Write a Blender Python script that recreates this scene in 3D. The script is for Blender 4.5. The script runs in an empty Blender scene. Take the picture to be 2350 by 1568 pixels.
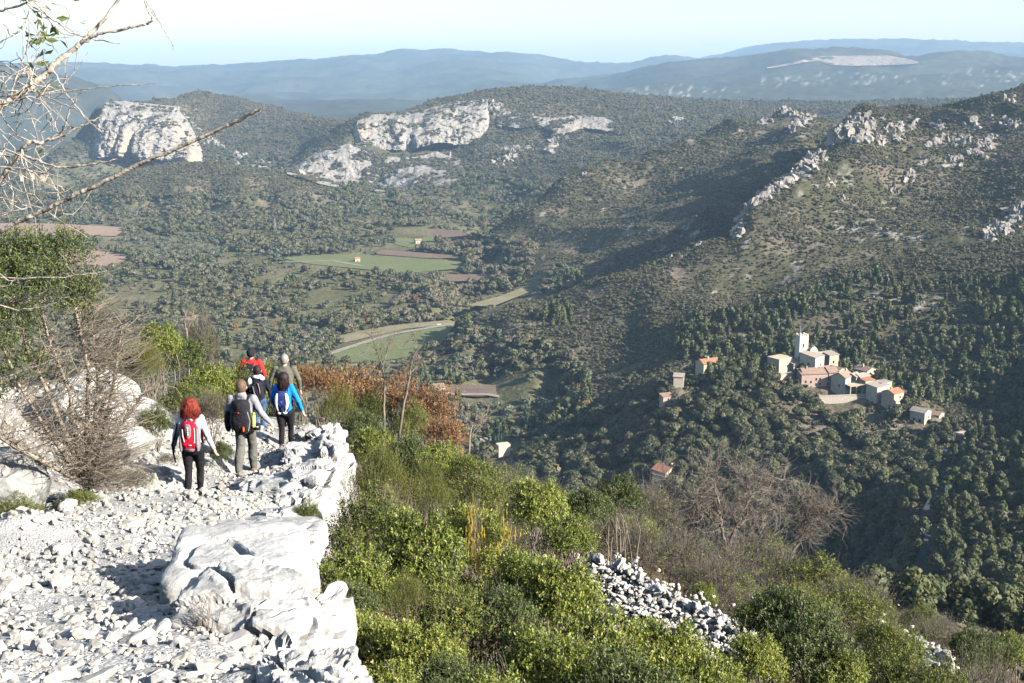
import bpy, bmesh, math, random
import numpy as np
from mathutils import Vector, Matrix, Euler

R = math.radians
scene = bpy.context.scene
COL = scene.collection
rng = np.random.default_rng(11)

# ------------------------------------------------------------------ camera
FPX, CX, CY, PITCH = 2837.0, 1175.0, 784.0, R(12.6)
cam_data = bpy.data.cameras.new('camera')
cam_data.sensor_width = 36.0
cam_data.lens = 36.0 * FPX / 2350.0
cam_data.clip_start = 0.2
cam_data.clip_end = 80000.0
cam = bpy.data.objects.new('camera', cam_data)
cam.rotation_euler = (R(90) - PITCH, 0, 0)
COL.objects.link(cam)
scene.camera = cam

# ------------------------------------------------------------------ sky, sun, exposure
SUN_EL = R(28.0)
_h = Vector((0.89, -0.455, 0)).normalized()
SUN = Vector((_h.x * math.cos(SUN_EL), _h.y * math.cos(SUN_EL), math.sin(SUN_EL)))
world = bpy.data.worlds.new('World')
scene.world = world
world.use_nodes = True
wn = world.node_tree
wn.nodes.clear()
sky = wn.nodes.new('ShaderNodeTexSky')
sky.sky_type = 'NISHITA'
sky.sun_disc = False
sky.sun_elevation = SUN_EL
sky.sun_rotation = math.atan2(SUN.x, SUN.y)
sky.altitude = 300
sky.air_density = 1.0
sky.dust_density = 1.0
sky.ozone_density = 1.3
bg = wn.nodes.new('ShaderNodeBackground')
bg.inputs['Strength'].default_value = 0.095
wo = wn.nodes.new('ShaderNodeOutputWorld')
wn.links.new(sky.outputs[0], bg.inputs['Color'])
wn.links.new(bg.outputs[0], wo.inputs['Surface'])

sun_data = bpy.data.lights.new('sun', 'SUN')
sun_data.energy = 5.0
sun_data.angle = R(0.5)
sun_data.color = (1.0, 0.965, 0.91)
sun = bpy.data.objects.new('sun', sun_data)
sun.rotation_euler = SUN.to_track_quat('Z', 'Y').to_euler()
COL.objects.link(sun)

scene.view_settings.view_transform = 'Standard'
scene.view_settings.look = 'None'
scene.view_settings.exposure = 1.25
scene.view_settings.gamma = 1.0
scene.view_settings.use_curve_mapping = False
scene.render.film_transparent = False
cy = scene.cycles
cy.max_bounces = 5
cy.diffuse_bounces = 0
cy.glossy_bounces = 2
cy.transmission_bounces = 3
cy.transparent_max_bounces = 4
cy.volume_bounces = 0
cy.caustics_reflective = False
cy.caustics_refractive = False
cy.use_adaptive_sampling = True
cy.adaptive_threshold = 0.015
cy.use_denoising = True
cy.sample_clamp_indirect = 6.0

# ------------------------------------------------------------------ picture point -> place
SP, CP = math.sin(PITCH), math.cos(PITCH)
def uw(px, py):
    a = (px - CX) / FPX
    v = -(py - CY) / FPX
    yy = CP + v * SP
    return a / yy, (-SP + v * CP) / yy
def P(px, py, d):
    """the place seen at (px, py) of the 2350 px wide picture, d metres ahead"""
    u, w = uw(px, py)
    return np.array([u * d, d, w * d])
def project(x, y, z):
    dep = y * CP - z * SP
    return CX + FPX * x / dep, CY - FPX * (y * SP + z * CP) / dep

# ------------------------------------------------------------------ noise in numpy
def _hash(ix, iy, iz, s):
    n = (ix.astype(np.int64) * 374761393 + iy.astype(np.int64) * 668265263 + iz * 1442695041 + s * 974634777) & 0xFFFFFFFF
    n = ((n ^ (n >> 13)) * 1274126177) & 0xFFFFFFFF
    n = ((n ^ (n >> 16)) * 2246822519) & 0xFFFFFFFF
    return ((n ^ (n >> 15)) & 0xFFFFFF) / float(0x1000000)
def vn2(x, y, s=0):
    fx, fy = np.floor(x), np.floor(y)
    tx, ty = x - fx, y - fy
    tx = tx * tx * (3 - 2 * tx); ty = ty * ty * (3 - 2 * ty)
    a = _hash(fx, fy, 0, s); b = _hash(fx + 1, fy, 0, s); c = _hash(fx, fy + 1, 0, s); d = _hash(fx + 1, fy + 1, 0, s)
    return (a + (b - a) * tx) * (1 - ty) + (c + (d - c) * tx) * ty
def vn3(x, y, z, s=0):
    fz = np.floor(z); tz = z - fz; tz = tz * tz * (3 - 2 * tz)
    out = []
    for dz in (0, 1):
        fx, fy = np.floor(x), np.floor(y)
        tx, ty = x - fx, y - fy
        tx = tx * tx * (3 - 2 * tx); ty = ty * ty * (3 - 2 * ty)
        zz = (fz + dz).astype(np.int64)
        a = _hash(fx, fy, zz, s); b = _hash(fx + 1, fy, zz, s); c = _hash(fx, fy + 1, zz, s); d = _hash(fx + 1, fy + 1, zz, s)
        out.append((a + (b - a) * tx) * (1 - ty) + (c + (d - c) * tx) * ty)
    return out[0] + (out[1] - out[0]) * tz
def fbm2(x, y, o=4, s=0, g=0.5):
    v = 0; a = 1; t = 0
    for i in range(o):
        v = v + a * (vn2(x * 2 ** i + 13.7 * i, y * 2 ** i - 7.1 * i, s + i) * 2 - 1); t += a; a *= g
    return v / t
def fbm3(x, y, z, o=4, s=0, g=0.5):
    v = 0; a = 1; t = 0
    for i in range(o):
        v = v + a * (vn3(x * 2 ** i + 13.7 * i, y * 2 ** i - 7.1 * i, z * 2 ** i + 3.3 * i, s + i) * 2 - 1); t += a; a *= g
    return v / t
def sstep(a, b, x):
    t = np.clip((x - a) / (b - a), 0, 1)
    return t * t * (3 - 2 * t)

class RBF:
    """smooth height surface through given points"""
    def __init__(self, p, v, lam=1e-6):
        p = np.asarray(p, float); v = np.asarray(v, float)
        self.p = p; n = len(p)
        d = np.sqrt(((p[:, None] - p[None]) ** 2).sum(-1) + 0.02)
        A = np.zeros((n + 1, n + 1)); A[:n, :n] = -d; A[:n, n] = 1; A[n, :n] = 1
        A[:n, :n] += np.eye(n) * lam
        self.w = np.linalg.solve(A, np.append(v, 0))
    def __call__(self, q):
        out = np.empty(len(q))
        for i in range(0, len(q), 20000):
            c = q[i:i + 20000]
            d2 = (c ** 2).sum(1)[:, None] + (self.p ** 2).sum(1)[None] - 2 * c @ self.p.T
            out[i:i + 20000] = -np.sqrt(np.maximum(d2, 0) + 0.02) @ self.w[:-1] + self.w[-1]
        return out

# ------------------------------------------------------------------ mesh helpers
def mesh_np(name, v, f, mat=None, smooth=False, col=None, mats=None, midx=None):
    """v (n,3); f (m,3) or (m,4) int, or list of such arrays"""
    me = bpy.data.meshes.new(name)
    fl = f if isinstance(f, list) else [f]
    v = np.ascontiguousarray(v, dtype=np.float32)
    me.vertices.add(len(v)); me.vertices.foreach_set('co', v.ravel())
    loops = np.concatenate([np.asarray(a, np.int32).ravel() for a in fl])
    sizes = np.concatenate([np.full(len(a), a.shape[1], np.int32) for a in fl])
    me.loops.add(len(loops)); me.loops.foreach_set('vertex_index', loops)
    me.polygons.add(len(sizes))
    st = np.concatenate([[0], np.cumsum(sizes)[:-1]]).astype(np.int32)
    me.polygons.foreach_set('loop_start', st)
    me.polygons.foreach_set('use_smooth', np.full(len(sizes), bool(smooth)))
    if mat: me.materials.append(mat)
    if mats:
        for m in mats: me.materials.append(m)
    if midx is not None: me.polygons.foreach_set('material_index', np.asarray(midx, np.int32))
    if col is not None:
        a = me.color_attributes.new('Col', 'FLOAT_COLOR', 'POINT')
        c = np.ones((len(v), 4), np.float32); c[:, :3] = col
        a.data.foreach_set('color', c.ravel())
    me.update(calc_edges=True)
    me.validate()
    return me
def obj(name, me, parent=None, loc=None):
    o = bpy.data.objects.new(name, me)
    COL.objects.link(o)
    if parent is not None: o.parent = parent
    if loc is not None: o.location = loc
    return o
def tag(o, label=None, cat=None, group=None, kind=None):
    if label: o['label'] = label
    if cat: o['category'] = cat
    if group: o['group'] = group
    if kind: o['kind'] = kind
    return o
def empty(name, loc=(0, 0, 0), rz=0.0, s=1.0):
    o = bpy.data.objects.new(name, None); COL.objects.link(o)
    o.empty_display_size = 0.2
    o.location = loc; o.rotation_euler = (0, 0, rz); o.scale = (s, s, s) if np.isscalar(s) else s
    return o
class MB:
    """collects shapes that become ONE mesh object"""
    def __init__(self): self.v = []; self.f3 = []; self.f4 = []; self.c = []; self.n = 0
    def add(self, v, f, col=None):
        v = np.asarray(v, float); f = np.asarray(f, int)
        (self.f3 if f.shape[1] == 3 else self.f4).append(f + self.n)
        self.v.append(v); self.n += len(v)
        if col is not None:
            col = np.asarray(col, float)
            self.c.append(np.broadcast_to(col, (len(v), 3)))
        return self
    def box(self, c, s, rz=0, M=None):
        v = np.array([[x, y, z] for z in (-.5, .5) for y in (-.5, .5) for x in (-.5, .5)]) * np.asarray(s)
        if rz:
            ca, sa = math.cos(rz), math.sin(rz); v = v @ np.array([[ca, sa, 0], [-sa, ca, 0], [0, 0, 1]])
        v = v + np.asarray(c)
        return self.add(v, [[0, 2, 3, 1], [4, 5, 7, 6], [0, 1, 5, 4], [2, 6, 7, 3], [0, 4, 6, 2], [1, 3, 7, 5]])
    def tubes(self, cl, rad, k=5, col=None):
        """cl (N,S,3) centre lines, rad (N,S)"""
        v, f = tube_arrays(cl, rad, k); return self.add(v, f, col)
    def tube(self, pts, r, k=6, col=None):
        pts = np.asarray(pts, float)
        r = np.full(len(pts), r) if np.isscalar(r) else np.asarray(r, float)
        return self.tubes(pts[None], r[None], k, col)
    def mesh(self, name, mat=None, smooth=False):
        fl = []
        if self.f3: fl.append(np.concatenate(self.f3))
        if self.f4: fl.append(np.concatenate(self.f4))
        return mesh_np(name, np.concatenate(self.v), fl, mat, smooth, np.concatenate(self.c) if self.c else None)
    def build(self, name, mat, parent=None, smooth=False, loc=None):
        return obj(name, self.mesh(name, mat, smooth), parent, loc)
def tube_arrays(cl, rad, k=5):
    cl = np.asarray(cl, float); rad = np.asarray(rad, float)
    N, S, _ = cl.shape
    t = np.gradient(cl, axis=1)
    t /= np.linalg.norm(t, axis=2, keepdims=True) + 1e-9
    ref = np.where(np.abs(t[:, :1, 2:3]) > 0.9, np.array([1., 0, 0]), np.array([0, 0, 1.]))
    a = np.cross(t, np.broadcast_to(ref, t.shape)); a /= np.linalg.norm(a, axis=2, keepdims=True) + 1e-9
    b = np.cross(t, a)
    ang = np.arange(k) * 2 * math.pi / k
    ring = a[:, :, None] * np.cos(ang)[None, None, :, None] + b[:, :, None] * np.sin(ang)[None, None, :, None]
    v = cl[:, :, None] + ring * rad[:, :, None, None]
    idx = np.arange(N * S * k).reshape(N, S, k)
    i0 = idx[:, :-1]; i1 = idx[:, 1:]
    f = np.stack([i0, i1, np.roll(i1, -1, 2), np.roll(i0, -1, 2)], -1).reshape(-1, 4)
    return v.reshape(-1, 3), f
def grid_faces(nr, nc):
    i = np.arange(nr * nc).reshape(nr, nc)
    return np.stack([i[:-1, :-1], i[:-1, 1:], i[1:, 1:], i[1:, :-1]], -1).reshape(-1, 4)
_ico = {}
def ico(n):
    if n not in _ico:
        bm = bmesh.new(); bmesh.ops.create_icosphere(bm, subdivisions=n, radius=1)
        bm.verts.index_update()
        _ico[n] = (np.array([v.co[:] for v in bm.verts]), np.array([[v.index for v in f.verts] for f in bm.faces])); bm.free()
    return _ico[n]
def rot_mats(n, tilt=math.pi, r=rng):
    """n random rotation matrices"""
    q = r.normal(size=(n, 4)); q /= np.linalg.norm(q, axis=1, keepdims=True)
    w, x, y, z = q.T
    return np.stack([np.stack([1 - 2 * (y * y + z * z), 2 * (x * y - z * w), 2 * (x * z + y * w)], -1),
                     np.stack([2 * (x * y + z * w), 1 - 2 * (x * x + z * z), 2 * (y * z - x * w)], -1),
                     np.stack([2 * (x * z - y * w), 2 * (y * z + x * w), 1 - 2 * (x * x + y * y)], -1)], 1)
def in_poly(px, py, poly):
    poly = np.asarray(poly, float); ins = np.zeros(px.shape, bool)
    j = len(poly) - 1
    for i in range(len(poly)):
        xi, yi = poly[i]; xj, yj = poly[j]
        c = ((yi > py) != (yj > py)) & (px < (xj - xi) * (py - yi) / (yj - yi + 1e-12) + xi)
        ins ^= c; j = i
    return ins
def resample(line, step):
    line = np.asarray(line, float); out = [line[:1]]
    for a, b in zip(line[:-1], line[1:]):
        n = max(1, int(math.hypot(b[0] - a[0], b[1] - a[1]) / step))
        t = np.arange(1, n + 1)[:, None] / n
        out.append(a + (b - a) * t)
    return np.concatenate(out)

# ------------------------------------------------------------------ material helpers
def mat_new(name):
    m = bpy.data.materials.new(name); m.use_nodes = True
    nt = m.node_tree; nt.nodes.clear()
    out = nt.nodes.new('ShaderNodeOutputMaterial')
    b = nt.nodes.new('ShaderNodeBsdfPrincipled')
    nt.links.new(b.outputs[0], out.inputs['Surface'])
    b.inputs['Specular IOR Level'].default_value = 0.2
    return m, nt, b
def nd(nt, t, **kw):
    n = nt.nodes.new(t)
    for k, v in kw.items():
        if k.startswith('i_'):
            key = k[2:]; key = int(key) if key.isdigit() else key
            n.inputs[key].default_value = v
        else: setattr(n, k, v)
    return n
def ramp(nt, fac, stops):
    n = nt.nodes.new('ShaderNodeValToRGB'); cr = n.color_ramp
    while len(cr.elements) < len(stops): cr.elements.new(0.5)
    for e, (p, c) in zip(cr.elements, stops):
        e.position = p; e.color = (*c, 1)
    nt.links.new(fac, n.inputs[0]); return n.outputs[0]
def mix(nt, fac, a, b, mode='MIX'):
    n = nt.nodes.new('ShaderNodeMix'); n.data_type = 'RGBA'; n.blend_type = mode
    for s, v in ((0, fac), (6, a), (7, b)):
        if hasattr(v, 'links'): nt.links.new(v, n.inputs[s])
        elif s == 0: n.inputs[0].default_value = v
        else: n.inputs[s].default_value = (*v, 1) if len(v) == 3 else v
    return n.outputs[2]
def noise(nt, scale, detail=4, rough=0.55, vec=None, coord='Position'):
    n = nd(nt, 'ShaderNodeTexNoise'); n.inputs['Scale'].default_value = scale
    n.inputs['Detail'].default_value = detail; n.inputs['Roughness'].default_value = rough
    if vec is None:
        if coord == 'Position': vec = nd(nt, 'ShaderNodeNewGeometry').outputs['Position']
        else: vec = nd(nt, 'ShaderNodeTexCoord').outputs[coord]
    nt.links.new(vec, n.inputs['Vector']); return n.outputs[0]
def bump(nt, b, h, strength, dist):
    n = nd(nt, 'ShaderNodeBump'); n.inputs['Strength'].default_value = strength; n.inputs['Distance'].default_value = dist
    nt.links.new(h, n.inputs['Height']); nt.links.new(n.outputs[0], b.inputs['Normal'])
def plain(name, col, rough=0.8, var=0.12, scale=8.0, spec=0.2, metal=0.0, coord='Object', bmp=0.0):
    """a procedural paint/cloth/stone colour with some unevenness"""
    m, nt, b = mat_new(name)
    c = np.array(col)
    fac = noise(nt, scale, 3, coord=coord)
    nt.links.new(ramp(nt, fac, [(0.3, tuple(np.clip(c * (1 - var), 0, 1))), (0.7, tuple(np.clip(c * (1 + var), 0, 1)))]), b.inputs['Base Color'])
    b.inputs['Roughness'].default_value = rough; b.inputs['Specular IOR Level'].default_value = spec
    b.inputs['Metallic'].default_value = metal
    if bmp: bump(nt, b, noise(nt, scale * 1.3, 2, 0.5, coord=coord), bmp, 0.03)
    return m
def leaf_mat(name, stops, trans=0.25, rough=0.55, spec=0.25, obj_var=0.25):
    """foliage: colour from the leaf's own tint (Col.r) through a ramp, shifted a little per plant"""
    m, nt, b = mat_new(name)
    at = nd(nt, 'ShaderNodeAttribute', attribute_name='Col')
    sep = nd(nt, 'ShaderNodeSeparateColor'); nt.links.new(at.outputs['Color'], sep.inputs[0])
    oi = nd(nt, 'ShaderNodeObjectInfo')
    ma = nd(nt, 'ShaderNodeMath', operation='MULTIPLY_ADD'); nt.links.new(oi.outputs['Random'], ma.inputs[0])
    ma.inputs[1].default_value = obj_var; ma.inputs[2].default_value = -obj_var / 2
    ad = nd(nt, 'ShaderNodeMath', operation='ADD'); nt.links.new(ma.outputs[0], ad.inputs[0]); nt.links.new(sep.outputs[0], ad.inputs[1])
    colr = ramp(nt, ad.outputs[0], stops)
    nt.links.new(colr, b.inputs['Base Color'])
    b.inputs['Roughness'].default_value = rough; b.inputs['Specular IOR Level'].default_value = spec
    if trans > 0:
        tr = nd(nt, 'ShaderNodeBsdfTranslucent'); nt.links.new(colr, tr.inputs['Color'])
        mx = nd(nt, 'ShaderNodeMixShader'); mx.inputs[0].default_value = trans
        nt.links.new(b.outputs[0], mx.inputs[1]); nt.links.new(tr.outputs[0], mx.inputs[2])
        nt.links.new(mx.outputs[0], nt.nodes['Material Output'].inputs['Surface'])
    return m
# ================================================================== THE LAND
# ---- the near hillside with the path (metres from the eye; the eye is 1.65 m above the path)
EDGE = [(850, 1568, 6.3), (790, 1500, 7.2), (740, 1400, 8.8), (717, 1300, 11), (715, 1230, 13), (728, 1150, 16), (795, 1060, 19.5), (802, 1000, 22), (762, 967, 24)]
near_pts = []
def npt(px, py, d, dz=0.0): p = P(px, py, d); near_pts.append((p[0], p[1], p[2] + dz))
for a in [(100, 1560, 6.3), (400, 1560, 6.3), (650, 1560, 6.3), (-250, 1500, 7), (50, 1400, 8.4), (250, 1400, 8.4), (450, 1400, 8.5), (620, 1400, 8.5),
          (-200, 1300, 10.6), (50, 1300, 10.6), (250, 1300, 10.6), (550, 1300, 10.7), (100, 1200, 14), (300, 1200, 14.2), (600, 1200, 14.3),
          (210, 1125, 15.5), (40, 1180, 11.6), (330, 1150, 17.2), (448, 1143, 18.5), (560, 1095, 20.9), (655, 1034, 23.3), (650, 1130, 18.0),
          (30, 1240, 12.4), (20, 1195, 15.0), (330, 1090, 18.0), (400, 1050, 20.5), (235, 880, 22.5), (150, 900, 21.5), (330, 950, 21.5), (60, 960, 20)]:
    npt(*a)
for a in [(597, 1004, 26.2), (659, 990, 27.3), (583, 958, 30.2)]:
    p_ = P(*a); near_pts += [(p_[0] + o_, p_[1], p_[2]) for o_ in (-0.5, 0, 0.5)]
near_pts += [(0, 0, -1.65), (-1.5, 0, -1.6), (-1, 3, -2.45), (0, 3, -2.5), (-3, 3, -2.3), (-4.5, 5, -2.6), (-5.5, 8, -3.4), (-6, 0, -1.0), (1.5, 3, -4.0), (2.2, 0, -3.6), (0, -4, -0.6), (-5, -4, 0.2),
             (-6.2, 15.5, -5.75), (-9, 14, -5.3), (-9, 20, -5.4), (-12, 20, -6), (-15, 30, -10), (-13, 8, -3.0), (-38, 30, -22), (-38, 0, -7), (-38, 60, -36), (-15, 60, -26), (0, 60, -25), (-8, 45, -17),
             (-8.6, 30, -8.6), (-7.6, 26, -7.6), (-6, 37, -11.4), (-2.6, 33, -11.0), (-2.6, 27, -9.6), (-2.2, 24.5, -9.2)]
for px, py, d in resample(EDGE, 60):
    p = P(px, py, d)
    near_pts += [(p[0] - 0.35, p[1], p[2] - 0.1), (p[0] + 0.25, p[1], p[2] - 1.15)]
near_pts += [(1.3, 11, -6.9), (0.4, 9, -5.6), (2.5, 9, -6.7), (3.6, 14, -8.6), (2.3, 20, -9.7), (1.0, 15, -8.0), (3.5, 19, -9.9), (5.4, 13, -8.7), (6.6, 16, -9.8), (8, 24, -12.3), (7.7, 22, -11.8),
             (7.1, 42, -18.4), (5.3, 42, -17.6), (2, 45, -16.6), (11.5, 45, -19.6), (11.9, 30, -15.0), (-2.5, 40, -13.4), (0.5, 30, -12.2), (4, 30, -13.6),
             (20, 30, -20), (20, 45, -24), (20, 60, -33), (38, 60, -44), (38, 20, -30), (20, 20, -19), (20, 5, -15), (38, 0, -24), (8, 5, -9.2), (5, 0, -6.4), (8, -4, -7.5), (6, 60, -29), (12, 60, -31)]
near_pts = np.array(near_pts)
near_rbf = RBF(near_pts[:, :2], near_pts[:, 2])
def near_h(x, y):
    x = np.asarray(x, float); y = np.asarray(y, float)
    q = np.stack([x.ravel(), y.ravel()], 1)
    z = near_rbf(q).reshape(x.shape)
    z = z + 0.04 * fbm2(x * 1.7, y * 1.7, 4, 5) + 0.06 * fbm2(x * 0.4, y * 0.4, 2, 8)
    return z
_ex = np.array([P(*e) for e in EDGE])
def edge_x(y): return np.interp(y, _ex[:, 1], _ex[:, 0])

# ---- the wide land: heights through points read off the photograph, in (bearing, log distance)
ctl = []
def ct(x, y, z): ctl.append((x / y * FPX / 100.0, math.log(y) * 7.0, z))
def line(pts, step=34, back=None, drop=0.0, sink=0.0):
    """a ridge, foot or terrace line; back/drop: how far behind the crest the land has fallen by how much"""
    pts = resample(pts, step)
    for px, py, d in pts:
        p = P(px, py, d); ct(p[0], p[1], p[2] - sink)
        if back: ct(p[0] * back, p[1] * back, p[2] - sink - drop)
FLOOR = -220.0
def floor_line(py, z=FLOOR, pxs=range(-300, 2700, 130), x0=None, x1=None):
    w = uw(0, py)[1]; d = z / w
    for px in pxs:
        if (x0 is None or px >= x0) and (x1 is None or px <= x1):
            u = uw(px, py)[0]; ct(u * d, d, z)
    return d
# the slope under the path falling to the valley (hidden by the near hillside)
for px in range(-500, 3000, 170):
    u = uw(px, 1200)[0]
    for y, z in ((46, None), (58, None), (120, -62), (250, -125), (430, -190)):
        if z is None:
            x = min(max(u * y, -37.5), 37.5); z = float(near_h(np.array([x]), np.array([y]))[0]) - 1.5 - (0.2 * (y - 46))
        if px > 1750 and y == 250: z = -118
        if px > 1850 and y == 430: continue
        ct(u * y, y, z)
# valley floor
for py, x1 in ((1000, 1250), (900, 1280), (840, 1150), (780, 1080), (700, 1060), (650, 1180), (600, 1200), (560, 1100), (530, 1080), (500, 1080), (480, 1050)):
    floor_line(py, x1=x1)
floor_line(450, x0=900, x1=1200); floor_line(440, x1=60)
line([(-300, 470, 2000), (0, 455, 2100), (150, 440, 2250)], 60)
# wooded knoll left of the middle
line([(60, 470, 2050), (200, 425, 2080), (300, 396, 2100), (420, 379, 2100), (500, 379, 2080), (600, 397, 2050), (700, 427, 2020), (800, 457, 2000), (890, 482, 1960)], 34, 1.15, 45)
line([(180, 520, 1740), (300, 515, 1750), (500, 510, 1760), (700, 515, 1740), (880, 505, 1780)], 60)
# left cliff hill
line([(60, 400, 2700), (150, 335, 2850), (195, 292, 2950), (225, 245, 3000), (300, 238, 3030), (380, 232, 3080), (455, 208, 3400), (520, 222, 3400), (600, 241, 3350), (700, 266, 3250), (800, 290, 3100), (850, 300, 3000)], 34, 1.10, 60)
line([(100, 395, 2750), (200, 385, 2780), (300, 382, 2800), (450, 378, 2780), (560, 385, 2700), (640, 400, 2600)], 34)
line([(480, 300, 3050), (600, 330, 2900), (690, 355, 2750)], 40)
# right cliff ridge and its plateau
line([(650, 392, 2450), (720, 352, 2550), (800, 300, 2620), (850, 268, 2700), (950, 258, 2750), (1020, 242, 2800), (1110, 223, 2850), (1200, 216, 2900), (1300, 217, 2950), (1420, 227, 3000), (1550, 238, 3050)], 34)
line([(1110, 223, 3400), (1200, 219, 3600), (1300, 219, 3700), (1420, 229, 3700), (1550, 236, 3800), (1700, 238, 3800), (1850, 237, 3900), (2000, 238, 3900), (2200, 236, 3900), (2450, 230, 3900)], 60, 1.1, 45)
line([(650, 405, 2300), (760, 432, 2230), (900, 445, 2200), (1040, 432, 2250), (1130, 420, 2250)], 34)
line([(700, 370, 2470), (820, 345, 2520), (950, 345, 2550), (1050, 335, 2600)], 40)
line([(1150, 330, 2550), (1280, 330, 2500), (1400, 300, 2600), (1250, 390, 2250), (1350, 365, 2280), (1450, 320, 2450), (1560, 290, 2600), (1700, 268, 2800)], 40)
line([(1150, 450, 2150), (1250, 412, 2130), (1330, 400, 2150)], 40)
# ridge B
line([(1118, 532, 1490), (1180, 490, 1530), (1240, 450, 1570), (1300, 412, 1600), (1380, 385, 1640), (1450, 370, 1660), (1530, 340, 1700), (1600, 312, 1750), (1680, 282, 1790), (1750, 258, 1820), (1800, 238, 1850), (1840, 258, 1850), (1900, 285, 1840)], 34, 1.08, 46)
line([(1160, 560, 1420), (1300, 500, 1480), (1430, 450, 1540), (1550, 400, 1600), (1660, 350, 1650), (1760, 320, 1680)], 40)
line([(1250, 590, 1300), (1320, 570, 1300), (1440, 545, 1290), (1560, 490, 1340), (1650, 430, 1400), (1740, 370, 1480), (1830, 320, 1560)], 34)
# ridge A and its sunlit face
line([(1060, 745, 985), (1120, 712, 1000), (1180, 690, 1005), (1300, 655, 1005), (1420, 620, 1000), (1520, 588, 1005), (1610, 560, 1010), (1690, 538, 1010), (1706, 490, 1050), (1730, 460, 1080), (1790, 420, 1150), (1850, 382, 1220), (1900, 330, 1310), (1940, 285, 1380), (1980, 243, 1450), (2050, 264, 1480), (2120, 274, 1500), (2200, 252, 1520), (2280, 232, 1540), (2350, 212, 1560), (2600, 150, 1600), (2900, 120, 1600)], 30, 1.075, 38)
line([(1800, 520, 990), (1950, 470, 1060), (2100, 420, 1140), (2250, 380, 1200), (2450, 320, 1250)], 40)
line([(1550, 660, 920), (1700, 620, 930), (1850, 590, 945), (2000, 556, 960), (2150, 540, 970), (2350, 490, 980), (2600, 440, 980)], 40)
# spur C above the village
line([(1680, 716, 835), (1760, 690, 840), (1850, 655, 855), (1950, 615, 870), (2030, 600, 880), (2120, 584, 890), (2220, 572, 890), (2350, 555, 890), (2600, 520, 880)], 34, 1.05, 8)
line([(1600, 780, 770), (1750, 750, 775), (1900, 720, 790), (2050, 690, 800), (2200, 660, 800), (2400, 620, 790)], 45)
line([(1150, 800, 905), (1300, 780, 890), (1450, 765, 870), (1250, 860, 830), (1400, 850, 800), (1500, 840, 770)], 50)
line([(1600, 870, 712), (1750, 852, 715), (1900, 850, 715), (2050, 860, 705), (2200, 870, 690), (2400, 850, 680)], 45)
# village hill
line([(1450, 940, 650), (1540, 885, 650), (1640, 850, 655), (1750, 845, 655), (1830, 832, 655), (1900, 850, 650), (1960, 880, 640), (2080, 908, 622), (2150, 955, 600), (2220, 985, 590), (2300, 975, 610), (2450, 940, 620)], 34)
line([(1330, 1030, 640), (1420, 1010, 630), (1520, 990, 610), (1650, 968, 605), (1800, 960, 605), (1950, 978, 600), (2060, 1005, 590)], 40)
for q in [(1874, 897, 634), (1848, 897, 632), (1912, 894, 635), (1948, 898, 630), (1972, 902, 624), (2026, 908, 620), (2062, 922, 610), (1802, 866, 648), (1806, 876, 640), (1880, 857, 646), (1913, 850, 650), (2000, 877, 638), (1634, 853, 653), (1557, 885, 638), (1534, 923, 626), (2128, 976, 596), (2160, 969, 604), (2211, 1019, 570), (1540, 1100, 558), (1844, 814, 654)]:
    p_ = P(*q); ct(*p_)
line([(1300, 1090, 610), (1400, 1095, 595), (1500, 1105, 565), (1620, 1090, 560), (1750, 1070, 560), (1900, 1060, 555), (2050, 1085, 540), (2130, 1110, 520)], 40)
line([(1500, 1160, 515), (1700, 1150, 500), (1850, 1180, 475), (1960, 1210, 450), (2030, 1270, 405), (2070, 1350, 355), (2090, 1440, 300)], 34, sink=26)
line([(2085, 1150, 465), (2120, 1210, 430), (2140, 1290, 385), (2160, 1390, 330)], 30)
line([(2160, 1180, 440), (2200, 1120, 470), (2300, 1080, 490), (2450, 1020, 500), (2180, 1300, 380), (2260, 1240, 410), (2350, 1180, 430), (2500, 1120, 440), (2200, 1420, 320), (2350, 1330, 350), (2500, 1270, 360)], 60)
# far: the plain, the quarry mountain, the blue ranges
line([(-300, 300, 5000), (0, 290, 5000), (100, 290, 5000), (300, 262, 5600), (500, 258, 5600), (700, 262, 5500), (900, 250, 5500), (1050, 240, 5500)], 80)
line([(-300, 110, 5200), (-100, 130, 5300), (0, 150, 5400), (100, 168, 5500), (180, 185, 5600), (260, 205, 5700)], 40, 1.2, 120)
line([(500, 225, 7500), (700, 225, 7200), (800, 222, 6800), (900, 228, 6800), (1000, 236, 6500)], 60, 1.12, 40)
line([(300, 195, 9000), (500, 190, 9500), (700, 182, 9500), (900, 180, 9800), (1100, 185, 9000), (1300, 200, 8000), (1400, 205, 7500)], 60)
line([(1350, 226, 5600), (1550, 222, 5600), (1750, 222, 5500), (2000, 226, 5400), (2300, 222, 5300), (2500, 215, 5300)], 60)
line([(1300, 185, 8200), (1400, 168, 8400), (1470, 152, 8600), (1600, 142, 8300), (1690, 142, 8200), (1760, 129, 8100), (1840, 119, 8000), (1900, 117, 8000), (1960, 115, 8000), (2050, 124, 7900), (2110, 138, 7800), (2150, 128, 7800), (2195, 120, 7800), (2260, 126, 7800), (2350, 141, 7700), (2500, 150, 7600)], 30, 1.2, 160)
line([(1400, 205, 6400), (1600, 195, 6300), (1760, 172, 6600), (1900, 165, 6700), (2100, 160, 6700), (2200, 165, 6500), (2350, 175, 6400)], 50)
line([(-400, 172, 13000), (0, 168, 13000), (230, 159, 13000), (300, 164, 13000), (400, 166, 13000), (550, 162, 13000), (700, 152, 13000), (760, 140, 13000), (805, 135, 13000), (850, 138, 13000), (920, 121, 13000), (975, 128, 13000), (1020, 120, 13000), (1110, 123, 13000), (1200, 128, 13000), (1280, 137, 13000), (1350, 147, 13000), (1440, 151, 13000), (1490, 131, 13300), (1540, 134, 13300), (1600, 139, 13300)], 30, 1.1, 180)
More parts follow.
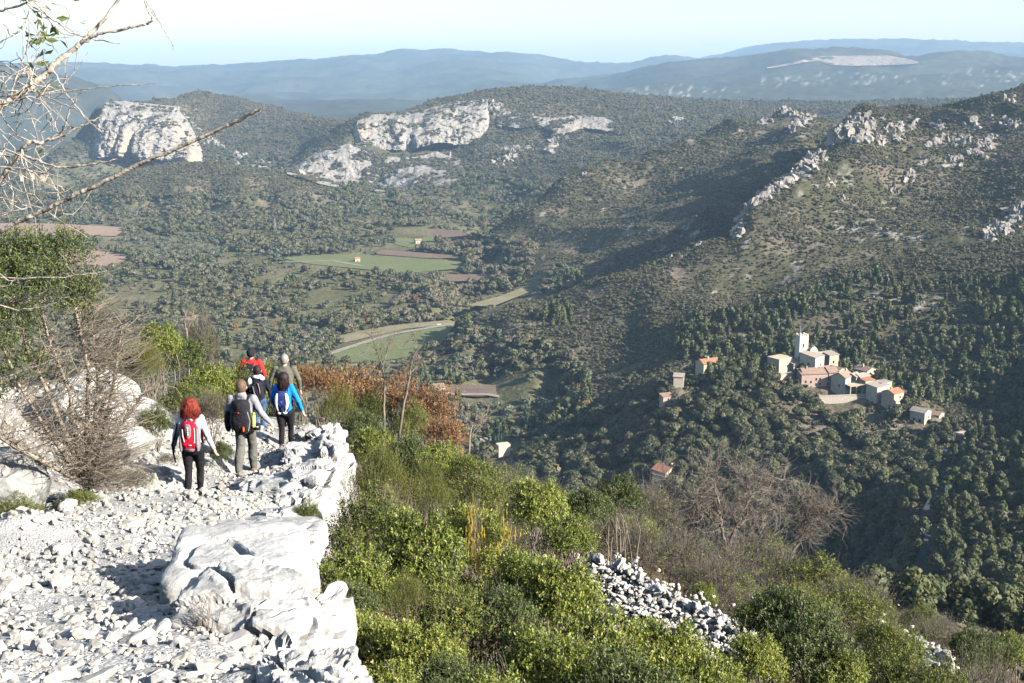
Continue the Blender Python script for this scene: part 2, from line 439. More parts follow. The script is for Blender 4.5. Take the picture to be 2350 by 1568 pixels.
line([(1600, 136, 17000), (1660, 130, 17000), (1750, 116, 17000), (1810, 121, 17000), (1900, 113, 17000), (1940, 117, 17000), (2040, 119, 17000), (2110, 113, 17000), (2180, 118, 17000), (2350, 128, 17000), (2600, 130, 17000)], 30, 1.07, 240)
line([(-400, 190, 18600), (400, 190, 18600), (1200, 190, 18600), (2000, 190, 18600), (2600, 190, 18600)], 200)
ctl = np.array(ctl)
far_rbf = RBF(ctl[:, :2], ctl[:, 2], 0.018)
# table for quick look-up
TU = np.linspace(-0.66, 0.66, 260); TL = np.linspace(math.log(42), math.log(19000), 460)
_g = np.stack(np.meshgrid(TU * FPX / 100, TL * 7.0), -1).reshape(-1, 2)
TAB = far_rbf(_g).reshape(len(TL), len(TU))
def land_h(x, y):
    x = np.asarray(x, float); y = np.asarray(y, float)
    fu = np.clip((x / y - TU[0]) / (TU[1] - TU[0]), 0, len(TU) - 1.001)
    fl = np.clip((np.log(y) - TL[0]) / (TL[1] - TL[0]), 0, len(TL) - 1.001)
    i = fu.astype(int); j = fl.astype(int); a = fu - i; b = fl - j
    z = (TAB[j, i] * (1 - a) + TAB[j, i + 1] * a) * (1 - b) + (TAB[j + 1, i] * (1 - a) + TAB[j + 1, i + 1] * a) * b
    m = sstep(-216, -175, z) * sstep(60, 300, y) * (1 - 1.0 * (1 - sstep(-0.12, -0.05, x / y)) * sstep(1600, 1750, y) * (1 - sstep(2250, 2500, y)))                     # the floor stays even, the hills are rough
    z = z + m * (3.6 * fbm2(x / 38, y / 38, 4, 21) + (8.0 + 9.0 * sstep(950, 1200, y) * (1 - sstep(2000, 2600, y))) * sstep(650, 1000, y) * (0.42 - np.abs(fbm2((x * 0.8 + y * 0.6) / 105, (y * 0.8 - x * 0.6) / 210, 3, 31)) * 2.3))
    far = sstep(4300, 8000, y)
    z = z + far * 85 * (0.30 - np.abs(fbm2(x / 1100, y / 1100, 4, 41)) * 1.8)
    z = z + 0.5 * fbm2(x / 25, y / 25, 2, 51) * (1 - far)
    return z

# what covers the land: polygons in picture coordinates + distance range, turned into ground regions
def pix(x, y, z): return project(x, y, z)
BARE = {  # pale limestone ground and scree
    'quarry': ([(1760, 157), (1790, 150), (1840, 140), (1880, 130), (1960, 127), (2040, 127), (2080, 133), (2112, 143), (2090, 152), (2000, 153), (1900, 150), (1840, 155)], 6000, 8600),
}
print('land tables', len(ctl))
# ---- mesh of the wide land
rows = np.concatenate([np.geomspace(45, 260, 46)[:-1], np.arange(260, 1250, 5.5), np.arange(1250, 2150, 7.5), np.arange(2150, 3500, 9.0), np.geomspace(3500, 18800, 150)])
us = np.linspace(-0.58, 0.58, 560)
Y, U = np.meshgrid(rows, us, indexing='ij')
X = U * Y
Z = land_h(X, Y)
lpx, lpy = pix(X, Y, Z)
def hillcol(x, y, z, px, py):
    """base colours of soil, low scrub and bare stone"""
    n1 = fbm2(x / 30, y / 30, 4, 61); n2 = fbm2(x / 140, y / 140, 3, 71); n3 = fbm2(x / 9, y / 9, 2, 81)
    soil = np.array([0.150, 0.125, 0.095]); scrub = np.array([0.082, 0.078, 0.046]); stone = np.array([0.44, 0.40, 0.36])
    grass = np.array([0.17, 0.16, 0.085])
    t = sstep(-0.45, 0.2, n1 + 0.5 * n2)[..., None]
    c = soil * (1 - t) + scrub * t
    fl = (1 - sstep(-218, -195, z))[..., None] * 0.5
    c = c * (1 - fl) + grass * fl
    # stony slopes of the ridges on the right
    st = sstep(0.30, 0.55, n1 * 0.6 + n3 * 0.5 + 0.25 * n2) * sstep(-205, -170, z) * (1 - sstep(2200, 2600, y)) * sstep(560, 700, y)
    c = c * (1 - 0.6 * st[..., None]) + stone * 0.6 * st[..., None]
    far = sstep(3600, 5200, y)[..., None]
    fc = np.array([0.060, 0.062, 0.042]) * (1 + 0.5 * fbm2(x / 260, y / 260, 4, 91))[..., None]
    c = c * (1 - far) + fc * far
    def patch(poly, d0, d1, amt, colr, rag=14, sc=1.0):
        nonlocal c
        jx = px + rag * fbm2(px / 18 * sc, py / 9 * sc, 3, 5); jy = py + rag * 0.6 * fbm2(px / 18 * sc, py / 9 * sc, 3, 9)
        m = (in_poly(jx, jy, poly) & (y > d0) & (y < d1)) * amt
        m = m[..., None]; c = c * (1 - m) + np.array(colr) * m
    w = 0.45 * sstep(0.12, 0.5, fbm2(px / 7, py / 5, 4, 101, 0.65))
    patch([(1415, 222), (1430, 198), (1500, 192), (1590, 195), (1700, 205), (1700, 222), (1550, 226)], 5000, 8000, w, (0.62, 0.58, 0.54), 6)
    patch([(1340, 226), (1345, 208), (1420, 210), (1420, 226)], 4600, 8000, w * 0.8, (0.62, 0.58, 0.54), 4)
    patch([(1750, 180), (1950, 160), (2110, 175), (2120, 195), (1960, 200), (1750, 195)], 5000, 8000, w * 0.7, (0.6, 0.56, 0.52), 6)
    patch([(2135, 185), (2180, 165), (2260, 150), (2350, 165), (2350, 205), (2240, 205), (2150, 195)], 5000, 8000, w * 0.9, (0.6, 0.57, 0.53), 6)
    patch([(0, 155), (120, 180), (200, 260), (0, 300)], 4800, 6500, w * 0.25, (0.55, 0.52, 0.5), 6)
    patch([(1020, 218), (1160, 195), (1160, 220), (1080, 226)], 4800, 9000, w * 0.5, (0.55, 0.52, 0.5), 4)
    return np.clip(c, 0, 1)
lcol = hillcol(X, Y, Z, lpx, lpy)
m_land, nt, b = mat_new('land_soil_and_scrub')
at = nd(nt, 'ShaderNodeAttribute', attribute_name='Col')
v1 = ramp(nt, noise(nt, 0.35, 4, 0.7), [(0.3, (0.55, 0.55, 0.55)), (0.7, (1.45, 1.42, 1.38))])
v2 = ramp(nt, noise(nt, 0.012, 5, 0.75), [(0.32, (0.62, 0.66, 0.6)), (0.68, (1.4, 1.34, 1.3))])
nt.links.new(mix(nt, 1.0, mix(nt, 1.0, at.outputs['Color'], v1, 'MULTIPLY'), v2, 'MULTIPLY'), b.inputs['Base Color'])
b.inputs['Roughness'].default_value = 1.0; b.inputs['Specular IOR Level'].default_value = 0.0
bump(nt, b, noise(nt, 0.012, 6, 0.7), 0.5, 14.0)
land = obj('hillsides_and_valley', mesh_np('land', np.stack([X, Y, Z], -1).reshape(-1, 3), grid_faces(*X.shape), m_land, True, lcol.reshape(-1, 3)))
tag(land, 'wooded limestone valley and hills reaching to the blue skyline', kind='structure')
# ================================================================== PLANTS SEEN FROM AFAR: shared shapes
def crown_arrays(seed, lobes, n, size, core=2, inner=0.88, nz=0.5):
    r = np.random.default_rng(seed); L = np.asarray(lobes, float)
    area = (L[:, 3] * L[:, 4] + L[:, 5] * L[:, 3]); area /= area.sum()
    k = r.choice(len(L), n, p=area)
    d = r.normal(size=(n, 3)); d /= np.linalg.norm(d, axis=1, keepdims=True)
    d[:, 2] = np.where(d[:, 2] < -0.45, -d[:, 2], d[:, 2])
    pos = L[k, :3] + d * L[k, 3:] * (0.84 + 0.24 * r.random((n, 1)))
    keep = np.ones(n, bool)
    for j in range(len(L)):
        q = (((pos - L[j, :3]) / L[j, 3:]) ** 2).sum(1)
        keep &= (q > 0.66) | (k == j)
    pos, d, k = pos[keep], d[keep], k[keep]; n = len(pos)
    nn = d / L[k, 3:] ; nn /= np.linalg.norm(nn, axis=1, keepdims=True)
    nn = nn + nz * r.normal(size=(n, 3)); nn /= np.linalg.norm(nn, axis=1, keepdims=True)
    t = np.cross(nn, r.normal(size=(n, 3))); t /= np.linalg.norm(t, axis=1, keepdims=True); bb = np.cross(nn, t)
    s = size * (0.55 + 0.9 * r.random((n, 1)))
    q = np.stack([pos + t * s, pos + bb * s * 0.8 + nn * s * 0.2, pos - t * s * 0.9, pos - bb * s * 0.9 + nn * s * 0.1], 1).reshape(-1, 3)
    f = np.arange(n * 4).reshape(n, 4)
    lob = r.random(len(L)) * 0.3 - 0.15
    tint = np.repeat(np.clip(0.5 + lob[k] + r.normal(size=n) * 0.13, 0, 1), 4)
    vs, fs, ts = [q], [f], [tint]; f3 = []
    off = len(q)
    if core:
        iv, fi = ico(core)
        for j in range(len(L)):
            w = iv * L[j, 3:] * (inner + 0.30 * fbm3(iv[:, 0] * 2.2 + j * 5, iv[:, 1] * 2.2, iv[:, 2] * 2.2 + seed, 3, seed)[:, None]) + L[j, :3]
            vs.append(w); f3.append(fi + off); off += len(w)
            ts.append(np.clip(0.5 + lob[j] + 0.1 * r.normal(size=len(w)), 0, 1))
    return np.concatenate(vs), fs + f3, np.concatenate(ts)
def crown_mesh(name, mat, *a, **k):
    v, f, t = crown_arrays(*a, **k)
    f4 = [x for x in f if x.shape[1] == 4]; f3 = [x for x in f if x.shape[1] == 3]
    fl = ([np.concatenate(f3)] if f3 else []) + [np.concatenate(f4)]
    return mesh_np(name, v, fl, mat, True, np.repeat(t[:, None], 3, 1))
def dome_lobes(seed, n, rad, h, z0=0.35, sub=0.5, spread=0.62):
    r = np.random.default_rng(seed); out = [(0, 0, h * (z0 + 0.25), rad * 0.66, rad * 0.66, h * 0.36)]
    for i in range(n):
        a = i * 2.399 + r.random() * 0.8; q = math.sqrt((i + 0.6) / n) * rad * spread
        z = h * (z0 + (1 - z0) * 0.62 * (1 - (q / rad) ** 2) + 0.08 * r.normal())
        s = rad * sub * (0.75 + 0.5 * r.random())
        out.append((q * math.cos(a), q * math.sin(a), z, s, s, s * 0.82))
    return out
M_OAK = leaf_mat('evergreen_oak_leaves', [(0.15, (0.036, 0.041, 0.020)), (0.5, (0.079, 0.082, 0.037)), (0.85, (0.147, 0.135, 0.061))], 0.1)
M_PINE = leaf_mat('pine_needles', [(0.15, (0.035, 0.044, 0.017)), (0.5, (0.080, 0.090, 0.034)), (0.85, (0.144, 0.143, 0.053))], 0.1)
M_SCRUB = leaf_mat('garrigue_scrub', [(0.1, (0.049, 0.048, 0.027)), (0.45, (0.100, 0.092, 0.050)), (0.75, (0.146, 0.125, 0.068)), (0.95, (0.201, 0.156, 0.095))], 0.1, obj_var=0.6)
M_BARE = leaf_mat('leafless_twigs', [(0.1, (0.080, 0.069, 0.046)), (0.5, (0.135, 0.118, 0.074)), (0.9, (0.190, 0.158, 0.086))], 0.1, obj_var=0.5)
M_OLIVE = leaf_mat('olive_leaves', [(0.1, (0.063, 0.072, 0.041)), (0.5, (0.110, 0.118, 0.070)), (0.9, (0.158, 0.162, 0.099))], 0.1)
M_RUSTF = leaf_mat('autumn_leaves', [(0.1, (0.12, 0.06, 0.025)), (0.5, (0.19, 0.10, 0.04)), (0.9, (0.25, 0.16, 0.05))], 0.15)
M_YEL = leaf_mat('yellow_leaves', [(0.1, (0.22, 0.16, 0.02)), (0.5, (0.40, 0.30, 0.03)), (0.9, (0.55, 0.45, 0.05))], 0.15)
M_CYP = leaf_mat('cypress_leaves', [(0.1, (0.022, 0.040, 0.020)), (0.5, (0.035, 0.060, 0.028)), (0.9, (0.055, 0.085, 0.040))], 0.05)
M_BARK = plain('grey_bark', (0.17, 0.14, 0.11), 0.9, 0.35, 6, 0.1)
PROTO = bpy.data.collections.new('shared_plants')   # holds the shapes the woods are made of; not part of the scene itself
def proto(col, name, me):
    o = bpy.data.objects.new(name, me); col.objects.link(o); return o
def scatter(name, kinds, pts, scl, rz, idx):
    """one mass of plants or stones: every point carries one of the shared shapes"""
    c = bpy.data.collections.new(name + '_shapes')
    for i, me in enumerate(kinds): proto(c, f'{name}_shape_{i:02d}', me)
    me = bpy.data.meshes.new(name)
    n = len(pts); me.vertices.add(n); me.vertices.foreach_set('co', np.ascontiguousarray(pts, np.float32).ravel())
    scl = np.asarray(scl, np.float32)
    if scl.ndim == 1: scl = np.repeat(scl[:, None], 3, 1)
    a = me.attributes.new('scl', 'FLOAT_VECTOR', 'POINT'); a.data.foreach_set('vector', np.ascontiguousarray(scl).ravel())
    a = me.attributes.new('rot', 'FLOAT_VECTOR', 'POINT'); rr = np.zeros((n, 3), np.float32)
    if np.ndim(rz) == 2: rr[:] = rz
    else: rr[:, 2] = rz
    a.data.foreach_set('vector', rr.ravel())
    a = me.attributes.new('idx', 'INT', 'POINT'); a.data.foreach_set('value', np.asarray(idx, np.int32))
    me.update()
    o = obj(name, me)
    g = bpy.data.node_groups.new(name, 'GeometryNodeTree')
    g.interface.new_socket('Geometry', in_out='INPUT', socket_type='NodeSocketGeometry')
    g.interface.new_socket('Geometry', in_out='OUTPUT', socket_type='NodeSocketGeometry')
    N = g.nodes; L = g.links
    gi = N.new('NodeGroupInput'); go = N.new('NodeGroupOutput'); ip = N.new('GeometryNodeInstanceOnPoints'); ci = N.new('GeometryNodeCollectionInfo')
    ci.inputs[0].default_value = c; ci.inputs['Separate Children'].default_value = True; ci.inputs['Reset Children'].default_value = True
    def na(nm, t):
        x = N.new('GeometryNodeInputNamedAttribute'); x.data_type = t; x.inputs[0].default_value = nm; return x.outputs[0]
    er = N.new('FunctionNodeEulerToRotation'); L.new(na('rot', 'FLOAT_VECTOR'), er.inputs[0])
    L.new(gi.outputs[0], ip.inputs['Points']); L.new(ci.outputs[0], ip.inputs['Instance']); ip.inputs['Pick Instance'].default_value = True
    L.new(na('idx', 'INT'), ip.inputs['Instance Index']); L.new(er.outputs[0], ip.inputs['Rotation']); L.new(na('scl', 'FLOAT_VECTOR'), ip.inputs['Scale'])
    L.new(ip.outputs[0], go.inputs[0])
    md = o.modifiers.new('scatter', 'NODES'); md.node_group = g
    return o

# ---- limestone of the cliffs
def stone_mat(name, light, dark, s1, s2, veg=None, bm=0.6, bd=1.0, warm=None):
    m, nt, b = mat_new(name)
    mp = nd(nt, 'ShaderNodeMapping'); mp.inputs['Scale'].default_value = (1.6, 1, 0.38); nt.links.new(nd(nt, 'ShaderNodeNewGeometry').outputs['Position'], mp.inputs[0])   # streaks run down the rock
    n1 = noise(nt, s1, 6, 0.65, vec=mp.outputs[0]); n2 = noise(nt, s2, 4, 0.6)
    c = mix(nt, n2, dark, light)
    c = mix(nt, 1.0, c, ramp(nt, n1, [(0.32, (0.42, 0.41, 0.40)), (0.47, (0.92, 0.91, 0.90)), (0.7, (1.12, 1.1, 1.08))]), 'MULTIPLY')
    if warm is not None: c = mix(nt, ramp(nt, noise(nt, s2 * 0.6, 3), [(0.55, (0, 0, 0)), (0.7, (0.7, 0.7, 0.7))]), c, warm)
    if veg is not None:
        gm = nd(nt, 'ShaderNodeNewGeometry'); sx = nd(nt, 'ShaderNodeSeparateXYZ'); nt.links.new(gm.outputs['Normal'], sx.inputs[0])
        ad = nd(nt, 'ShaderNodeMath', operation='ADD'); nt.links.new(sx.outputs[2], ad.inputs[0]); nt.links.new(n1, ad.inputs[1])
        c = mix(nt, ramp(nt, ad.outputs[0], [(0.96, (0, 0, 0)), (1.0, (0.9, 0.9, 0.9))]), c, veg)
    nt.links.new(c, b.inputs['Base Color']); b.inputs['Roughness'].default_value = 0.95; b.inputs['Specular IOR Level'].default_value = 0.05
    bump(nt, b, n1, bm, bd)
    return m
M_CLIFF = stone_mat('cliff_limestone', (0.36, 0.325, 0.275), (0.23, 0.212, 0.19), 0.09, 0.012, None, 0.7, 5.0, (0.42, 0.335, 0.235))
M_CRAG = stone_mat('crag_limestone', (0.36, 0.32, 0.27), (0.24, 0.218, 0.195), 0.16, 0.03, None, 0.6, 2.0)

def cliff(name, top, bot, nu, nv, amp, seed, power=2.0, land=None):
    """a rock wall between a top line and a foot line (px, py, distance)"""
    def even(l, n):
        l = np.asarray(l, float); s = np.concatenate([[0], np.cumsum(np.hypot(*np.diff(l[:, :2], axis=0).T))]); s /= s[-1]
        t = np.linspace(0, 1, n); return np.stack([np.interp(t, s, l[:, i]) for i in range(3)], 1)
    T, B = even(top, nu), even(bot, nu)
    jn = np.linspace(0, 14, nu); jk_ = 0.25 if name == 'quarry_face' else 1.0; T[:, 1] += jk_ * 3.5 * fbm2(jn, jn * 0 + seed, 4, seed, 0.6); B[:, 1] += jk_ * 3.0 * fbm2(jn, jn * 0 + seed + 5, 4, seed, 0.6)
    v = np.linspace(0, 1, nv)[:, None]
    px = B[:, 0] * (1 - v) + T[:, 0] * v; py = B[:, 1] * (1 - v) + T[:, 1] * v
    d = B[:, 2] + (T[:, 2] - B[:, 2]) * v ** power
    if land:                                               # lies on the slope: distance where the sight line meets the ground
        pc_, rc_ = px[::4, ::4], py[::4, ::4]; u_, w_ = uw(pc_, rc_); ds = np.arange(land[0], land[1], 8.0)
        H_ = land_h(u_[..., None] * ds, np.broadcast_to(ds, u_.shape + ds.shape)); hit = H_ >= w_[..., None] * ds; first = np.where(hit.any(-1), hit.argmax(-1), len(ds) - 1); dc = ds[first]
        for _ in range(2): q = np.pad(dc, 1, mode='edge'); dc = np.minimum(dc, (q[:-2, 1:-1] + q[2:, 1:-1] + q[1:-1, :-2] + q[1:-1, 2:]) / 4)
        iu, iv = np.linspace(0, dc.shape[1] - 1, nu), np.linspace(0, dc.shape[0] - 1, nv); d = np.stack([np.interp(iu, np.arange(dc.shape[1]), r_) for r_ in dc]); d = np.stack([np.interp(iv, np.arange(dc.shape[0]), c_) for c_ in d.T]).T - land[2]
    u, w = uw(px, py)
    X, Y, Z = u * d, d.copy(), w * d
    rim = np.minimum(np.minimum(v, 1 - v) * 7, np.minimum(np.linspace(0, 1, nu), 1 - np.linspace(0, 1, nu))[None] * 9); rim = np.clip(rim, 0, 1)
    butt = np.abs(fbm3(X / 55, Y / 200, Z / 160, 4, seed)) * 2.4 - 0.55       # vertical buttresses and chimneys
    crag = fbm3(X / 16, Y / 16, Z / 11, 5, seed + 3, 0.62)
    ledge = np.abs(fbm3(X / 60, Y / 60, Z / 14, 2, seed + 7))
    dis = (butt * amp * 1.35 + crag * amp * 0.8 - ledge * amp * 0.5) * rim + rim * amp * 0.6 - (1 - rim) * amp * 1.2
    Y -= dis
    return obj(name, mesh_np(name, np.stack([X, Y, Z], -1).reshape(-1, 3), grid_faces(nv, nu), M_CLIFF, False))
c1 = cliff('cliff', [(205, 340, 2890), (222, 262, 2950), (236, 236, 2960), (280, 231, 2985), (330, 238, 2990), (395, 243, 3000), (425, 275, 2960), (445, 318, 2900), (468, 366, 2830)],
           [(200, 372, 2810), (240, 374, 2800), (300, 380, 2790), (360, 384, 2780), (470, 379, 2775)], 210, 90, 19, 3)
tag(c1, 'tall pale limestone cliff on the left, with a dark cleft in its face', 'cliff')
c2 = cliff('cliff', [(800, 312, 2600), (818, 280, 2640), (852, 264, 2680), (950, 258, 2720), (1000, 246, 2760), (1050, 231, 2790), (1120, 228, 2800), (1135, 262, 2790)],
           [(795, 330, 2560), (838, 346, 2540), (872, 357, 2540), (940, 359, 2540), (1000, 340, 2560), (1052, 346, 2570), (1100, 325, 2600), (1128, 300, 2640)], 230, 70, 18, 17)
tag(c2, 'long folded limestone cliff below the plateau, in the middle distance', 'cliff')

def sight_d(px, py, d0, d1, step=15.0):
    d = np.arange(d0, d1, step); u, w = uw(px, py); hit = np.nonzero(land_h(u * d, d) >= w * d)[0]
    return float(d[hit[0]]) if len(hit) else float(d1)
cq = cliff('quarry_face', [(a_, b2_, sight_d(a_, b2_, 5600, 8000) - 70) for a_, b2_ in ((1762, 155), (1800, 147), (1840, 138), (1885, 129), (1960, 127.5), (2040, 128), (2080, 134), (2110, 142))],
           [(a_, b2_, sight_d(a_, b2_, 5600, 8000) - 70) for a_, b2_ in ((1762, 158), (1800, 152.5), (1845, 144.5), (1880, 139), (1905, 149), (1960, 151), (2040, 150), (2085, 148), (2112, 145))], 130, 26, 16, 71, 1.0)
M_QUAR = stone_mat('quarry_stone', (0.33, 0.26, 0.205), (0.24, 0.19, 0.15), 0.02, 0.004, None, 0.5, 8.0); cq.data.materials.clear(); cq.data.materials.append(M_QUAR)
tag(cq, 'pinkish white quarry cut into the far mountain on the skyline', 'quarry')
def on_land(l, d0, d1, off): return [(a_, b2_, sight_d(a_, b2_, d0, d1, 6.0) - off) for a_, b2_ in l]
c3 = cliff('cliff', on_land([(1140, 270), (1165, 262), (1190, 259), (1230, 268), (1280, 272), (1330, 265), (1375, 267), (1405, 277), (1424, 297)], 2100, 3100, 14), on_land([(1140, 288), (1165, 296), (1190, 300), (1240, 290), (1280, 318), (1330, 298), (1380, 303), (1410, 308), (1426, 310)], 2100, 3100, 14), 201, 45, 12, 29, 1.2, (2100, 3100, 24))
tag(c3, 'broken pale crag band continuing right of the long folded cliff', 'cliff')
c4 = cliff('cliff', on_land([(652, 393), (720, 353), (800, 333), (870, 361), (940, 365), (1000, 349), (1058, 370)], 1950, 3000, 14), on_land([(655, 402), (740, 428), (820, 438), (900, 443), (980, 437), (1045, 425), (1062, 400)], 1950, 3000, 14), 249, 69, 13, 37, 1.0, (1950, 3000, 26))
tag(c4, 'bushy broken rock slope below the long folded cliff', 'cliff')
# ---- fields, tracks and clearings on the valley floor
def at_floor(px, py, z=FLOOR):
    u, w = uw(px, py); d = z / w; return (u * d, d)
FIELDS = []
def floor_mat(name, c1_, c2_, s, stripe=None):
    m, nt, b = mat_new(name)
    c = mix(nt, ramp(nt, noise(nt, s, 5, 0.65), [(0.3, (0, 0, 0)), (0.7, (1, 1, 1))]), c1_, c2_)
    c = mix(nt, 1.0, c, ramp(nt, noise(nt, 0.7, 3), [(0.3, (0.75, 0.75, 0.75)), (0.7, (1.2, 1.2, 1.2))]), 'MULTIPLY')
    nt.links.new(c, b.inputs['Base Color']); b.inputs['Roughness'].default_value = 1; b.inputs['Specular IOR Level'].default_value = 0
    return m
M_GRASS = floor_mat('meadow_grass', (0.125, 0.148, 0.062), (0.175, 0.180, 0.090), 0.02)
M_DRY = floor_mat('dry_grass', (0.20, 0.175, 0.10), (0.27, 0.23, 0.14), 0.03)
M_EARTH = floor_mat('ploughed_earth', (0.26, 0.175, 0.125), (0.34, 0.245, 0.175), 0.02)
M_VINE = floor_mat('russet_vineyard_ground', (0.155, 0.105, 0.082), (0.20, 0.145, 0.105), 0.04)
M_TRACK = floor_mat('pale_gravel_track', (0.25, 0.22, 0.175), (0.33, 0.29, 0.24), 0.1)
M_ROAD = floor_mat('asphalt', (0.050, 0.050, 0.055), (0.075, 0.075, 0.078), 0.2)
def field(name, poly, mat, label, lift=0.7, z=FLOOR, avoid=True):
    p = [at_floor(*q, z) for q in poly]
    if avoid:
        FIELDS.append(np.array(p)); FIELDS.append(np.array([at_floor(a_, b2_ + 9, z) for a_, b2_ in poly]))
    bm = bmesh.new()
    for x, y in p: bm.verts.new((x, y, z + lift))
    bm.verts.ensure_lookup_table()
    f = bm.faces.new(bm.verts); f.normal_update()
    if f.normal.z < 0: f.normal_flip()
    bmesh.ops.triangulate(bm, faces=bm.faces[:])
    me = bpy.data.meshes.new(name); bm.to_mesh(me); bm.free(); me.materials.append(mat)
    return tag(obj(name, me), label, kind='structure')
field('meadow', [(742, 824), (790, 833), (850, 835), (930, 822), (985, 800), (1040, 778), (1066, 760), (1030, 752), (980, 756), (900, 773), (830, 790)], M_GRASS, 'green meadow on the valley floor')
field('meadow', [(640, 592), (760, 585), (850, 587), (960, 594), (1072, 600), (1050, 618), (930, 629), (840, 620), (700, 606)], M_GRASS, 'green meadow around a small stone hut')
field('ploughed_field', [(850, 584), (880, 575), (1060, 589), (1085, 598), (960, 593)], M_VINE, 'narrow russet field strip', 0.9)
field('vineyard_ground', [(895, 524), (960, 524), (1052, 530), (1082, 541), (1010, 547), (900, 541)], M_VINE, 'russet vineyard ground')
field('meadow', [(905, 548), (1000, 545), (1005, 560), (940, 570), (905, 562)], M_GRASS, 'small pale meadow by a stone barn', 0.9)
field('ploughed_field', [(-60, 512), (100, 514), (200, 518), (290, 523), (268, 543), (120, 541), (-60, 541)], M_EARTH, 'reddish ploughed field behind the branches')
field('ploughed_field', [(140, 572), (230, 574), (300, 592), (285, 600), (250, 612), (170, 608), (140, 598)], M_EARTH, 'tan ploughed field behind the tall shrub')
field('dry_meadow', [(770, 774), (900, 748), (1030, 736), (1058, 744), (930, 756), (790, 788)], M_DRY, 'dry grass strip beside the track', 0.6)
field('vineyard_ground', [(985, 888), (1160, 885), (1195, 905), (1100, 912), (1000, 908)], M_VINE, 'bare brown plot behind the white house', 0.6)
field('dry_meadow', [(1070, 702), (1150, 680), (1215, 655), (1235, 640), (1275, 640), (1225, 668), (1130, 705)], M_DRY, 'pale grass strip at the foot of the ridge', 0.6)
field('vineyard_ground', [(900, 722), (925, 704), (985, 694), (978, 706)], M_DRY, 'pale striped vineyard plot', 0.6)
field('dry_meadow', [(1010, 632), (1130, 630), (1135, 644), (1020, 648)], M_VINE, 'brown clearing below the meadow', 0.6)
def track(name, pts, wid, mat, label, lift=1.0, hfun=None, step=8):
    p = np.array([at_floor(*q) for q in pts]) if hfun is None else np.asarray(pts, float)
    s = np.concatenate([[0], np.cumsum(np.hypot(*np.diff(p, axis=0).T))]); t = np.linspace(0, s[-1], max(3, int(s[-1] / step)))
    c = np.stack([np.interp(t, s, p[:, 0]), np.interp(t, s, p[:, 1])], 1)
    tg = np.gradient(c, axis=0); tg /= np.linalg.norm(tg, axis=1, keepdims=True); nr = np.stack([-tg[:, 1], tg[:, 0]], 1)
    a, b_ = c + nr * wid / 2, c - nr * wid / 2
    def zz(q): return np.full(len(q), FLOOR + lift) if hfun is None else hfun(q[:, 0], q[:, 1]) + lift
    zc = zz(c)
    v = np.concatenate([np.column_stack([a, zc]), np.column_stack([b_, zc])]); n = len(c); i = np.arange(n - 1)
    f = np.stack([i, i + 1, n + i + 1, n + i], 1)
    ex_ = wid / 2 + 0.8 if hfun is None else wid * 0.4
    FIELDS.append(np.concatenate([c + nr * ex_, (c - nr * ex_)[::-1]]))
    return tag(obj(name, mesh_np(name, v, f, mat, True)), label, kind='structure')
track('gravel_track', [(735, 822), (790, 803), (850, 784), (905, 768), (1000, 752), (1090, 742)], 6, M_TRACK, 'pale gravel track along the meadow')
track('gravel_track', [(640, 604), (760, 600), (830, 612)], 5, M_TRACK, 'pale track beside the far meadow')
track('gravel_track', [(866, 517), (905, 513), (930, 515)], 9, M_TRACK, 'short pale track in the far valley')
track('gravel_track', [(1225, 665), (1232, 645), (1228, 625), (1238, 610)], 8, M_TRACK, 'pale stony stream bed near the ridge foot')
track('gravel_track', [(895, 900), (985, 908), (1120, 908), (1210, 925), (1290, 940)], 5, M_TRACK, 'pale track past the white house')
ROADP = [P(1405, 962, 648)[:2], P(1408, 1000, 625)[:2], P(1420, 1050, 600)[:2], P(1436, 1090, 570)[:2]]
track('road', ROADP, 6, M_ROAD, 'dark asphalt road below the village wood', 0.5, land_h, 5)
ROADR = [P(2172, 1012, 560)[:2], P(2165, 1060, 530)[:2], P(2160, 1100, 495)[:2], P(2150, 1150, 455)[:2], P(2125, 1190, 435)[:2], P(2140, 1240, 410)[:2], P(2095, 1300, 372)[:2], P(2080, 1370, 338)[:2], P(2075, 1410, 318)[:2]]
track('road', ROADR, 5, M_ROAD, 'shaded asphalt road climbing to the village', 0.5, land_h, 5)

# ================================================================== woods and scrub
def far_kind(mat, seeds, rad, h, nl, nq, size, **k):
    return [crown_mesh('crown', mat, s, dome_lobes(s, nl, rad, h, **k), nq, size, 1) for s in seeds]
K_OAK = far_kind(M_OAK, (1, 2, 3), 3.4, 5.6, 6, 150, 0.75)
K_BARE = far_kind(M_BARE, (4, 5), 3.2, 5.8, 5, 190, 0.5)
K_OLIVE = far_kind(M_OLIVE, (6, 7), 2.6, 3.8, 5, 110, 0.6)
K_PINE = [crown_mesh('crown', M_PINE, s, [(0, 0, 2.3, 2.1, 2.1, 2.0), (0.3, 0.2, 4.2, 1.7, 1.7, 1.9), (-0.2, 0, 6.0, 1.15, 1.2, 1.6)], 170, 0.65, 1) for s in (8, 9)]
K_SCRUB = far_kind(M_SCRUB, (10, 11, 12), 1.5, 1.5, 4, 70, 0.42, z0=0.12)
K_RUST = far_kind(M_RUSTF, (13,), 2.8, 4.6, 5, 130, 0.6)
K_CYP = [crown_mesh('crown', M_CYP, 14, [(0, 0, 2.2, 1.0, 1.0, 2.4), (0, 0, 5.0, 0.95, 0.95, 3.0), (0, 0, 8.2, 0.6, 0.6, 3.0)], 260, 0.5, 2)]
KINDS = K_OAK + K_BARE + K_OLIVE + K_PINE + K_SCRUB + K_RUST + K_CYP
I_OAK, I_BARE, I_OLIVE, I_PINE, I_SCRUB, I_RUST = (0, 1, 2), (3, 4), (5, 6), (7, 8), (9, 10, 11), (12,)

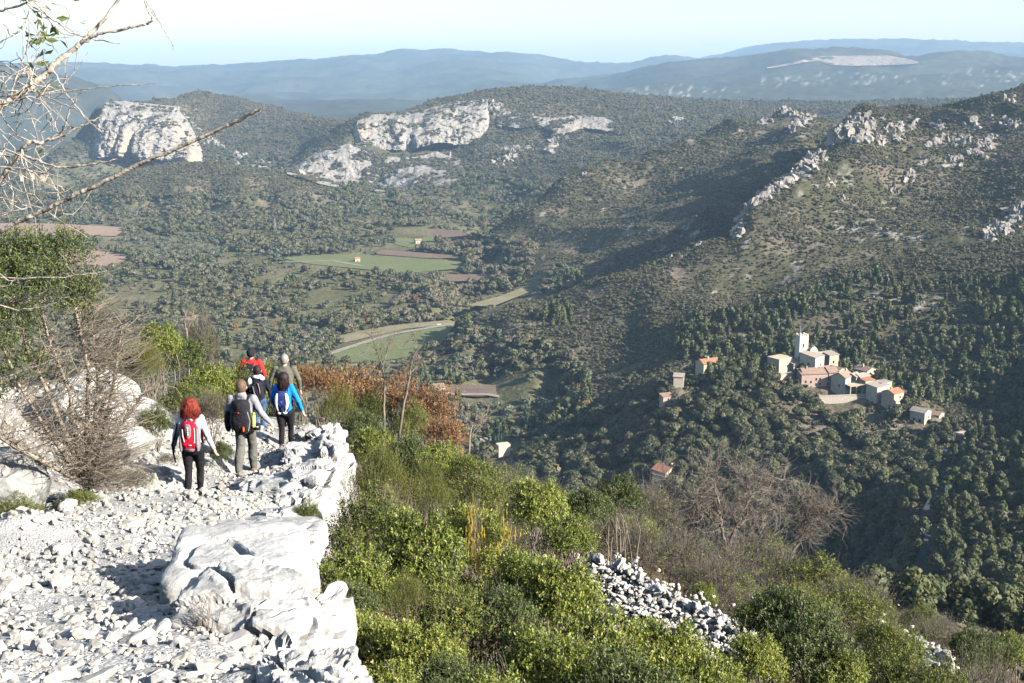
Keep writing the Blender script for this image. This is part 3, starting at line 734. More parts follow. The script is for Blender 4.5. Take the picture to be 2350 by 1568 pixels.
def candidates(y0, y1, per_m2, u0=-0.46, u1=0.47):
    n = int((u1 - u0) / 2 * (y1 ** 2 - y0 ** 2) * per_m2)
    y = np.sqrt(rng.random(n) * (y1 ** 2 - y0 ** 2) + y0 ** 2); x = (u0 + (u1 - u0) * rng.random(n)) * y
    z = land_h(x, y); px, py = project(x, y, z)
    return x, y, z, px, py
def off_fields(x, y, margin=0.0):
    k = np.ones(len(x), bool)
    for f in FIELDS:
        lo, hi = f.min(0), f.max(0); i = np.nonzero((x > lo[0]) & (x < hi[0]) & (y > lo[1]) & (y < hi[1]))[0]
        if len(i): k[i[in_poly(x[i], y[i], f)]] = False
    return k
HOUSES = []      # (x, y, r) filled by the village below; the woods are built after it
# ================================================================== houses, tower, pylons
M_WALLW = plain('white_render', (0.60, 0.49, 0.35), 0.9, 0.16, 0.6)
M_WALLC = plain('cream_render', (0.52, 0.405, 0.27), 0.9, 0.2, 0.6)
M_WALLS = plain('grey_rubble_wall', (0.42, 0.36, 0.28), 0.95, 0.25, 1.2)
M_WALLP = plain('pinkish_stone_wall', (0.44, 0.31, 0.24), 0.95, 0.2, 1.0)
M_TOWER = plain('pale_ashlar', (0.60, 0.53, 0.41), 0.95, 0.12, 0.9)
def tile_mat(name, c):
    m, nt, b = mat_new(name)
    tc = nd(nt, 'ShaderNodeTexCoord'); w = nd(nt, 'ShaderNodeTexWave'); w.inputs['Scale'].default_value = 1.4; w.inputs['Distortion'].default_value = 1.5
    nt.links.new(tc.outputs['Object'], w.inputs['Vector'])
    c = np.array(c); col = mix(nt, noise(nt, 0.7, 4, coord='Object'), tuple(c * 0.75), tuple(np.clip(c * 1.25, 0, 1)))
    nt.links.new(mix(nt, 0.25, col, w.outputs[0], 'MULTIPLY'), b.inputs['Base Color']); b.inputs['Roughness'].default_value = 0.9
    bump(nt, b, w.outputs[1], 0.5, 0.1)
    return m
M_TRED = tile_mat('orange_roof_tiles', (0.46, 0.20, 0.115))
M_TBRN = tile_mat('old_brown_roof_tiles', (0.36, 0.24, 0.17))
M_TGRY = tile_mat('weathered_roof_tiles', (0.40, 0.33, 0.26))
M_PANE = plain('dark_window_glass', (0.02, 0.022, 0.026), 0.15, 0.1, 3, 0.5)
M_SHUT = plain('painted_shutter', (0.20, 0.17, 0.14), 0.7, 0.1, 3)
M_STEEL = plain('galvanised_steel', (0.32, 0.36, 0.38), 0.5, 0.1, 3, 0.4, 0.6)
M_GREEN = plain('green_painted_steel', (0.10, 0.22, 0.17), 0.6, 0.1, 3)
def house(name, label, px, py, d, w, dep, h, roof, a, wall, tile, wins=(), cat='house', chim=None, rh=None, over=0.35, group=None, clear=None):
    """front face (local -y) turned a degrees towards the sun side; (px, py) is the middle of the front's foot"""
    p = P(px, py, d); a = R(a)
    if name == 'village_house': w, dep, h = w * 1.1, dep * 1.1, h * 1.08
    root = empty(name, p, a); tag(root, label, cat, group)
    base = -7.0
    cx, cyy = 0, dep / 2
    rh = rh if rh is not None else (0.26 * (dep if roof == 'x' else w))
    b_ = MB(); W = w / 2
    if roof in ('x', 'y'):
        if roof == 'x':   # ridge along x: gable triangles on the sides
            v = [(-W, 0, base), (W, 0, base), (W, dep, base), (-W, dep, base), (-W, 0, h), (W, 0, h), (W, dep, h), (-W, dep, h), (-W, dep / 2, h + rh), (W, dep / 2, h + rh)]
            b_.add(v, [[0, 1, 5, 4], [2, 3, 7, 6], [1, 2, 6, 5], [3, 0, 4, 7]]); b_.add(v, [[4, 7, 8], [6, 5, 9]])
        else:
            v = [(-W, 0, base), (W, 0, base), (W, dep, base), (-W, dep, base), (-W, 0, h), (W, 0, h), (W, dep, h), (-W, dep, h), (0, 0, h + rh), (0, dep, h + rh)]
            b_.add(v, [[0, 1, 5, 4], [2, 3, 7, 6], [1, 2, 6, 5], [3, 0, 4, 7]]); b_.add(v, [[4, 5, 8], [6, 7, 9]])
    elif roof == 'shed':
        v = [(-W, 0, base), (W, 0, base), (W, dep, base), (-W, dep, base), (-W, 0, h), (W, 0, h), (W, dep, h + rh), (-W, dep, h + rh)]
        b_.add(v, [[0, 1, 5, 4], [2, 3, 7, 6], [1, 2, 6, 5], [3, 0, 4, 7]])
    else: b_.box((0, dep / 2, (base + h) / 2), (w, dep, h - base))
    b_.build('wall', wall, root)
    r_ = MB(); t = 0.22; o = over
    def slab(q):
        q = np.array(q, float); n = np.cross(q[1] - q[0], q[3] - q[0]); n /= np.linalg.norm(n); n *= np.sign(n[2]) * t
        r_.add(np.concatenate([q + 0.02 * n, q + n]), [[0, 1, 2, 3], [4, 5, 6, 7], [0, 1, 5, 4], [1, 2, 6, 5], [2, 3, 7, 6], [3, 0, 4, 7]])
    if roof == 'x':
        k = rh / (dep / 2)
        slab([(-W - o, -o, h - o * k), (W + o, -o, h - o * k), (W + o, dep / 2, h + rh), (-W - o, dep / 2, h + rh)])
        slab([(-W - o, dep + o, h - o * k), (W + o, dep + o, h - o * k), (W + o, dep / 2, h + rh), (-W - o, dep / 2, h + rh)])
    elif roof == 'y':
        k = rh / W
        slab([(-W - o, -o, h - o * k), (-W - o, dep + o, h - o * k), (0, dep + o, h + rh), (0, -o, h + rh)])
        slab([(W + o, -o, h - o * k), (W + o, dep + o, h - o * k), (0, dep + o, h + rh), (0, -o, h + rh)])
    elif roof == 'shed':
        k = rh / dep
        slab([(-W - o, -o, h - o * k), (W + o, -o, h - o * k), (W + o, dep + o, h + rh + o * k), (-W - o, dep + o, h + rh + o * k)])
    else:
        r_.box((0, dep / 2, h + 0.15), (w + 0.3, dep + 0.3, 0.3))
    ro = r_.build('roof', tile, root)
    if chim:
        MB().box((chim[0], chim[1], h + rh + 0.35), (0.8, 0.8, 1.8)).build('chimney', wall, ro)
    for face, s, z, ww, wh in wins:
        if face == 'f': c = (s, -0.04, z); sz = (ww, 0.16, wh); pc = (s, -0.08, z); ps = (ww - 0.25, 0.16, wh - 0.25)
        elif face == 'r': c = (W + 0.04, s, z); sz = (0.16, ww, wh); pc = (W + 0.08, s, z); ps = (0.16, ww - 0.25, wh - 0.25)
        else: c = (-W - 0.04, s, z); sz = (0.16, ww, wh); pc = (-W - 0.08, s, z); ps = (0.16, ww - 0.25, wh - 0.25)
        isd = z - wh / 2 < 0.2
        f = MB().box(c, sz).build('door' if isd else 'window', M_SHUT, root)
        MB().box(pc, ps).build('panel' if isd else 'pane', M_SHUT if isd else M_PANE, f)
    HOUSES.append((p[0] - math.sin(a) * dep / 2, p[1] + math.cos(a) * dep / 2, max(w, dep) * 0.58 + 2.2, clear if clear is not None else (7.0 if name in ('village_house', 'terrace_wall') else 17.0)))
    return root
# the castle tower
tw = empty('castle_tower', P(1844, 812, 656), R(14)); tag(tw, 'square pale stone castle tower with a mast, above the village', 'tower')
b_ = MB(); b_.box((0, 2.6, 1.0), (5.2, 5.2, 18.0)); b_.build('wall', M_TOWER, tw)
for i, (x_, y_) in enumerate([(-2.1, 0.5), (-0.7, 0.45), (2.1, 0.5), (-2.1, 2.6), (-2.1, 4.75), (2.1, 2.6), (2.1, 4.75), (0, 4.75)]):
    MB().box((x_, y_, 10.35), (0.9, 0.8, 0.7)).build('merlon', M_TOWER, tw)
f_ = MB().box((-0.3, -0.03, 4.6), (0.7, 0.14, 2.2)).build('window', M_SHUT, tw); MB().box((-0.3, -0.06, 4.6), (0.5, 0.14, 2.0)).build('pane', M_PANE, f_)
mm = MB().tube([(-1.6, 2.0, 9.6), (-1.6, 2.0, 15.6)], [0.28, 0.16], 6).build('mast', M_STEEL, tw)
MB().box((-1.8, 2.0, 14.7), (1.0, 0.25, 0.25)).build('antenna', M_STEEL, mm)
HOUSES.append((tw.location.x, tw.location.y + 3, 8, 7))
rw = empty('ruined_wall', P(1868, 812, 655), R(14)); tag(rw, 'broken sloping ruin wall against the right side of the tower', 'wall')
v = np.array([(-2.2, 0, -6), (2.6, 0, -6), (2.6, 0, 1.0), (1.5, 0, 3.0), (0.2, 0, 4.2), (-1.2, 0, 3.4), (-2.2, 0, 2.6)]); v2 = v + np.array([0, 1.4, 0]); n = len(v); q = np.arange(n)
b_ = MB(); cvs = np.concatenate([v, v2]); b_.add(cvs, np.stack([q, (q + 1) % n, (q + 1) % n + n, q + n], 1)); b_.add(cvs, [[0, i, i + 1] for i in range(1, n - 1)]); b_.add(cvs, [[n, n + i + 1, n + i] for i in range(1, n - 1)])
b_.build('masonry', M_TOWER, rw); MB().box((0.4, -0.5, -2.0), (9.0, 1.4, 6.0)).build('foundation', M_WALLS, rw); HOUSES.append((rw.location.x, rw.location.y, 5, 7))
F2 = lambda s, z: ('f', s, z, 1.0, 1.5)
house('village_house', 'grey stone house with a sunlit right wall, just below the tower', 1880, 853, 648, 8.5, 8.5, 7.6, 'shed', 46, M_WALLW, M_TGRY, [('l', 4, 4.4, 1.2, 1.4), ('f', 1.0, 3.6, 0.9, 1.2)], rh=1.6)
house('village_house', 'low grey house wing left of the grey stone house', 1862, 855, 650, 4.5, 7, 5.6, 'shed', 40, M_WALLS, M_TBRN, [('l', 4, 3.4, 0.9, 1.1)], rh=1.0)
house('village_house', 'narrow cream house at the upper right of the village', 1913, 848, 652, 5.8, 6, 7.4, 'shed', 26, M_WALLC, M_TGRY, [('f', -0.3, 4.2, 1.1, 1.6)], rh=0.8)
house('village_house', 'cream walled house with a dark left side, left of the tower foot', 1802, 862, 650, 9.2, 8.0, 8.6, 'flat', 34, M_WALLC, M_WALLC, [('f', 1.5, 5.2, 1.0, 1.4)], rh=0)
house('terrace_wall', 'sloping pale retaining wall in front of the cream walled house', 1806, 872, 642, 10, 2.5, 3.0, 'flat', 34, M_WALLC, M_WALLS, [], 'wall', rh=0)
house('village_house', 'long pinkish stone house with rows of small windows', 1880, 897, 636, 16.5, 8.5, 8.6, 'x', 8, M_WALLP, M_TBRN, [('f', s_, z_, 0.9, 1.35) for s_ in (-1.9, 0.2, 4.6) for z_ in (3.6, 6.4)] + [('f', -4.8, 5.0, 0.9, 1.3)], chim=(-6, 4), rh=2.2)
house('village_house', 'low brown-roofed house left end of the pinkish row', 1848, 897, 634, 4.2, 7.0, 8.2, 'shed', 6, M_WALLP, M_TBRN, [('f', 0, 5, 0.9, 1.3)], rh=1.2)
house('village_house', 'brown-roofed house joined to the right of the pinkish row', 1912, 894, 637, 5.0, 8.0, 8.6, 'x', 14, M_WALLP, M_TBRN, [('f', -1.0, 4.8, 0.9, 1.4)], rh=2.0)
house('village_house', 'tall gabled house with a bright right wall in the village centre', 1948, 898, 632, 8.2, 7.5, 7.2, 'x', 48, M_WALLW, M_TBRN, [('l', 3.5, 3.4, 0.9, 1.2)], chim=(2.4, 3.6), rh=2.4)
house('village_house', 'small gabled house behind the carport', 1970, 885, 634, 5.0, 5.5, 4.6, 'x', 46, M_WALLW, M_TGRY, [], rh=1.5)
house('village_house', 'cream gabled house at the back right of the village', 2000, 875, 640, 7.6, 8.0, 5.4, 'y', 34, M_WALLC, M_TBRN, [('f', 0.8, 2.6, 1.0, 1.3)], chim=(-1.5, 5), rh=1.7)
house('village_house', 'flat-roofed reddish house right of the carport', 1996, 889, 630, 6.0, 5.0, 3.4, 'shed', 30, M_WALLC, M_TRED, [], rh=0.7)
house('village_house', 'low white house with a long bright wall at the right of the village', 2026, 908, 622, 9.8, 6.0, 4.6, 'shed', 40, M_WALLW, M_TGRY, [], rh=0.9)
house('village_house', 'pale flat annexe above the low white house', 2034, 895, 627, 7.0, 5.0, 3.6, 'flat', 30, M_WALLC, M_TGRY, [], rh=0)
house('village_house', 'red-roofed house at the far right end of the village', 2062, 922, 612, 7.2, 7.0, 4.2, 'x', 36, M_WALLC, M_TRED, [('f', 1, 2.2, 0.9, 1.2)], chim=(-2, 3.5), rh=1.6)
house('village_house', 'small brown-roofed house squeezed behind the pinkish row', 1902, 872, 644, 7.0, 6.0, 5.0, 'x', 30, M_WALLS, M_TBRN, [], rh=1.6)
house('village_house', 'tan gabled house between the tall gabled house and the grey stone house', 1932, 876, 642, 6.6, 6.5, 5.6, 'y', 38, M_WALLC, M_TBRN, [('f', 0, 3.0, 0.9, 1.2)], rh=1.5)
house('village_house', 'low tan house below the back cream gabled house', 1985, 884, 634, 7.0, 5.5, 4.2, 'x', 34, M_WALLC, M_TGRY, [], rh=1.4)
house('village_house', 'low stone house under the tower, right of the cream walled house', 1832, 858, 651, 6.5, 6.0, 5.2, 'shed', 30, M_WALLS, M_TGRY, [('f', 0.5, 3.0, 0.9, 1.1)], rh=1.0)
house('terrace_wall', 'long low garden wall along the front of the village', 1935, 912, 622, 26, 1.2, 0.8, 'flat', 8, M_WALLS, M_WALLS, [], 'wall', rh=0)
cpt = empty('carport', P(1972, 902, 626), R(18)); tag(cpt, 'open shed with a pale sheet roof and posts in the village', 'shed')
MB().box((0, 3, 3.9), (11.4, 6.4, 0.25)).build('roof', M_WALLC, cpt)
for x_ in (-5.4, -1.8, 1.8, 5.4): MB().box((x_, 0.1, 0.4), (0.35, 0.35, 6.8)).build('post', M_WALLW, cpt)
MB().box((0, 6.0, 0.4), (11, 0.3, 6.6)).build('back_wall', M_WALLS, cpt); HOUSES.append((cpt.location.x, cpt.location.y + 3, 8.5, 8))
house('village_house', 'orange-roofed pale house left of the village by bare trees', 1634, 852, 655, 9.8, 7.5, 4.0, 'x', 24, M_WALLC, M_TRED, [('f', -2, 1.8, 0.9, 1.3), ('r', 3.8, 2.2, 0.9, 1.2)], chim=(-0.5, 3.7), rh=1.9)
house('barn', 'small white shed at the left edge of the village', 1557, 884, 640, 5.4, 5.0, 4.4, 'shed', -12, M_WALLW, M_TGRY, [], rh=0.9)
house('village_house', 'small pinkish ruin low on the left below the village', 1534, 922, 628, 5.6, 4.0, 2.6, 'shed', 20, M_WALLP, M_TBRN, [('f', 0, 1.4, 0.9, 1.0)], rh=0.7)
house('white_house', 'white gabled house with a dark left side on the right of the village hill', 2128, 975, 598, 6.6, 8.0, 6.6, 'y', 44, M_WALLW, M_TGRY, [('f', 0.4, 3.9, 0.8, 1.3), ('l', 2.5, 2.2, 1.2, 1.8), ('l', 5.5, 2.2, 1.2, 1.8)], rh=1.5)
house('house_wing', 'brown-roofed wing behind the right side of the white gabled house', 2160, 968, 606, 6.6, 6.0, 3.8, 'y', 48, M_WALLC, M_TBRN, [], 'house', rh=1.3)
house('stone_house', 'small cream stone house above the shaded road on the right', 2211, 1018, 572, 6.0, 5.0, 4.0, 'x', 20, M_WALLC, M_TGRY, [('f', -0.8, 2.6, 0.9, 1.1)], rh=1.2)
house('cottage', 'white cottage with an orange tile roof alone in the wood', 1540, 1098, 562, 8.0, 8.4, 3.5, 'y', 40, M_WALLW, M_TRED, [('f', -1.5, 1.8, 1.0, 1.1), ('f', 2.4, 1.8, 1.0, 1.1)], chim=(2.4, 2.0), rh=1.9, over=0.6)
house('farmhouse', 'white farmhouse in the valley clearing right of the orange shrubs', 1010, 908, 822, 7.4, 6.0, 5.6, 'shed', 16, M_WALLW, M_TBRN, [('f', -1.2, 3.2, 0.9, 1.4)], rh=1.4)
house('farm_annexe', 'low lean-to at the right end of the white farmhouse', 1029, 911, 818, 4.4, 4.5, 2.8, 'y', 30, M_WALLW, M_TBRN, [], 'house', rh=1.0)
house('hut', 'small pale stone hut on the edge of the far meadow', 821, 602, 1400, 6.0, 5.0, 4.0, 'x', 24, M_WALLC, M_TRED, [('f', 0, 1.4, 1.2, 1.6)], rh=1.2)
house('barn', 'two-storey stone barn beside the small pale meadow', 961, 565, 1545, 8.0, 7.0, 7.0, 'x', 22, M_WALLC, M_TBRN, [('f', -1, 4.4, 1.0, 1.4)], rh=1.8)
house('shed', 'tiny white shed under a round tree at the end of the meadow', 1009, 754, 1047, 3.2, 3.0, 2.6, 'shed', 20, M_WALLW, M_WALLW, [], rh=0.5)
house('villa', 'orange-roofed villa half hidden by trees at the ridge foot', 1146, 762, 985, 11.0, 6.5, 2.6, 'x', 35, M_WALLC, M_TRED, [], 'house', rh=1.8)
house('garden_house', 'white flat garden house behind the three cypresses', 1158, 1031, 670, 7.0, 5.0, 2.2, 'flat', 20, M_WALLW, M_WALLW, [], 'house', rh=0)
house('garden_house', 'small white house left of the three cypresses', 1112, 1021, 692, 4.0, 4.0, 2.6, 'x', 20, M_WALLW, M_TGRY, [], 'house', rh=0.9)
house('farmhouse', 'pale farmhouse roof seen above the bushes left of the hikers', 519, 816, 955, 6.5, 5.0, 3.6, 'x', 25, M_WALLC, M_TGRY, [], rh=1.2)
for i, (px, py, d, w_, lb) in enumerate(((50, 408, 2380, 6, 'leftmost white house far off behind the branches'), (74, 404, 2400, 8, 'middle white house far off behind the branches'), (98, 408, 2390, 7, 'rightmost white house far off behind the branches'),
                                        (406, 446, 1985, 6, 'left one of two tiny pale huts on the wooded knoll'), (434, 446, 1985, 7, 'right one of two tiny pale huts on the wooded knoll'))):
    house('far_house', lb, px, py, d, w_, 5, 3.4, 'x', 20, M_WALLC, M_TBRN if i < 3 else M_WALLC, [], 'house', rh=1.6)
# lattice pylons
def pylon(px, py, d, h, label, arms=True, mat=None):
    mat = mat or M_STEEL; p = P(px, py, d)
    t = empty('pylon', p); tag(t, label, 'pylon', 'power line pylons')
    w0, w1 = h * 0.085, h * 0.018; th = 0.004 * h
    lv = np.linspace(0, h, 9)
    wd = lambda z: w0 + (w1 - w0) * (z / h) ** 0.8
    for sx in (-1, 1):
        for sy in (-1, 1): MB().tube([(sx * wd(z), sy * wd(z), z if z else -2) for z in lv], th, 4).build('leg', mat, t)
    br = MB()
    for a, c in zip(lv[:-1], lv[1:]):
        for (ax, ay, bx, by) in ((-1, -1, 1, -1), (1, -1, 1, 1), (1, 1, -1, 1), (-1, 1, -1, -1)):
            br.tube([(ax * wd(a), ay * wd(a), a), (bx * wd(c), by * wd(c), c)], th * 0.6, 3); br.tube([(bx * wd(a), by * wd(a), a), (ax * wd(c), ay * wd(c), c)], th * 0.6, 3)
    br.build('bracing', mat, t)
    if arms:
        for z, l in ((h * 0.72, 0.16), (h * 0.84, 0.13), (h * 0.95, 0.09)):
            for s in (-1, 1): MB().tube([(s * wd(z), 0, z), (s * l * h, 0, z + 0.01 * h)], [th * 1.3, th * 0.7], 4).build('cross_arm', mat, t)
    return t
pylon(632, 538, 1630, 21, 'lattice pylon standing on the valley floor left of the middle')
pylon(1335, 392, 1625, 20, 'lattice pylon on the crest above the dirt patch')
pylon(1555, 298, 2560, 26, 'lattice pylon on the plateau slope left of the rocky peak')
pylon(1700, 252, 3050, 26, 'lattice pylon on the skyline of the plateau')
pylon(62, 498, 1850, 22, 'lattice pylon at the left edge behind the branches')
pylon(2166, 1195, 435, 14, 'slim green lattice mast beside the shaded road', False, M_GREEN)
for px, py, d, lb in ((2137, 1190, 438, 'grey concrete pole left of the green mast'), (2169, 1420, 330, 'pale concrete pole at the lower right near the pines'), (2340, 1420, 330, 'pale pole at the right picture edge near the pines'), (2096, 965, 601, 'white pole at the left corner of the white gabled house')):
    p = P(px, py, d); t = MB().tube([(0, 0, -2), (0, 0, 7.5)], [0.16, 0.10], 6).build('utility_pole', M_WALLS, None, False, p); tag(t, lb, 'pole')
def off_houses(x, y):
    k = np.ones(len(x), bool)
    for hx, hy, hr, hc_ in HOUSES:
        k &= (x - hx) ** 2 + (y - hy) ** 2 > hr * hr
        t = np.clip(hy - y, 0, hc_)                       # gardens and terraces lie open on the valley side
        k &= (x - hx * (hy - t) / hy) ** 2 + (y - (hy - t)) ** 2 > (hr * 0.66) ** 2
    return k
def in_sight(px, py): return (px > -120) & (px < 2470) & (py < 1640)
def pick(ids, n): return rng.choice(ids, n)
# ---- trees near enough to be told apart: the wood under the village and the pines on the right
NK_OAK = [crown_mesh('crown', M_OAK, s, dome_lobes(s, 11, 4.0, 6.4, z0=0.28, sub=0.44), 1050, 0.42, 2) for s in (31, 32, 33, 34)]
NK_PINE = [crown_mesh('crown', M_PINE, s, [(0, 0, 3.0, 1.9, 1.9, 1.3), (0.9, 0.4, 3.6, 1.3, 1.3, 1.1), (-0.9, -0.3, 3.9, 1.3, 1.3, 1.1), (0.1, -0.8, 4.6, 1.3, 1.2, 1.1), (-0.2, 0.7, 4.8, 1.3, 1.3, 1.2), (0.1, 0, 6.0, 1.1, 1.1, 1.1)], 800, 0.34, 2) for s in (35, 36, 37)]
NK_BARE = [crown_mesh('crown', M_BARE, s, dome_lobes(s, 9, 3.2, 5.4, z0=0.3, sub=0.4), 1200, 0.26, 1, inner=0.6) for s in (38, 39)]
def trunk_mesh(h, r, seed):
    q = np.random.default_rng(seed); b_ = MB()
    b_.tube([(0, 0, -1.0), (0.1, 0, h * 0.4), (0.15, 0.1, h * 0.75), (0.1, 0.15, h)], [r * 1.3, r, r * 0.7, r * 0.3], 6)
    for i in range(4):
        a = i * 1.6 + q.random(); z = h * (0.35 + 0.12 * i)
        b_.tube([(0.1, 0, z), (math.cos(a) * h * 0.14, math.sin(a) * h * 0.14, z + h * 0.1), (math.cos(a) * h * 0.26, math.sin(a) * h * 0.26, z + h * 0.22)], [r * 0.5, r * 0.35, r * 0.15], 5)
    return b_.mesh('trunk', M_BARK, True)
T_OAK, T_PINE = trunk_mesh(4.6, 0.26, 1), trunk_mesh(6.2, 0.18, 2)
def tree(name, crown, trunk, loc, s, rz, label, group):
    t = empty(name, loc, rz, s)
    c = obj('crown', crown, t); c['kind'] = 'stuff'
    obj('trunk', trunk, t)
    return tag(t, label, 'tree', group)
x, y, z, px, py = candidates(170, 690, 1 / 21.0, -0.02, 0.47)
vil = in_poly(px, py, [(1290, 985), (1420, 940), (1500, 905), (1560, 880), (1640, 868), (1760, 868), (1840, 905), (1960, 925), (2090, 935), (2160, 985), (2260, 965), (2470, 915), (2470, 1640), (1900, 1640), (1200, 1300), (1150, 1100)])
k = vil & off_fields(x, y) & off_houses(x, y) & in_sight(px, py) & (fbm2(x / 18, y / 18, 2, 3) > -0.36)
x, y, z, px, py = x[k], y[k], z[k], px[k], py[k]
pine = sstep(0.35, 0.65, 0.5 + 0.55 * fbm2(x / 45, y / 45, 3, 77) + 0.0011 * (px - 1950) + 0.0012 * (py - 1080)) > rng.random(len(x))
leafless = ~pine & in_poly(px, py, [(1290, 985), (1440, 925), (1600, 900), (1640, 930), (1500, 1010), (1380, 1080), (1200, 1100)]) & (rng.random(len(x)) < 0.6)
order = np.argsort(y)
no = npn = nb = 0; rest = []
for i in order:
    s = 0.55 + 0.85 * rng.random() ** 1.5; rz = rng.uniform(0, 6.28)
    loc = (x[i], y[i], z[i] - 0.3)
    if leafless[i] and nb < 60:
        tree('leafless_tree', NK_BARE[nb % 2], T_OAK, loc, s, rz, 'leafless purple-grey tree beside the road left of the village wood', 'bare trees left of the village'); nb += 1
    elif pine[i] and npn < 290:
        tree('pine_tree', NK_PINE[npn % 3], T_PINE, loc, s * 0.98, rz, *(('green pine on the slope right of the shaded road, lower right of the picture', 'pines right of the shaded road') if px[i] > 2165 else ('round-topped pine in the ravine left of the shaded road', 'pines left of the shaded road') if px[i] > 1900 else ('scattered green pine among the oaks below the village', 'pines among the oaks'))); npn += 1
    elif not pine[i] and no < 290:
        tree('oak_tree', NK_OAK[no % 4], T_OAK, loc, s, rz, *(('dark evergreen oak growing close beside the village houses', 'oaks by the houses') if any((x[i] - q_[0]) ** 2 + (y[i] - q_[1]) ** 2 < (q_[2] + 9) ** 2 for q_ in HOUSES) else ('round evergreen oak in the wood around the lone cottage', 'oaks around the lone cottage') if px[i] < 1640 else ('dark round evergreen oak on the slope in front of the village', 'oaks in front of the village') if px[i] < 2120 else ('round evergreen oak on the slope right of the shaded road', 'oaks right of the shaded road'))); no += 1
    else: rest.append((i, s, rz))
ri = np.array([r_[0] for r_ in rest]); rs = np.array([r_[1] for r_ in rest]); rr = np.array([r_[2] for r_ in rest])
# understorey filling the gaps between the crowns
ux, uy, uz, upx, upy = candidates(200, 690, 1 / 9.0, -0.02, 0.47)
uk = in_poly(upx, upy, [(1290, 985), (1420, 940), (1500, 905), (1560, 880), (1640, 868), (1760, 868), (1840, 880), (1960, 905), (2090, 920), (2160, 960), (2260, 950), (2470, 915), (2470, 1640), (1900, 1640), (1200, 1300), (1150, 1100)]) & off_fields(ux, uy)
for hx, hy, hr, hc_ in HOUSES:
    uk &= (ux - hx) ** 2 + (uy - hy) ** 2 > (hr * 0.7) ** 2
    if hc_ > 10: uk &= (ux - hx) ** 2 + (uy - hy + 7) ** 2 > (hr * 0.7) ** 2
ids = np.where(pine[ri], 4 + rng.integers(0, 3, len(ri)), rng.integers(0, 4, len(ri)))
nu_ = int(uk.sum()); us_ = rng.uniform(0.5, 1.25, nu_)
o = scatter('village_wood', NK_OAK + NK_PINE + K_SCRUB, np.concatenate([np.column_stack([x[ri], y[ri], z[ri] - 0.3]), np.column_stack([ux[uk], uy[uk], uz[uk] - 0.2])]), np.concatenate([rs, us_]), np.concatenate([rr, rng.random(nu_) * 6.28]), np.concatenate([ids, 7 + rng.integers(0, 3, nu_)]))
tag(o, 'dense evergreen wood covering the hill around the village', 'wood', kind='stuff')
print('trees', no, npn, nb, len(ri))
sx_, sy_, sz_, _a, _b = candidates(62, 215, 1 / 5.0, -0.45, 0.6)
o = scatter('hillside_scrub', K_SCRUB, np.column_stack([sx_, sy_, sz_ - 0.2]), rng.uniform(0.5, 1.3, len(sx_)), rng.random(len(sx_)) * 6.28, rng.integers(0, 3, len(sx_)))
tag(o, 'scrub on the steep slope falling away below the path', 'scrub', kind='stuff')

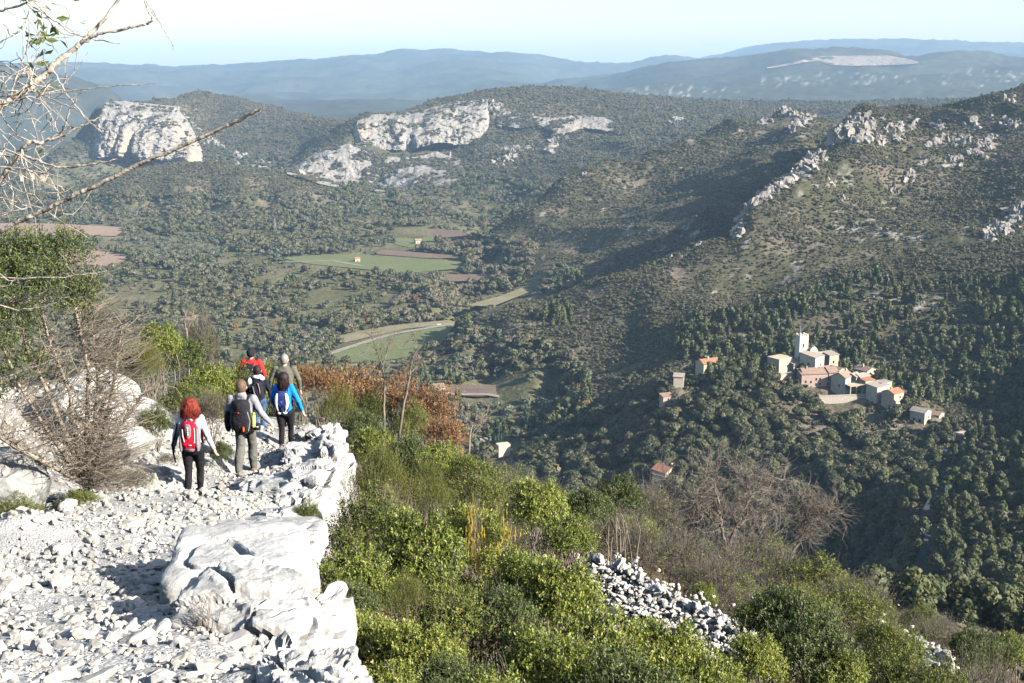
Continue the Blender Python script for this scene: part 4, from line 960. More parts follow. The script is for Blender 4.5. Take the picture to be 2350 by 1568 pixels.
# ---- everything farther: scrub on the slopes, woods on the valley floor
P_all, S_all, I_all = [], [], []
def put(x, y, z, s, ids): P_all.append(np.column_stack([x, y, z])); S_all.append(s); I_all.append(ids)
slope_rock = [[(1745, 285), (1775, 255), (1800, 247), (1850, 275), (1830, 292), (1790, 300)], [(800, 330), (815, 280), (850, 264), (1000, 245), (1120, 228), (1130, 300), (1050, 345), (940, 358), (840, 345)],
              [(200, 372), (235, 235), (395, 243), (445, 318), (468, 374)], [(660, 395), (720, 356), (800, 336), (870, 362), (940, 366), (1000, 352), (1055, 374), (1050, 422), (980, 434), (900, 440), (820, 435), (740, 425)],
              [(1145, 285), (1165, 264), (1190, 262), (1230, 270), (1280, 275), (1330, 268), (1375, 270), (1405, 280), (1420, 298), (1380, 300), (1330, 295), (1280, 312), (1240, 288), (1190, 297)]]
for y0, y1, dens, s0 in ((560, 1000, 1 / 4.0, 0.72), (1000, 1500, 1 / 5.5, 0.85), (1500, 2300, 1 / 10.0, 1.1), (2300, 3600, 1 / 26.0, 1.6)):
    x, y, z, px, py = candidates(y0, y1, dens)
    hill = sstep(-214, -192, z)
    n = fbm2(x / 60, y / 60, 3, 7); n2 = fbm2(x / 16, y / 16, 2, 17)
    clear = 0.62 * sstep(0.05, 0.45, fbm2(x / 85, y / 85, 3, 19)) * sstep(650, 800, y) * (1 - sstep(1600, 2100, y))
    k = in_sight(px, py) & off_fields(x, y) & off_houses(x, y) & (rng.random(len(x)) > clear) & (n2 > -0.55)
    for poly in slope_rock: k &= ~(in_poly(px, py, poly) & (y > 1500) & (rng.random(len(x)) > (0.3 if len(poly) == 12 else 0.12)))
    k &= ~(in_poly(px, py, [(1290, 985), (1500, 905), (1840, 905), (2160, 985), (2470, 915), (2470, 1640), (1150, 1640)]) & (y < 690))
    # on the floor keep trees (bigger, fewer)
    grove = 0.25 + 1.25 * sstep(-0.28, 0.22, fbm2(x / 75, y / 75, 3, 23) + 0.4 * fbm2(x / 24, y / 24, 2, 24))      # groves and open ground
    k &= (hill > rng.random(len(x))) | (rng.random(len(x)) < grove * (0.125 if y0 < 1000 else 0.135 if y0 < 1500 else 0.18))
    x, y, z, px, py, hill, n = x[k], y[k], z[k], px[k], py[k], hill[k], n[k]
    t = rng.random(len(x)); tm = np.clip(0.5 + 0.62 * fbm2(x / 48, y / 48, 3, 27) * 1.6 + 0.30 * (t - 0.5), 0, 0.999); ids = np.zeros(len(x), int); s = s0 * (0.6 + 0.7 * rng.random(len(x)))
    onf = hill < 0.5
    pines = in_poly(px, py, [(1560, 740), (1700, 720), (1900, 660), (2000, 640), (2350, 640), (2470, 560), (2470, 960), (1600, 880), (1540, 790)]) | in_poly(px, py, [(1210, 730), (1300, 705), (1340, 730), (1250, 760)])
    pines |= in_poly(px, py, [(430, 790), (620, 800), (760, 805), (740, 830), (450, 830)])
    ids = np.where(t < 0.95, pick(I_SCRUB, len(x)), pick(I_OAK, len(x)))
    s = np.where(t < 0.95, s, s * 0.6)
    fsel = np.where(tm < 0.47, pick(I_OAK, len(x)), np.where(tm < 0.62, pick(I_BARE, len(x)), np.where(tm < 0.93, pick(I_OLIVE, len(x)), np.where(t < 0.9, pick(I_PINE, len(x)), pick(I_RUST, len(x))))))
    ids = np.where(onf, fsel, ids); s = np.where(onf, (0.5 + 1.0 * rng.random(len(x)) ** 1.6) * (1.0 + 0.1 * s0), s)
    pm = pines & (rng.random(len(x)) < 0.13)
    ids = np.where(pm, pick(I_PINE, len(x)), ids); s = np.where(pm, 0.5 + 0.75 * rng.random(len(x)), s)
    ol = in_poly(px, py, [(1080, 925), (1260, 915), (1300, 960), (1200, 985), (1090, 970)]) | in_poly(px, py, [(230, 545), (480, 545), (560, 590), (330, 600)])
    ids = np.where(ol, pick(I_OLIVE, len(x)), ids)
    big = onf & in_poly(px, py, [(930, 575), (1200, 560), (1260, 600), (1180, 660), (1000, 720), (930, 740), (900, 700), (1000, 640)]) 
    ids = np.where(big & (rng.random(len(x)) < 0.6), pick(I_BARE, len(x)), ids); s = np.where(big, s * 1.25, s)
    put(x, y, z - 0.25, s, ids)
# a hedge row of russet trees along the track and cypresses in the gardens
for a, b_, n in (((770, 762), (985, 715), 26), ((1005, 700), (1075, 660), 14), ((930, 690), (1010, 715), 12)):
    t = np.linspace(0, 1, n); pts = np.array([at_floor(a[0] + (b_[0] - a[0]) * q + rng.normal() * 3, a[1] + (b_[1] - a[1]) * q + rng.normal()) for q in t])
    put(pts[:, 0], pts[:, 1], np.full(n, FLOOR), rng.uniform(1.0, 1.6, n), rng.choice([3, 4, 12], n))
P_, S_, I_ = np.concatenate(P_all), np.concatenate(S_all), np.concatenate(I_all)
hs = sstep(0, 1, rng.random(len(P_)))
scl = np.column_stack([S_ * rng.uniform(0.85, 1.2, len(S_)), S_ * rng.uniform(0.85, 1.2, len(S_)), S_ * rng.uniform(0.8, 1.2, len(S_))])
o = scatter('scrub_and_woodland', KINDS, P_, scl, rng.random(len(P_)) * 6.28, I_)
tag(o, 'grey-green scrub and mixed woodland over the valley and its slopes', 'woodland', kind='stuff')
print('scrub', len(P_))
# cypresses below the village, each on its own
for px, py0, d, s in ((1133, 1022, 690, 0.95), (1143, 1020, 692, 1.1), (1150, 1021, 688, 1.0), (1121, 1010, 700, 0.6), (1210, 985, 715, 0.75), (1279, 965, 735, 0.6), (1940, 878, 645, 0.4)):
    u = uw(px, py0)[0]; z = float(land_h(np.array([u * d]), np.array([float(d)]))[0])
    t = empty('cypress_tree', (u * d, d, z - 0.2), px, (s * 0.9, s * 0.9, s * 1.3))
    c = obj('crown', K_CYP[0], t); c['kind'] = 'stuff'; obj('trunk', T_PINE, t)
    tag(t, {1133: 'left one of three tall close-set cypresses in the valley garden', 1143: 'tallest, middle one of three close-set cypresses in the valley garden', 1150: 'right one of three tall close-set cypresses in the valley garden', 1121: 'small slim cypress left of the three tall ones',
            1210: 'lone slim cypress right of the cypress trio', 1279: 'slim cypress by the road bend right of the olive plot', 1940: 'dark slim cypress at the right end of the upper village'}[px], 'tree', 'cypresses')

# ---- crags and outcrops
def crag_mesh(seed, sx, sy, sz):
    v, f = ico(3); r = np.random.default_rng(seed)
    w = v.copy()
    for i in range(9):
        n = r.normal(size=3); n[2] = abs(n[2]) * 0.6; n /= np.linalg.norm(n); c = r.uniform(0.45, 0.85)
        d = w @ n; w -= np.where(d > c, d - c, 0)[:, None] * n
    w *= (1 + 0.35 * fbm3(v[:, 0] * 2.5 + seed, v[:, 1] * 2.5, v[:, 2] * 2.5, 4, seed))[:, None]
    return mesh_np('crag', w * np.array([sx, sy, sz]), f, M_CRAG, False)
CR = [crag_mesh(51, 1, 0.8, 0.75), crag_mesh(52, 0.9, 0.7, 1.0), crag_mesh(53, 1.3, 0.8, 0.6), crag_mesh(54, 0.7, 0.7, 1.2)]
cp, cs, crot, cid = [], [], [], []
def surf(px, py, d0, d1):
    """where the sight line through (px, py) first meets the land between d0 and d1"""
    d = np.arange(d0, d1, 6.0); u, w = uw(px, py)
    hit = np.nonzero(land_h(u * d, d) >= w * d)[0]
    if len(hit) == 0: return None
    D = d[hit[0]]; return np.array([u * D, D, float(land_h(np.array([u * D]), np.array([D]))[0])])
def crag_at(px, py, d0, d1, size):
    p = surf(px, py, d0, d1)
    if p is None: return
    cp.append(p - np.array([0, 0, size * 0.08])); cs.append((size * rng.uniform(.7, 1.3), size * rng.uniform(.7, 1.2), size * rng.uniform(.6, 1.15)))
    crot.append((rng.normal() * 0.25, rng.normal() * 0.25, rng.uniform(0, 6.28))); cid.append(rng.integers(0, 4))
def crag_line(l, n, jit, size, d0, d1):
    l = resample(l, 3)
    for _ in range(n):
        q = l[rng.integers(0, len(l))]; crag_at(q[0] + rng.normal() * jit, q[1] + abs(rng.normal()) * jit, d0, d1, size * rng.uniform(0.5, 1.4))
crag_line([(1697, 540), (1700, 510), (1712, 482), (1730, 465)], 90, 4, 5.0, 900, 1250)
crag_line([(1740, 458), (1775, 436), (1830, 398), (1860, 372), (1885, 355)], 150, 6, 5.4, 950, 1400)
crag_line([(1900, 335), (1940, 290), (1975, 258), (2000, 290), (1960, 320)], 130, 10, 5.6, 1150, 1700)
crag_line([(2040, 290), (2080, 285), (2110, 280)], 26, 6, 5, 1200, 1700)
crag_line([(1745, 282), (1765, 262), (1798, 247), (1850, 272), (1810, 290)], 90, 8, 6, 1500, 2000)
crag_line([(1290, 410), (1340, 400), (1300, 420)], 10, 6, 3, 1400, 1800)
for px, py, n, j, s in ((2020, 330, 9, 8, 4), (2060, 320, 8, 9, 4), (2150, 330, 14, 14, 4.5), (2205, 330, 18, 16, 4.5), (2265, 335, 16, 14, 4.5), (2180, 372, 16, 14, 4), (2245, 352, 10, 10, 4), (2120, 378, 9, 8, 3.6), (2090, 408, 8, 8, 3.4), (2050, 440, 7, 6, 3),
                       (1930, 460, 4, 4, 3.2), (2310, 290, 12, 16, 4), (2230, 285, 8, 12, 4), (2150, 295, 10, 12, 4), (2330, 240, 8, 14, 4), (2330, 500, 18, 12, 4.2), (2295, 530, 22, 12, 4), (2270, 545, 10, 8, 3), (2345, 480, 10, 10, 4), (1900, 420, 7, 10, 3), (1600, 560, 6, 10, 2.6), (1520, 575, 6, 8, 2.6), (1560, 600, 6, 14, 2.2)):
    for _ in range(int(n * 1.5)): crag_at(px + rng.normal() * j, py + rng.normal() * j * 0.6, 850, 1700, s * rng.uniform(0.5, 1.6))
for px, py, n, j, s in ((2085, 690, 8, 8, 2.6), (2110, 700, 4, 6, 2), (2010, 690, 2, 3, 2.2), (2000, 720, 3, 4, 2), (2095, 760, 4, 6, 2), (2060, 785, 4, 8, 2), (1940, 715, 3, 3, 2), (1855, 715, 4, 4, 2.2)):
    for _ in range(n): crag_at(px + rng.normal() * j, py + rng.normal() * j * 0.6, 720, 900, s * rng.uniform(0.5, 1.3))
# the speckled rock under and beside the middle cliff, and along the gorge
def crag_poly(poly, n, d0, d1, size):
    poly = np.array(poly, float); lo, hi = poly.min(0), poly.max(0); m = 0
    while m < n:
        q = lo + (hi - lo) * rng.random(2)
        if in_poly(q[:1], q[1:], poly)[0] and fbm2(q[:1] / 22, q[1:] / 14, 3, 5)[0] > -0.25 + 0.25 * rng.random():
            crag_at(q[0], q[1], d0, d1, size * rng.uniform(0.4, 1.35)); m += 1
crag_poly([(645, 392), (720, 352), (800, 330), (870, 360), (940, 364), (1000, 346), (1062, 370), (1050, 425), (900, 442), (760, 432), (690, 412)], 60, 2000, 3000, 10)
crag_poly([(480, 370), (560, 350), (640, 385), (660, 400), (560, 400)], 70, 2400, 3200, 9)
crag_poly([(455, 330), (420, 250), (380, 240), (460, 300), (520, 345)], 50, 2600, 3400, 8)
crag_line([(1150, 280), (1185, 264), (1230, 272), (1275, 278), (1330, 268), (1370, 270), (1400, 278), (1420, 298)], 30, 6, 8, 2200, 3200)
crag_line([(1278, 290), (1270, 320), (1268, 345)], 40, 4, 8, 2200, 3200)
crag_line([(1145, 370), (1170, 345), (1220, 320)], 45, 14, 7, 2200, 3200)
crag_line([(1120, 235), (1150, 250), (1150, 270)], 40, 10, 9, 2200, 3200)
crag_line([(1540, 275), (1575, 268)], 10, 4, 7, 2000, 3200)
o = scatter('rock_outcrops', CR, np.array(cp), np.array(cs), np.array(crot), np.array(cid))
tag(o, 'pale limestone outcrops and crags breaking through the scrub', 'rocks', kind='stuff')
# bushes on the ledges of the two cliffs
lp, ls = [], []
for c, dn_ in ((c1, 0.2), (c2, 0.2), (c3, 0.26), (c4, 0.26)):
    n = len(c.data.vertices); co = np.empty(n * 3); c.data.vertices.foreach_get('co', co); co = co.reshape(-1, 3)
    nr = np.empty(n * 3); c.data.vertices.foreach_get('normal', nr); nr = nr.reshape(-1, 3)
    w = np.abs(nr[:, 2]) + 0.9 * fbm3(co[:, 0] / 26, co[:, 1] / 26, co[:, 2] / 15, 3, 3)
    g_ = fbm3(co[:, 0] / 34, co[:, 1] / 34, co[:, 2] / 20, 4, 13)
    k = np.nonzero(((w > 0.98) if dn_ < 0.25 else (g_ > 0.10)) & (rng.random(n) < dn_))[0]
    lp.append(co[k] + nr[k] * 0.5); ls.append(rng.uniform(0.9, 2.4, len(k)))
lp, ls = np.concatenate(lp), np.concatenate(ls)
o = scatter('cliff_bushes', K_SCRUB, lp, ls, rng.random(len(lp)) * 6.28, rng.integers(0, 3, len(lp)))
tag(o, 'dark bushes clinging to the ledges of the cliffs', 'bushes', kind='stuff')
# ================================================================== THE NEAR HILLSIDE, PATH AND ROCKS
def limestone(name, light=(0.50, 0.48, 0.435), dark=(0.34, 0.325, 0.295), s=6.0, bm=0.5, bd=0.03, coord='Position'):
    m, nt, b = mat_new(name)
    n1 = noise(nt, s, 8, 0.68, coord=coord); n2 = noise(nt, s * 0.22, 5, 0.6, coord=coord); n3 = noise(nt, s * 5, 4, 0.7, coord=coord)
    c = mix(nt, ramp(nt, n2, [(0.30, (0, 0, 0)), (0.56, (1, 1, 1))]), dark, light)
    c = mix(nt, 1.0, c, ramp(nt, n1, [(0.30, (0.62, 0.61, 0.60)), (0.46, (0.97, 0.965, 0.96)), (0.75, (1.08, 1.07, 1.05))]), 'MULTIPLY')
    c = mix(nt, ramp(nt, n3, [(0.62, (0, 0, 0)), (0.72, (0.45, 0.45, 0.45))]), c, (0.30, 0.29, 0.27))
    nt.links.new(c, b.inputs['Base Color']); b.inputs['Roughness'].default_value = 0.9; b.inputs['Specular IOR Level'].default_value = 0.12
    ad = nd(nt, 'ShaderNodeMath', operation='MULTIPLY_ADD'); nt.links.new(n3, ad.inputs[0]); ad.inputs[1].default_value = 0.3; nt.links.new(n1, ad.inputs[2])
    vo = nd(nt, 'ShaderNodeTexVoronoi', feature='DISTANCE_TO_EDGE'); vo.inputs['Scale'].default_value = s * 0.45
    gp_ = nd(nt, 'ShaderNodeNewGeometry'); wv = nd(nt, 'ShaderNodeMixRGB', blend_type='ADD'); wv.inputs[0].default_value = 0.5; nt.links.new(gp_.outputs['Position'], wv.inputs[1]); nt.links.new(n1, wv.inputs[2]); nt.links.new(wv.outputs[0], vo.inputs['Vector'])
    crk = ramp(nt, vo.outputs['Distance'], [(0.0, (0, 0, 0)), (0.03, (1, 1, 1))])
    mu = nd(nt, 'ShaderNodeMath', operation='MULTIPLY'); nt.links.new(ad.outputs[0], mu.inputs[0]); nt.links.new(crk, mu.inputs[1])
    bump(nt, b, mu.outputs[0], bm, bd)
    return m
M_ROCK = limestone('white_limestone')
M_ROCKG = limestone('grey_lichened_limestone', (0.34, 0.33, 0.305), (0.20, 0.195, 0.18), 5.0)
def pebble_mat():
    m, nt, b = mat_new('limestone_rubble')
    oi = nd(nt, 'ShaderNodeObjectInfo'); at = nd(nt, 'ShaderNodeAttribute', attribute_name='Col')
    n1 = noise(nt, 14, 5, 0.65)
    c = ramp(nt, n1, [(0.28, (0.30, 0.27, 0.225)), (0.45, (0.46, 0.43, 0.38)), (0.7, (0.54, 0.515, 0.47))])
    c = mix(nt, 1.0, c, ramp(nt, oi.outputs['Random'], [(0.0, (0.86, 0.83, 0.78)), (1.0, (1.06, 1.05, 1.03))]), 'MULTIPLY')
    nt.links.new(c, b.inputs['Base Color']); b.inputs['Roughness'].default_value = 0.92; b.inputs['Specular IOR Level'].default_value = 0.1
    bump(nt, b, noise(nt, 40, 5, 0.7), 0.4, 0.01)
    return m
M_PEB = pebble_mat()
# ---- ground sheet: white grit on the path, brown litter on the slopes
gx = np.unique(np.concatenate([np.arange(-38, -8, 0.8), np.arange(-8, 2.0, 0.075), np.arange(2.0, 10, 0.22), np.arange(10, 38.1, 0.9)]))
gy = np.concatenate([np.arange(-4, 4, 0.4), np.arange(4, 14, 0.075), np.arange(14, 26, 0.13), np.arange(26, 40, 0.35), np.arange(40, 62.1, 0.8)])
GX, GY = np.meshgrid(gx, gy)
GZ = near_h(GX, GY)
ex = edge_x(GY)
onpath = (1 - sstep(-0.1, 0.35, GX - ex)) * (1 - sstep(25.5, 27.5, GY)) * sstep(-11, -8.5, GX + 0.8 * fbm2(GX, GY, 2, 4))
pc = -4.4 - (GY - 24) * 0.33
onpath = np.maximum(onpath, (1 - sstep(0.5, 1.1, np.abs(GX - pc))) * sstep(24, 26, GY) * (1 - sstep(34, 38, GY)))
left = (1 - sstep(-6.6, -5.2, GX + 0.02 * GY)) * sstep(12, 14, GY) * (0.35 + 0.4 * (fbm2(GX * 0.9, GY * 0.9, 3, 44) > 0.05))
onpath = np.clip(onpath - left * 0.6, 0, 1)
_gpx, _gpy = project(GX, np.maximum(GY, 3.0), GZ)
for pl_ in ([(1340, 1235), (1420, 1262), (1715, 1405), (1720, 1520), (1590, 1460), (1440, 1400), (1340, 1330)], [(2010, 1410), (2180, 1490), (2190, 1530), (2060, 1490), (2005, 1440)]):
    onpath = np.maximum(onpath, (in_poly(_gpx, _gpy, pl_) & (GY > 16) & (GY < 27)) * 0.9)
GZ = GZ + onpath * 0.03 * fbm2(GX * 6, GY * 6, 3, 15)
grit = np.array([0.47, 0.45, 0.41]) * (0.86 + 0.22 * fbm2(GX * 3, GY * 3, 3, 6))[..., None]
litter = np.array([0.125, 0.088, 0.055]) * (1 + 0.5 * fbm2(GX * 2, GY * 2, 4, 7))[..., None]
gm_ = onpath[..., None]
m_ng, nt, b = mat_new('path_grit_and_litter')
at = nd(nt, 'ShaderNodeAttribute', attribute_name='Col'); n1 = noise(nt, 22, 6, 0.7)
nt.links.new(mix(nt, 1.0, at.outputs['Color'], ramp(nt, n1, [(0.3, (0.55, 0.53, 0.5)), (0.5, (1, 1, 1)), (0.7, (1.15, 1.14, 1.12))]), 'MULTIPLY'), b.inputs['Base Color'])
b.inputs['Roughness'].default_value = 1; b.inputs['Specular IOR Level'].default_value = 0.05
vo = nd(nt, 'ShaderNodeTexVoronoi'); vo.inputs['Scale'].default_value = 48; vo.inputs['Randomness'].default_value = 1.0
nt.links.new(nd(nt, 'ShaderNodeNewGeometry').outputs['Position'], vo.inputs['Vector'])
vm = nd(nt, 'ShaderNodeMath', operation='MULTIPLY_ADD'); nt.links.new(vo.outputs['Distance'], vm.inputs[0]); vm.inputs[1].default_value = -1.3; nt.links.new(n1, vm.inputs[2])
bump(nt, b, vm.outputs[0], 0.5, 0.015)
path = obj('rocky_path', mesh_np('rocky_path', np.stack([GX, GY, GZ], -1).reshape(-1, 3), grid_faces(*GX.shape), m_ng, True, (grit * gm_ + litter * (1 - gm_)).reshape(-1, 3)))
tag(path, 'white stony footpath and the hillside it runs down', kind='structure')
def gz(x, y): return float(near_h(np.array([float(x)]), np.array([float(y)]))[0])

# ---- boulders
def rock_arrays(seed, sub, size, boxy=4.0, cuts=7, rough=0.10, fine=0.035, cut=(0.62, 1.02), cells=36):
    v, f = ico(sub); r = np.random.default_rng(seed); size = np.asarray(size, float)
    n = v / ((np.abs(v) ** boxy).sum(1) ** (1 / boxy))[:, None]
    for i in range(cuts):
        d = r.normal(size=3); d[2] *= 0.6; d /= np.linalg.norm(d); c = r.uniform(*cut)
        q = n @ d; n = n - np.where(q > c, q - c, 0)[:, None] * d
    w = n * size / 2; s = float(np.cbrt(size.prod()))
    p = w / s + seed * 3.1
    rid = np.abs(fbm3(p[:, 0] * 1.6, p[:, 1] * 1.6, p[:, 2] * 2.4, 4, seed))
    dis = rough * 0.55 * s * (0.25 - rid * 1.7) + fine * s * fbm3(p[:, 0] * 6, p[:, 1] * 6, p[:, 2] * 8, 4, seed + 5, 0.6)
    # sharp cracks
    cr = np.abs(fbm3(p[:, 0] * 1.1 + 9, p[:, 1] * 1.1, p[:, 2] * 1.1, 2, seed + 9)); dis -= 0.06 * s * (1 - sstep(0.0, 0.035, cr))
    st_ = fbm3(p[:, 0] * 2.2 + 4, p[:, 1] * 2.2, p[:, 2] * 2.2, 3, seed + 21) * 5; dis += rough * 0.45 * s * (np.floor(st_) + sstep(0.35, 0.65, st_ - np.floor(st_))) / 5   # broken steps
    if sub >= 4:                                           # broken into blocks: each cell stands proud or back, joints between
        nc_ = cells; sd = r.uniform(-0.6, 0.6, (nc_, 3)) * size; q = w * np.array([1, 1, 1.4]); sd = sd * np.array([1, 1, 1.4])
        q = q + 0.10 * s * np.stack([fbm3(p[:, 0] * 3 + k_ * 7, p[:, 1] * 3, p[:, 2] * 3, 3, seed + 40 + k_) for k_ in range(3)], 1)
        d2 = np.sqrt(np.maximum((q ** 2).sum(1)[:, None] + (sd ** 2).sum(1)[None] - 2 * q @ sd.T, 0)); o2 = np.argpartition(d2, 1, axis=1)[:, :2]
        da, db = np.take_along_axis(d2, o2, 1).T; i1 = np.where(da <= db, o2[:, 0], o2[:, 1]); gap = np.abs(db - da) / s
        off = r.uniform(-1, 0.6, nc_); dis += rough * 0.8 * s * off[i1] * sstep(0.0, 0.10, gap); dis -= rough * 0.7 * s * (1 - sstep(0.0, 0.05, gap))
    w = w + v * dis[:, None]
    return w, f
def boulder(label, px, py, d, size, seed, rz=0.0, tilt=(0, 0), sub=5, mat=None, sink=0.3, name='boulder', centre=False, **k):
    """(px, py, d): the middle of the top, or of the whole rock if centre"""
    w, f = rock_arrays(seed, sub, size, **k)
    o = obj(name, mesh_np(name, w, f, mat or M_ROCK, False))
    p = P(px, py, d)
    o.location = p if centre else (p[0], p[1], p[2] - size[2] * 0.42)
    o.rotation_euler = (tilt[0], tilt[1], rz)
    return tag(o, label, 'rock')
boulder('flat-topped white block in the row along the path edge, nearest the group', 545, 1270, 9.4, (1.10, 1.35, 0.72), 3, 0.10, (-0.04, 0.0), 6, boxy=9, cuts=2, rough=0.035, fine=0.02, cells=9)
boulder('largest rugged white boulder, casting a long shadow onto the path', 578, 1362, 7.8, (1.05, 1.15, 0.95), 8, -0.12, (-0.03, 0.05), 6, boxy=6, cuts=5, rough=0.10, fine=0.045, cells=30)
boulder('pitted low boulder at the bottom edge of the picture', 712, 1515, 6.1, (0.74, 1.1, 0.62), 12, 0.1, (-0.12, 0.04), 6, boxy=4, cuts=6, rough=0.15, fine=0.07)
boulder('broad flat white slab just beyond the flat-topped block', 610, 1212, 12.3, (1.25, 1.3, 0.5), 17, 0.15, (-0.2, 0.0), 5, boxy=7, cuts=2, rough=0.05, fine=0.03, cells=14)
boulder('flat white slab bridging the ledge rocks and the path', 615, 1105, 18.2, (0.9, 1.5, 0.4), 18, 0.1, (-0.2, 0.0), 5, boxy=7, cuts=2, rough=0.05, fine=0.03, cells=14)
boulder('narrow pale coping rock beside the flat-topped block', 688, 1270, 10.6, (0.34, 1.9, 1.2), 15, 0.02, (-0.2, 0), 5, boxy=5, cuts=4)
boulder('smooth rock of the drop edge right of the largest boulder', 700, 1420, 7.9, (0.40, 1.9, 1.2), 16, -0.1, (-0.24, 0), 5, boxy=5, cuts=4)
boulder('grey creased rock slab lying flush in the path before the woman', 520, 1205, 13.6, (1.5, 1.5, 0.45), 21, 0.3, (-0.25, 0), 5, M_ROCKG, boxy=4, cuts=5, rough=0.12, fine=0.06)
boulder('white wedge rock left of the flat-topped block', 425, 1235, 12.4, (0.75, 0.55, 0.42), 22, 0.5, (0.2, 0.1), 5)
boulder('squarish loose stone on the shadow behind the flat-topped block', 417, 1295, 10.3, (0.20, 0.22, 0.30), 23, 0.4, (0.1, 0.4), 4)
boulder('broad pale ledge rock between the path and the drop', 645, 1185, 14.2, (1.0, 2.2, 0.8), 24, 0.1, (-0.25, 0), 6, boxy=4, cuts=5, rough=0.07, cells=20)
boulder('white ledge rock right of the grey creased slab', 690, 1135, 16.4, (0.95, 2.0, 1.0), 25, -0.15, (-0.22, 0), 5)
boulder('rounded white rock at the corner of the drop, before the blue jacket', 735, 1080, 18.6, (1.0, 2.2, 1.0), 26, -0.3, (-0.15, 0), 6, rough=0.12)
boulder('large white rim rock right of the blue-jacketed woman', 752, 1018, 21.3, (0.9, 2.4, 1.0), 27, -0.05, (-0.12, 0), 6, rough=0.12)
boulder('jagged white rim rock at the far end of the ledge', 742, 980, 23.4, (0.8, 1.6, 0.8), 28, 0.2, (-0.1, 0), 5, rough=0.15)
boulder('low ledge rock at the feet of the blue-jacketed woman', 690, 1045, 20.8, (0.8, 1.6, 0.35), 29, 0.1, (0.1, 0), 5)
boulder('long smooth white boulder left of the woman with the red rucksack', 290, 1137, 16.6, (0.95, 0.75, 0.42), 31, 0.05, (0.1, 0.03), 5, rough=0.05, fine=0.02, boxy=3)
boulder('small round white boulder under the tall shrub', 208, 1108, 17.2, (0.34, 0.4, 0.35), 32, 0.2, (0, 0), 4, boxy=2.6)
boulder('pale stone at the foot of the tall shrub', 155, 1150, 14.6, (0.28, 0.25, 0.2), 33, 0.2, (0, 0), 4, boxy=2.6)
boulder('big grey smooth boulder at the left picture edge', 15, 1046, 15.2, (0.95, 1.3, 1.0), 34, 0.3, (0, 0.35), 5, M_ROCKG, boxy=2.4, cuts=2, rough=0.04, fine=0.015)
boulder('whale-backed white rock slope behind the tall shrub', 255, 1010, 21.0, (2.6, 4.0, 1.6), 41, 0.25, (-0.05, 0.62), 6, centre=True, boxy=4, cuts=7, rough=0.07, fine=0.03)
boulder('white rock at the foot of the rock slope, left of the woman', 372, 1075, 19.0, (0.9, 1.3, 0.7), 42, 0.3, (0, 0.4), 5, boxy=3)
boulder('white rock step between the shrub and the path', 345, 1030, 20.2, (1.0, 1.4, 0.8), 43, 0.6, (0, 0.5), 5, boxy=3)
boulder('broken white rock in the shaded hollow left of the woman', 400, 1110, 18.4, (0.55, 0.6, 0.4), 44, 0.1, (0, 0.2), 5, boxy=3)
for i, (px, py, d, s_) in enumerate(((545, 1132, 17.6, 0.42), (578, 1150, 16.9, 0.34), (592, 1118, 18.6, 0.45), (520, 1165, 16.2, 0.40), (610, 1155, 16.4, 0.5), (560, 1178, 15.2, 0.38), (478, 1168, 16.4, 0.30), (485, 1225, 13.0, 0.32), (455, 1250, 11.8, 0.26))):
    boulder(('angular white rock on the step below the man, %s' % ('behind his shadow', 'in his shadow', 'right by his boots', 'in front of the woman', 'widest of the group', 'nearest of the group', 'beside her shoes', 'at the end of the grey slab', 'next to the wedge rock')[i]), px, py, d, (s_, s_ * 0.8, s_ * 0.7), 60 + i, i * 0.7, (0.1, 0.15), 4, rough=0.12)

# ---- loose stones: the largest are single parts of the path, the rest one mass
def stone_shape(seed, sub):
    w, f = rock_arrays(seed, sub, (1, 0.82, 0.6), boxy=2.4, cuts=16, rough=0.03, fine=0.05, cut=(0.45, 0.9))
    return w, f
ST_BIG = [stone_shape(100 + i, 3) for i in range(8)]
ST_SM = [stone_shape(120 + i, 2) for i in range(8)]
nst = 22000
sy = 4.6 + (26.0 - 4.6) * rng.random(nst) ** 1.25
sx = edge_x(sy) - 0.15 - rng.random(nst) * (2.4 + 0.22 * sy)
spx, spy = project(sx, sy, near_h(sx, sy))
k = (spx > -160) & np.all([(sx - P(*q_)[0]) ** 2 + (sy - q_[2]) ** 2 > 0.16 for q_ in ((449, 1143, 18.5), (568, 1092, 20.9))], axis=0) 
sx, sy = sx[k], sy[k]
ss = np.exp(rng.normal(math.log(0.046), 0.52, len(sx))) * (1 + 0.02 * sy); ss = np.clip(ss, 0.022, 0.24)
sz = near_h(sx, sy) + ss * 0.05
big = np.argsort(-ss / sy)[:295]
mask = np.zeros(len(sx), bool); mask[big] = True
me_big = [mesh_np('stone', w, f, M_PEB, False) for w, f in ST_BIG]
for j, i in enumerate(big):
    o = obj('stone', me_big[j % 8], path, (sx[i], sy[i], sz[i]))
    o.rotation_euler = (rng.normal() * 0.25, rng.normal() * 0.25, rng.uniform(0, 6.28)); q = ss[i] * 1.15; o.scale = (q * rng.uniform(0.8, 1.4), q * rng.uniform(0.8, 1.2), q * rng.uniform(0.5, 0.95))
def merge_instances(shapes, pos, scale, rots, choice):
    vs, fs, off = [], [], 0
    for c, (w, f) in enumerate(shapes):
        i = np.nonzero(choice == c)[0]
        if len(i) == 0: continue
        v = np.einsum('nij,kj->nki', rots[i], w) * scale[i][:, None, None] + pos[i][:, None]
        vs.append(v.reshape(-1, 3)); fs.append((f[None] + (np.arange(len(i)) * len(w))[:, None, None] + off).reshape(-1, f.shape[1])); off += v.shape[0] * v.shape[1]
    return np.concatenate(vs), np.concatenate(fs)
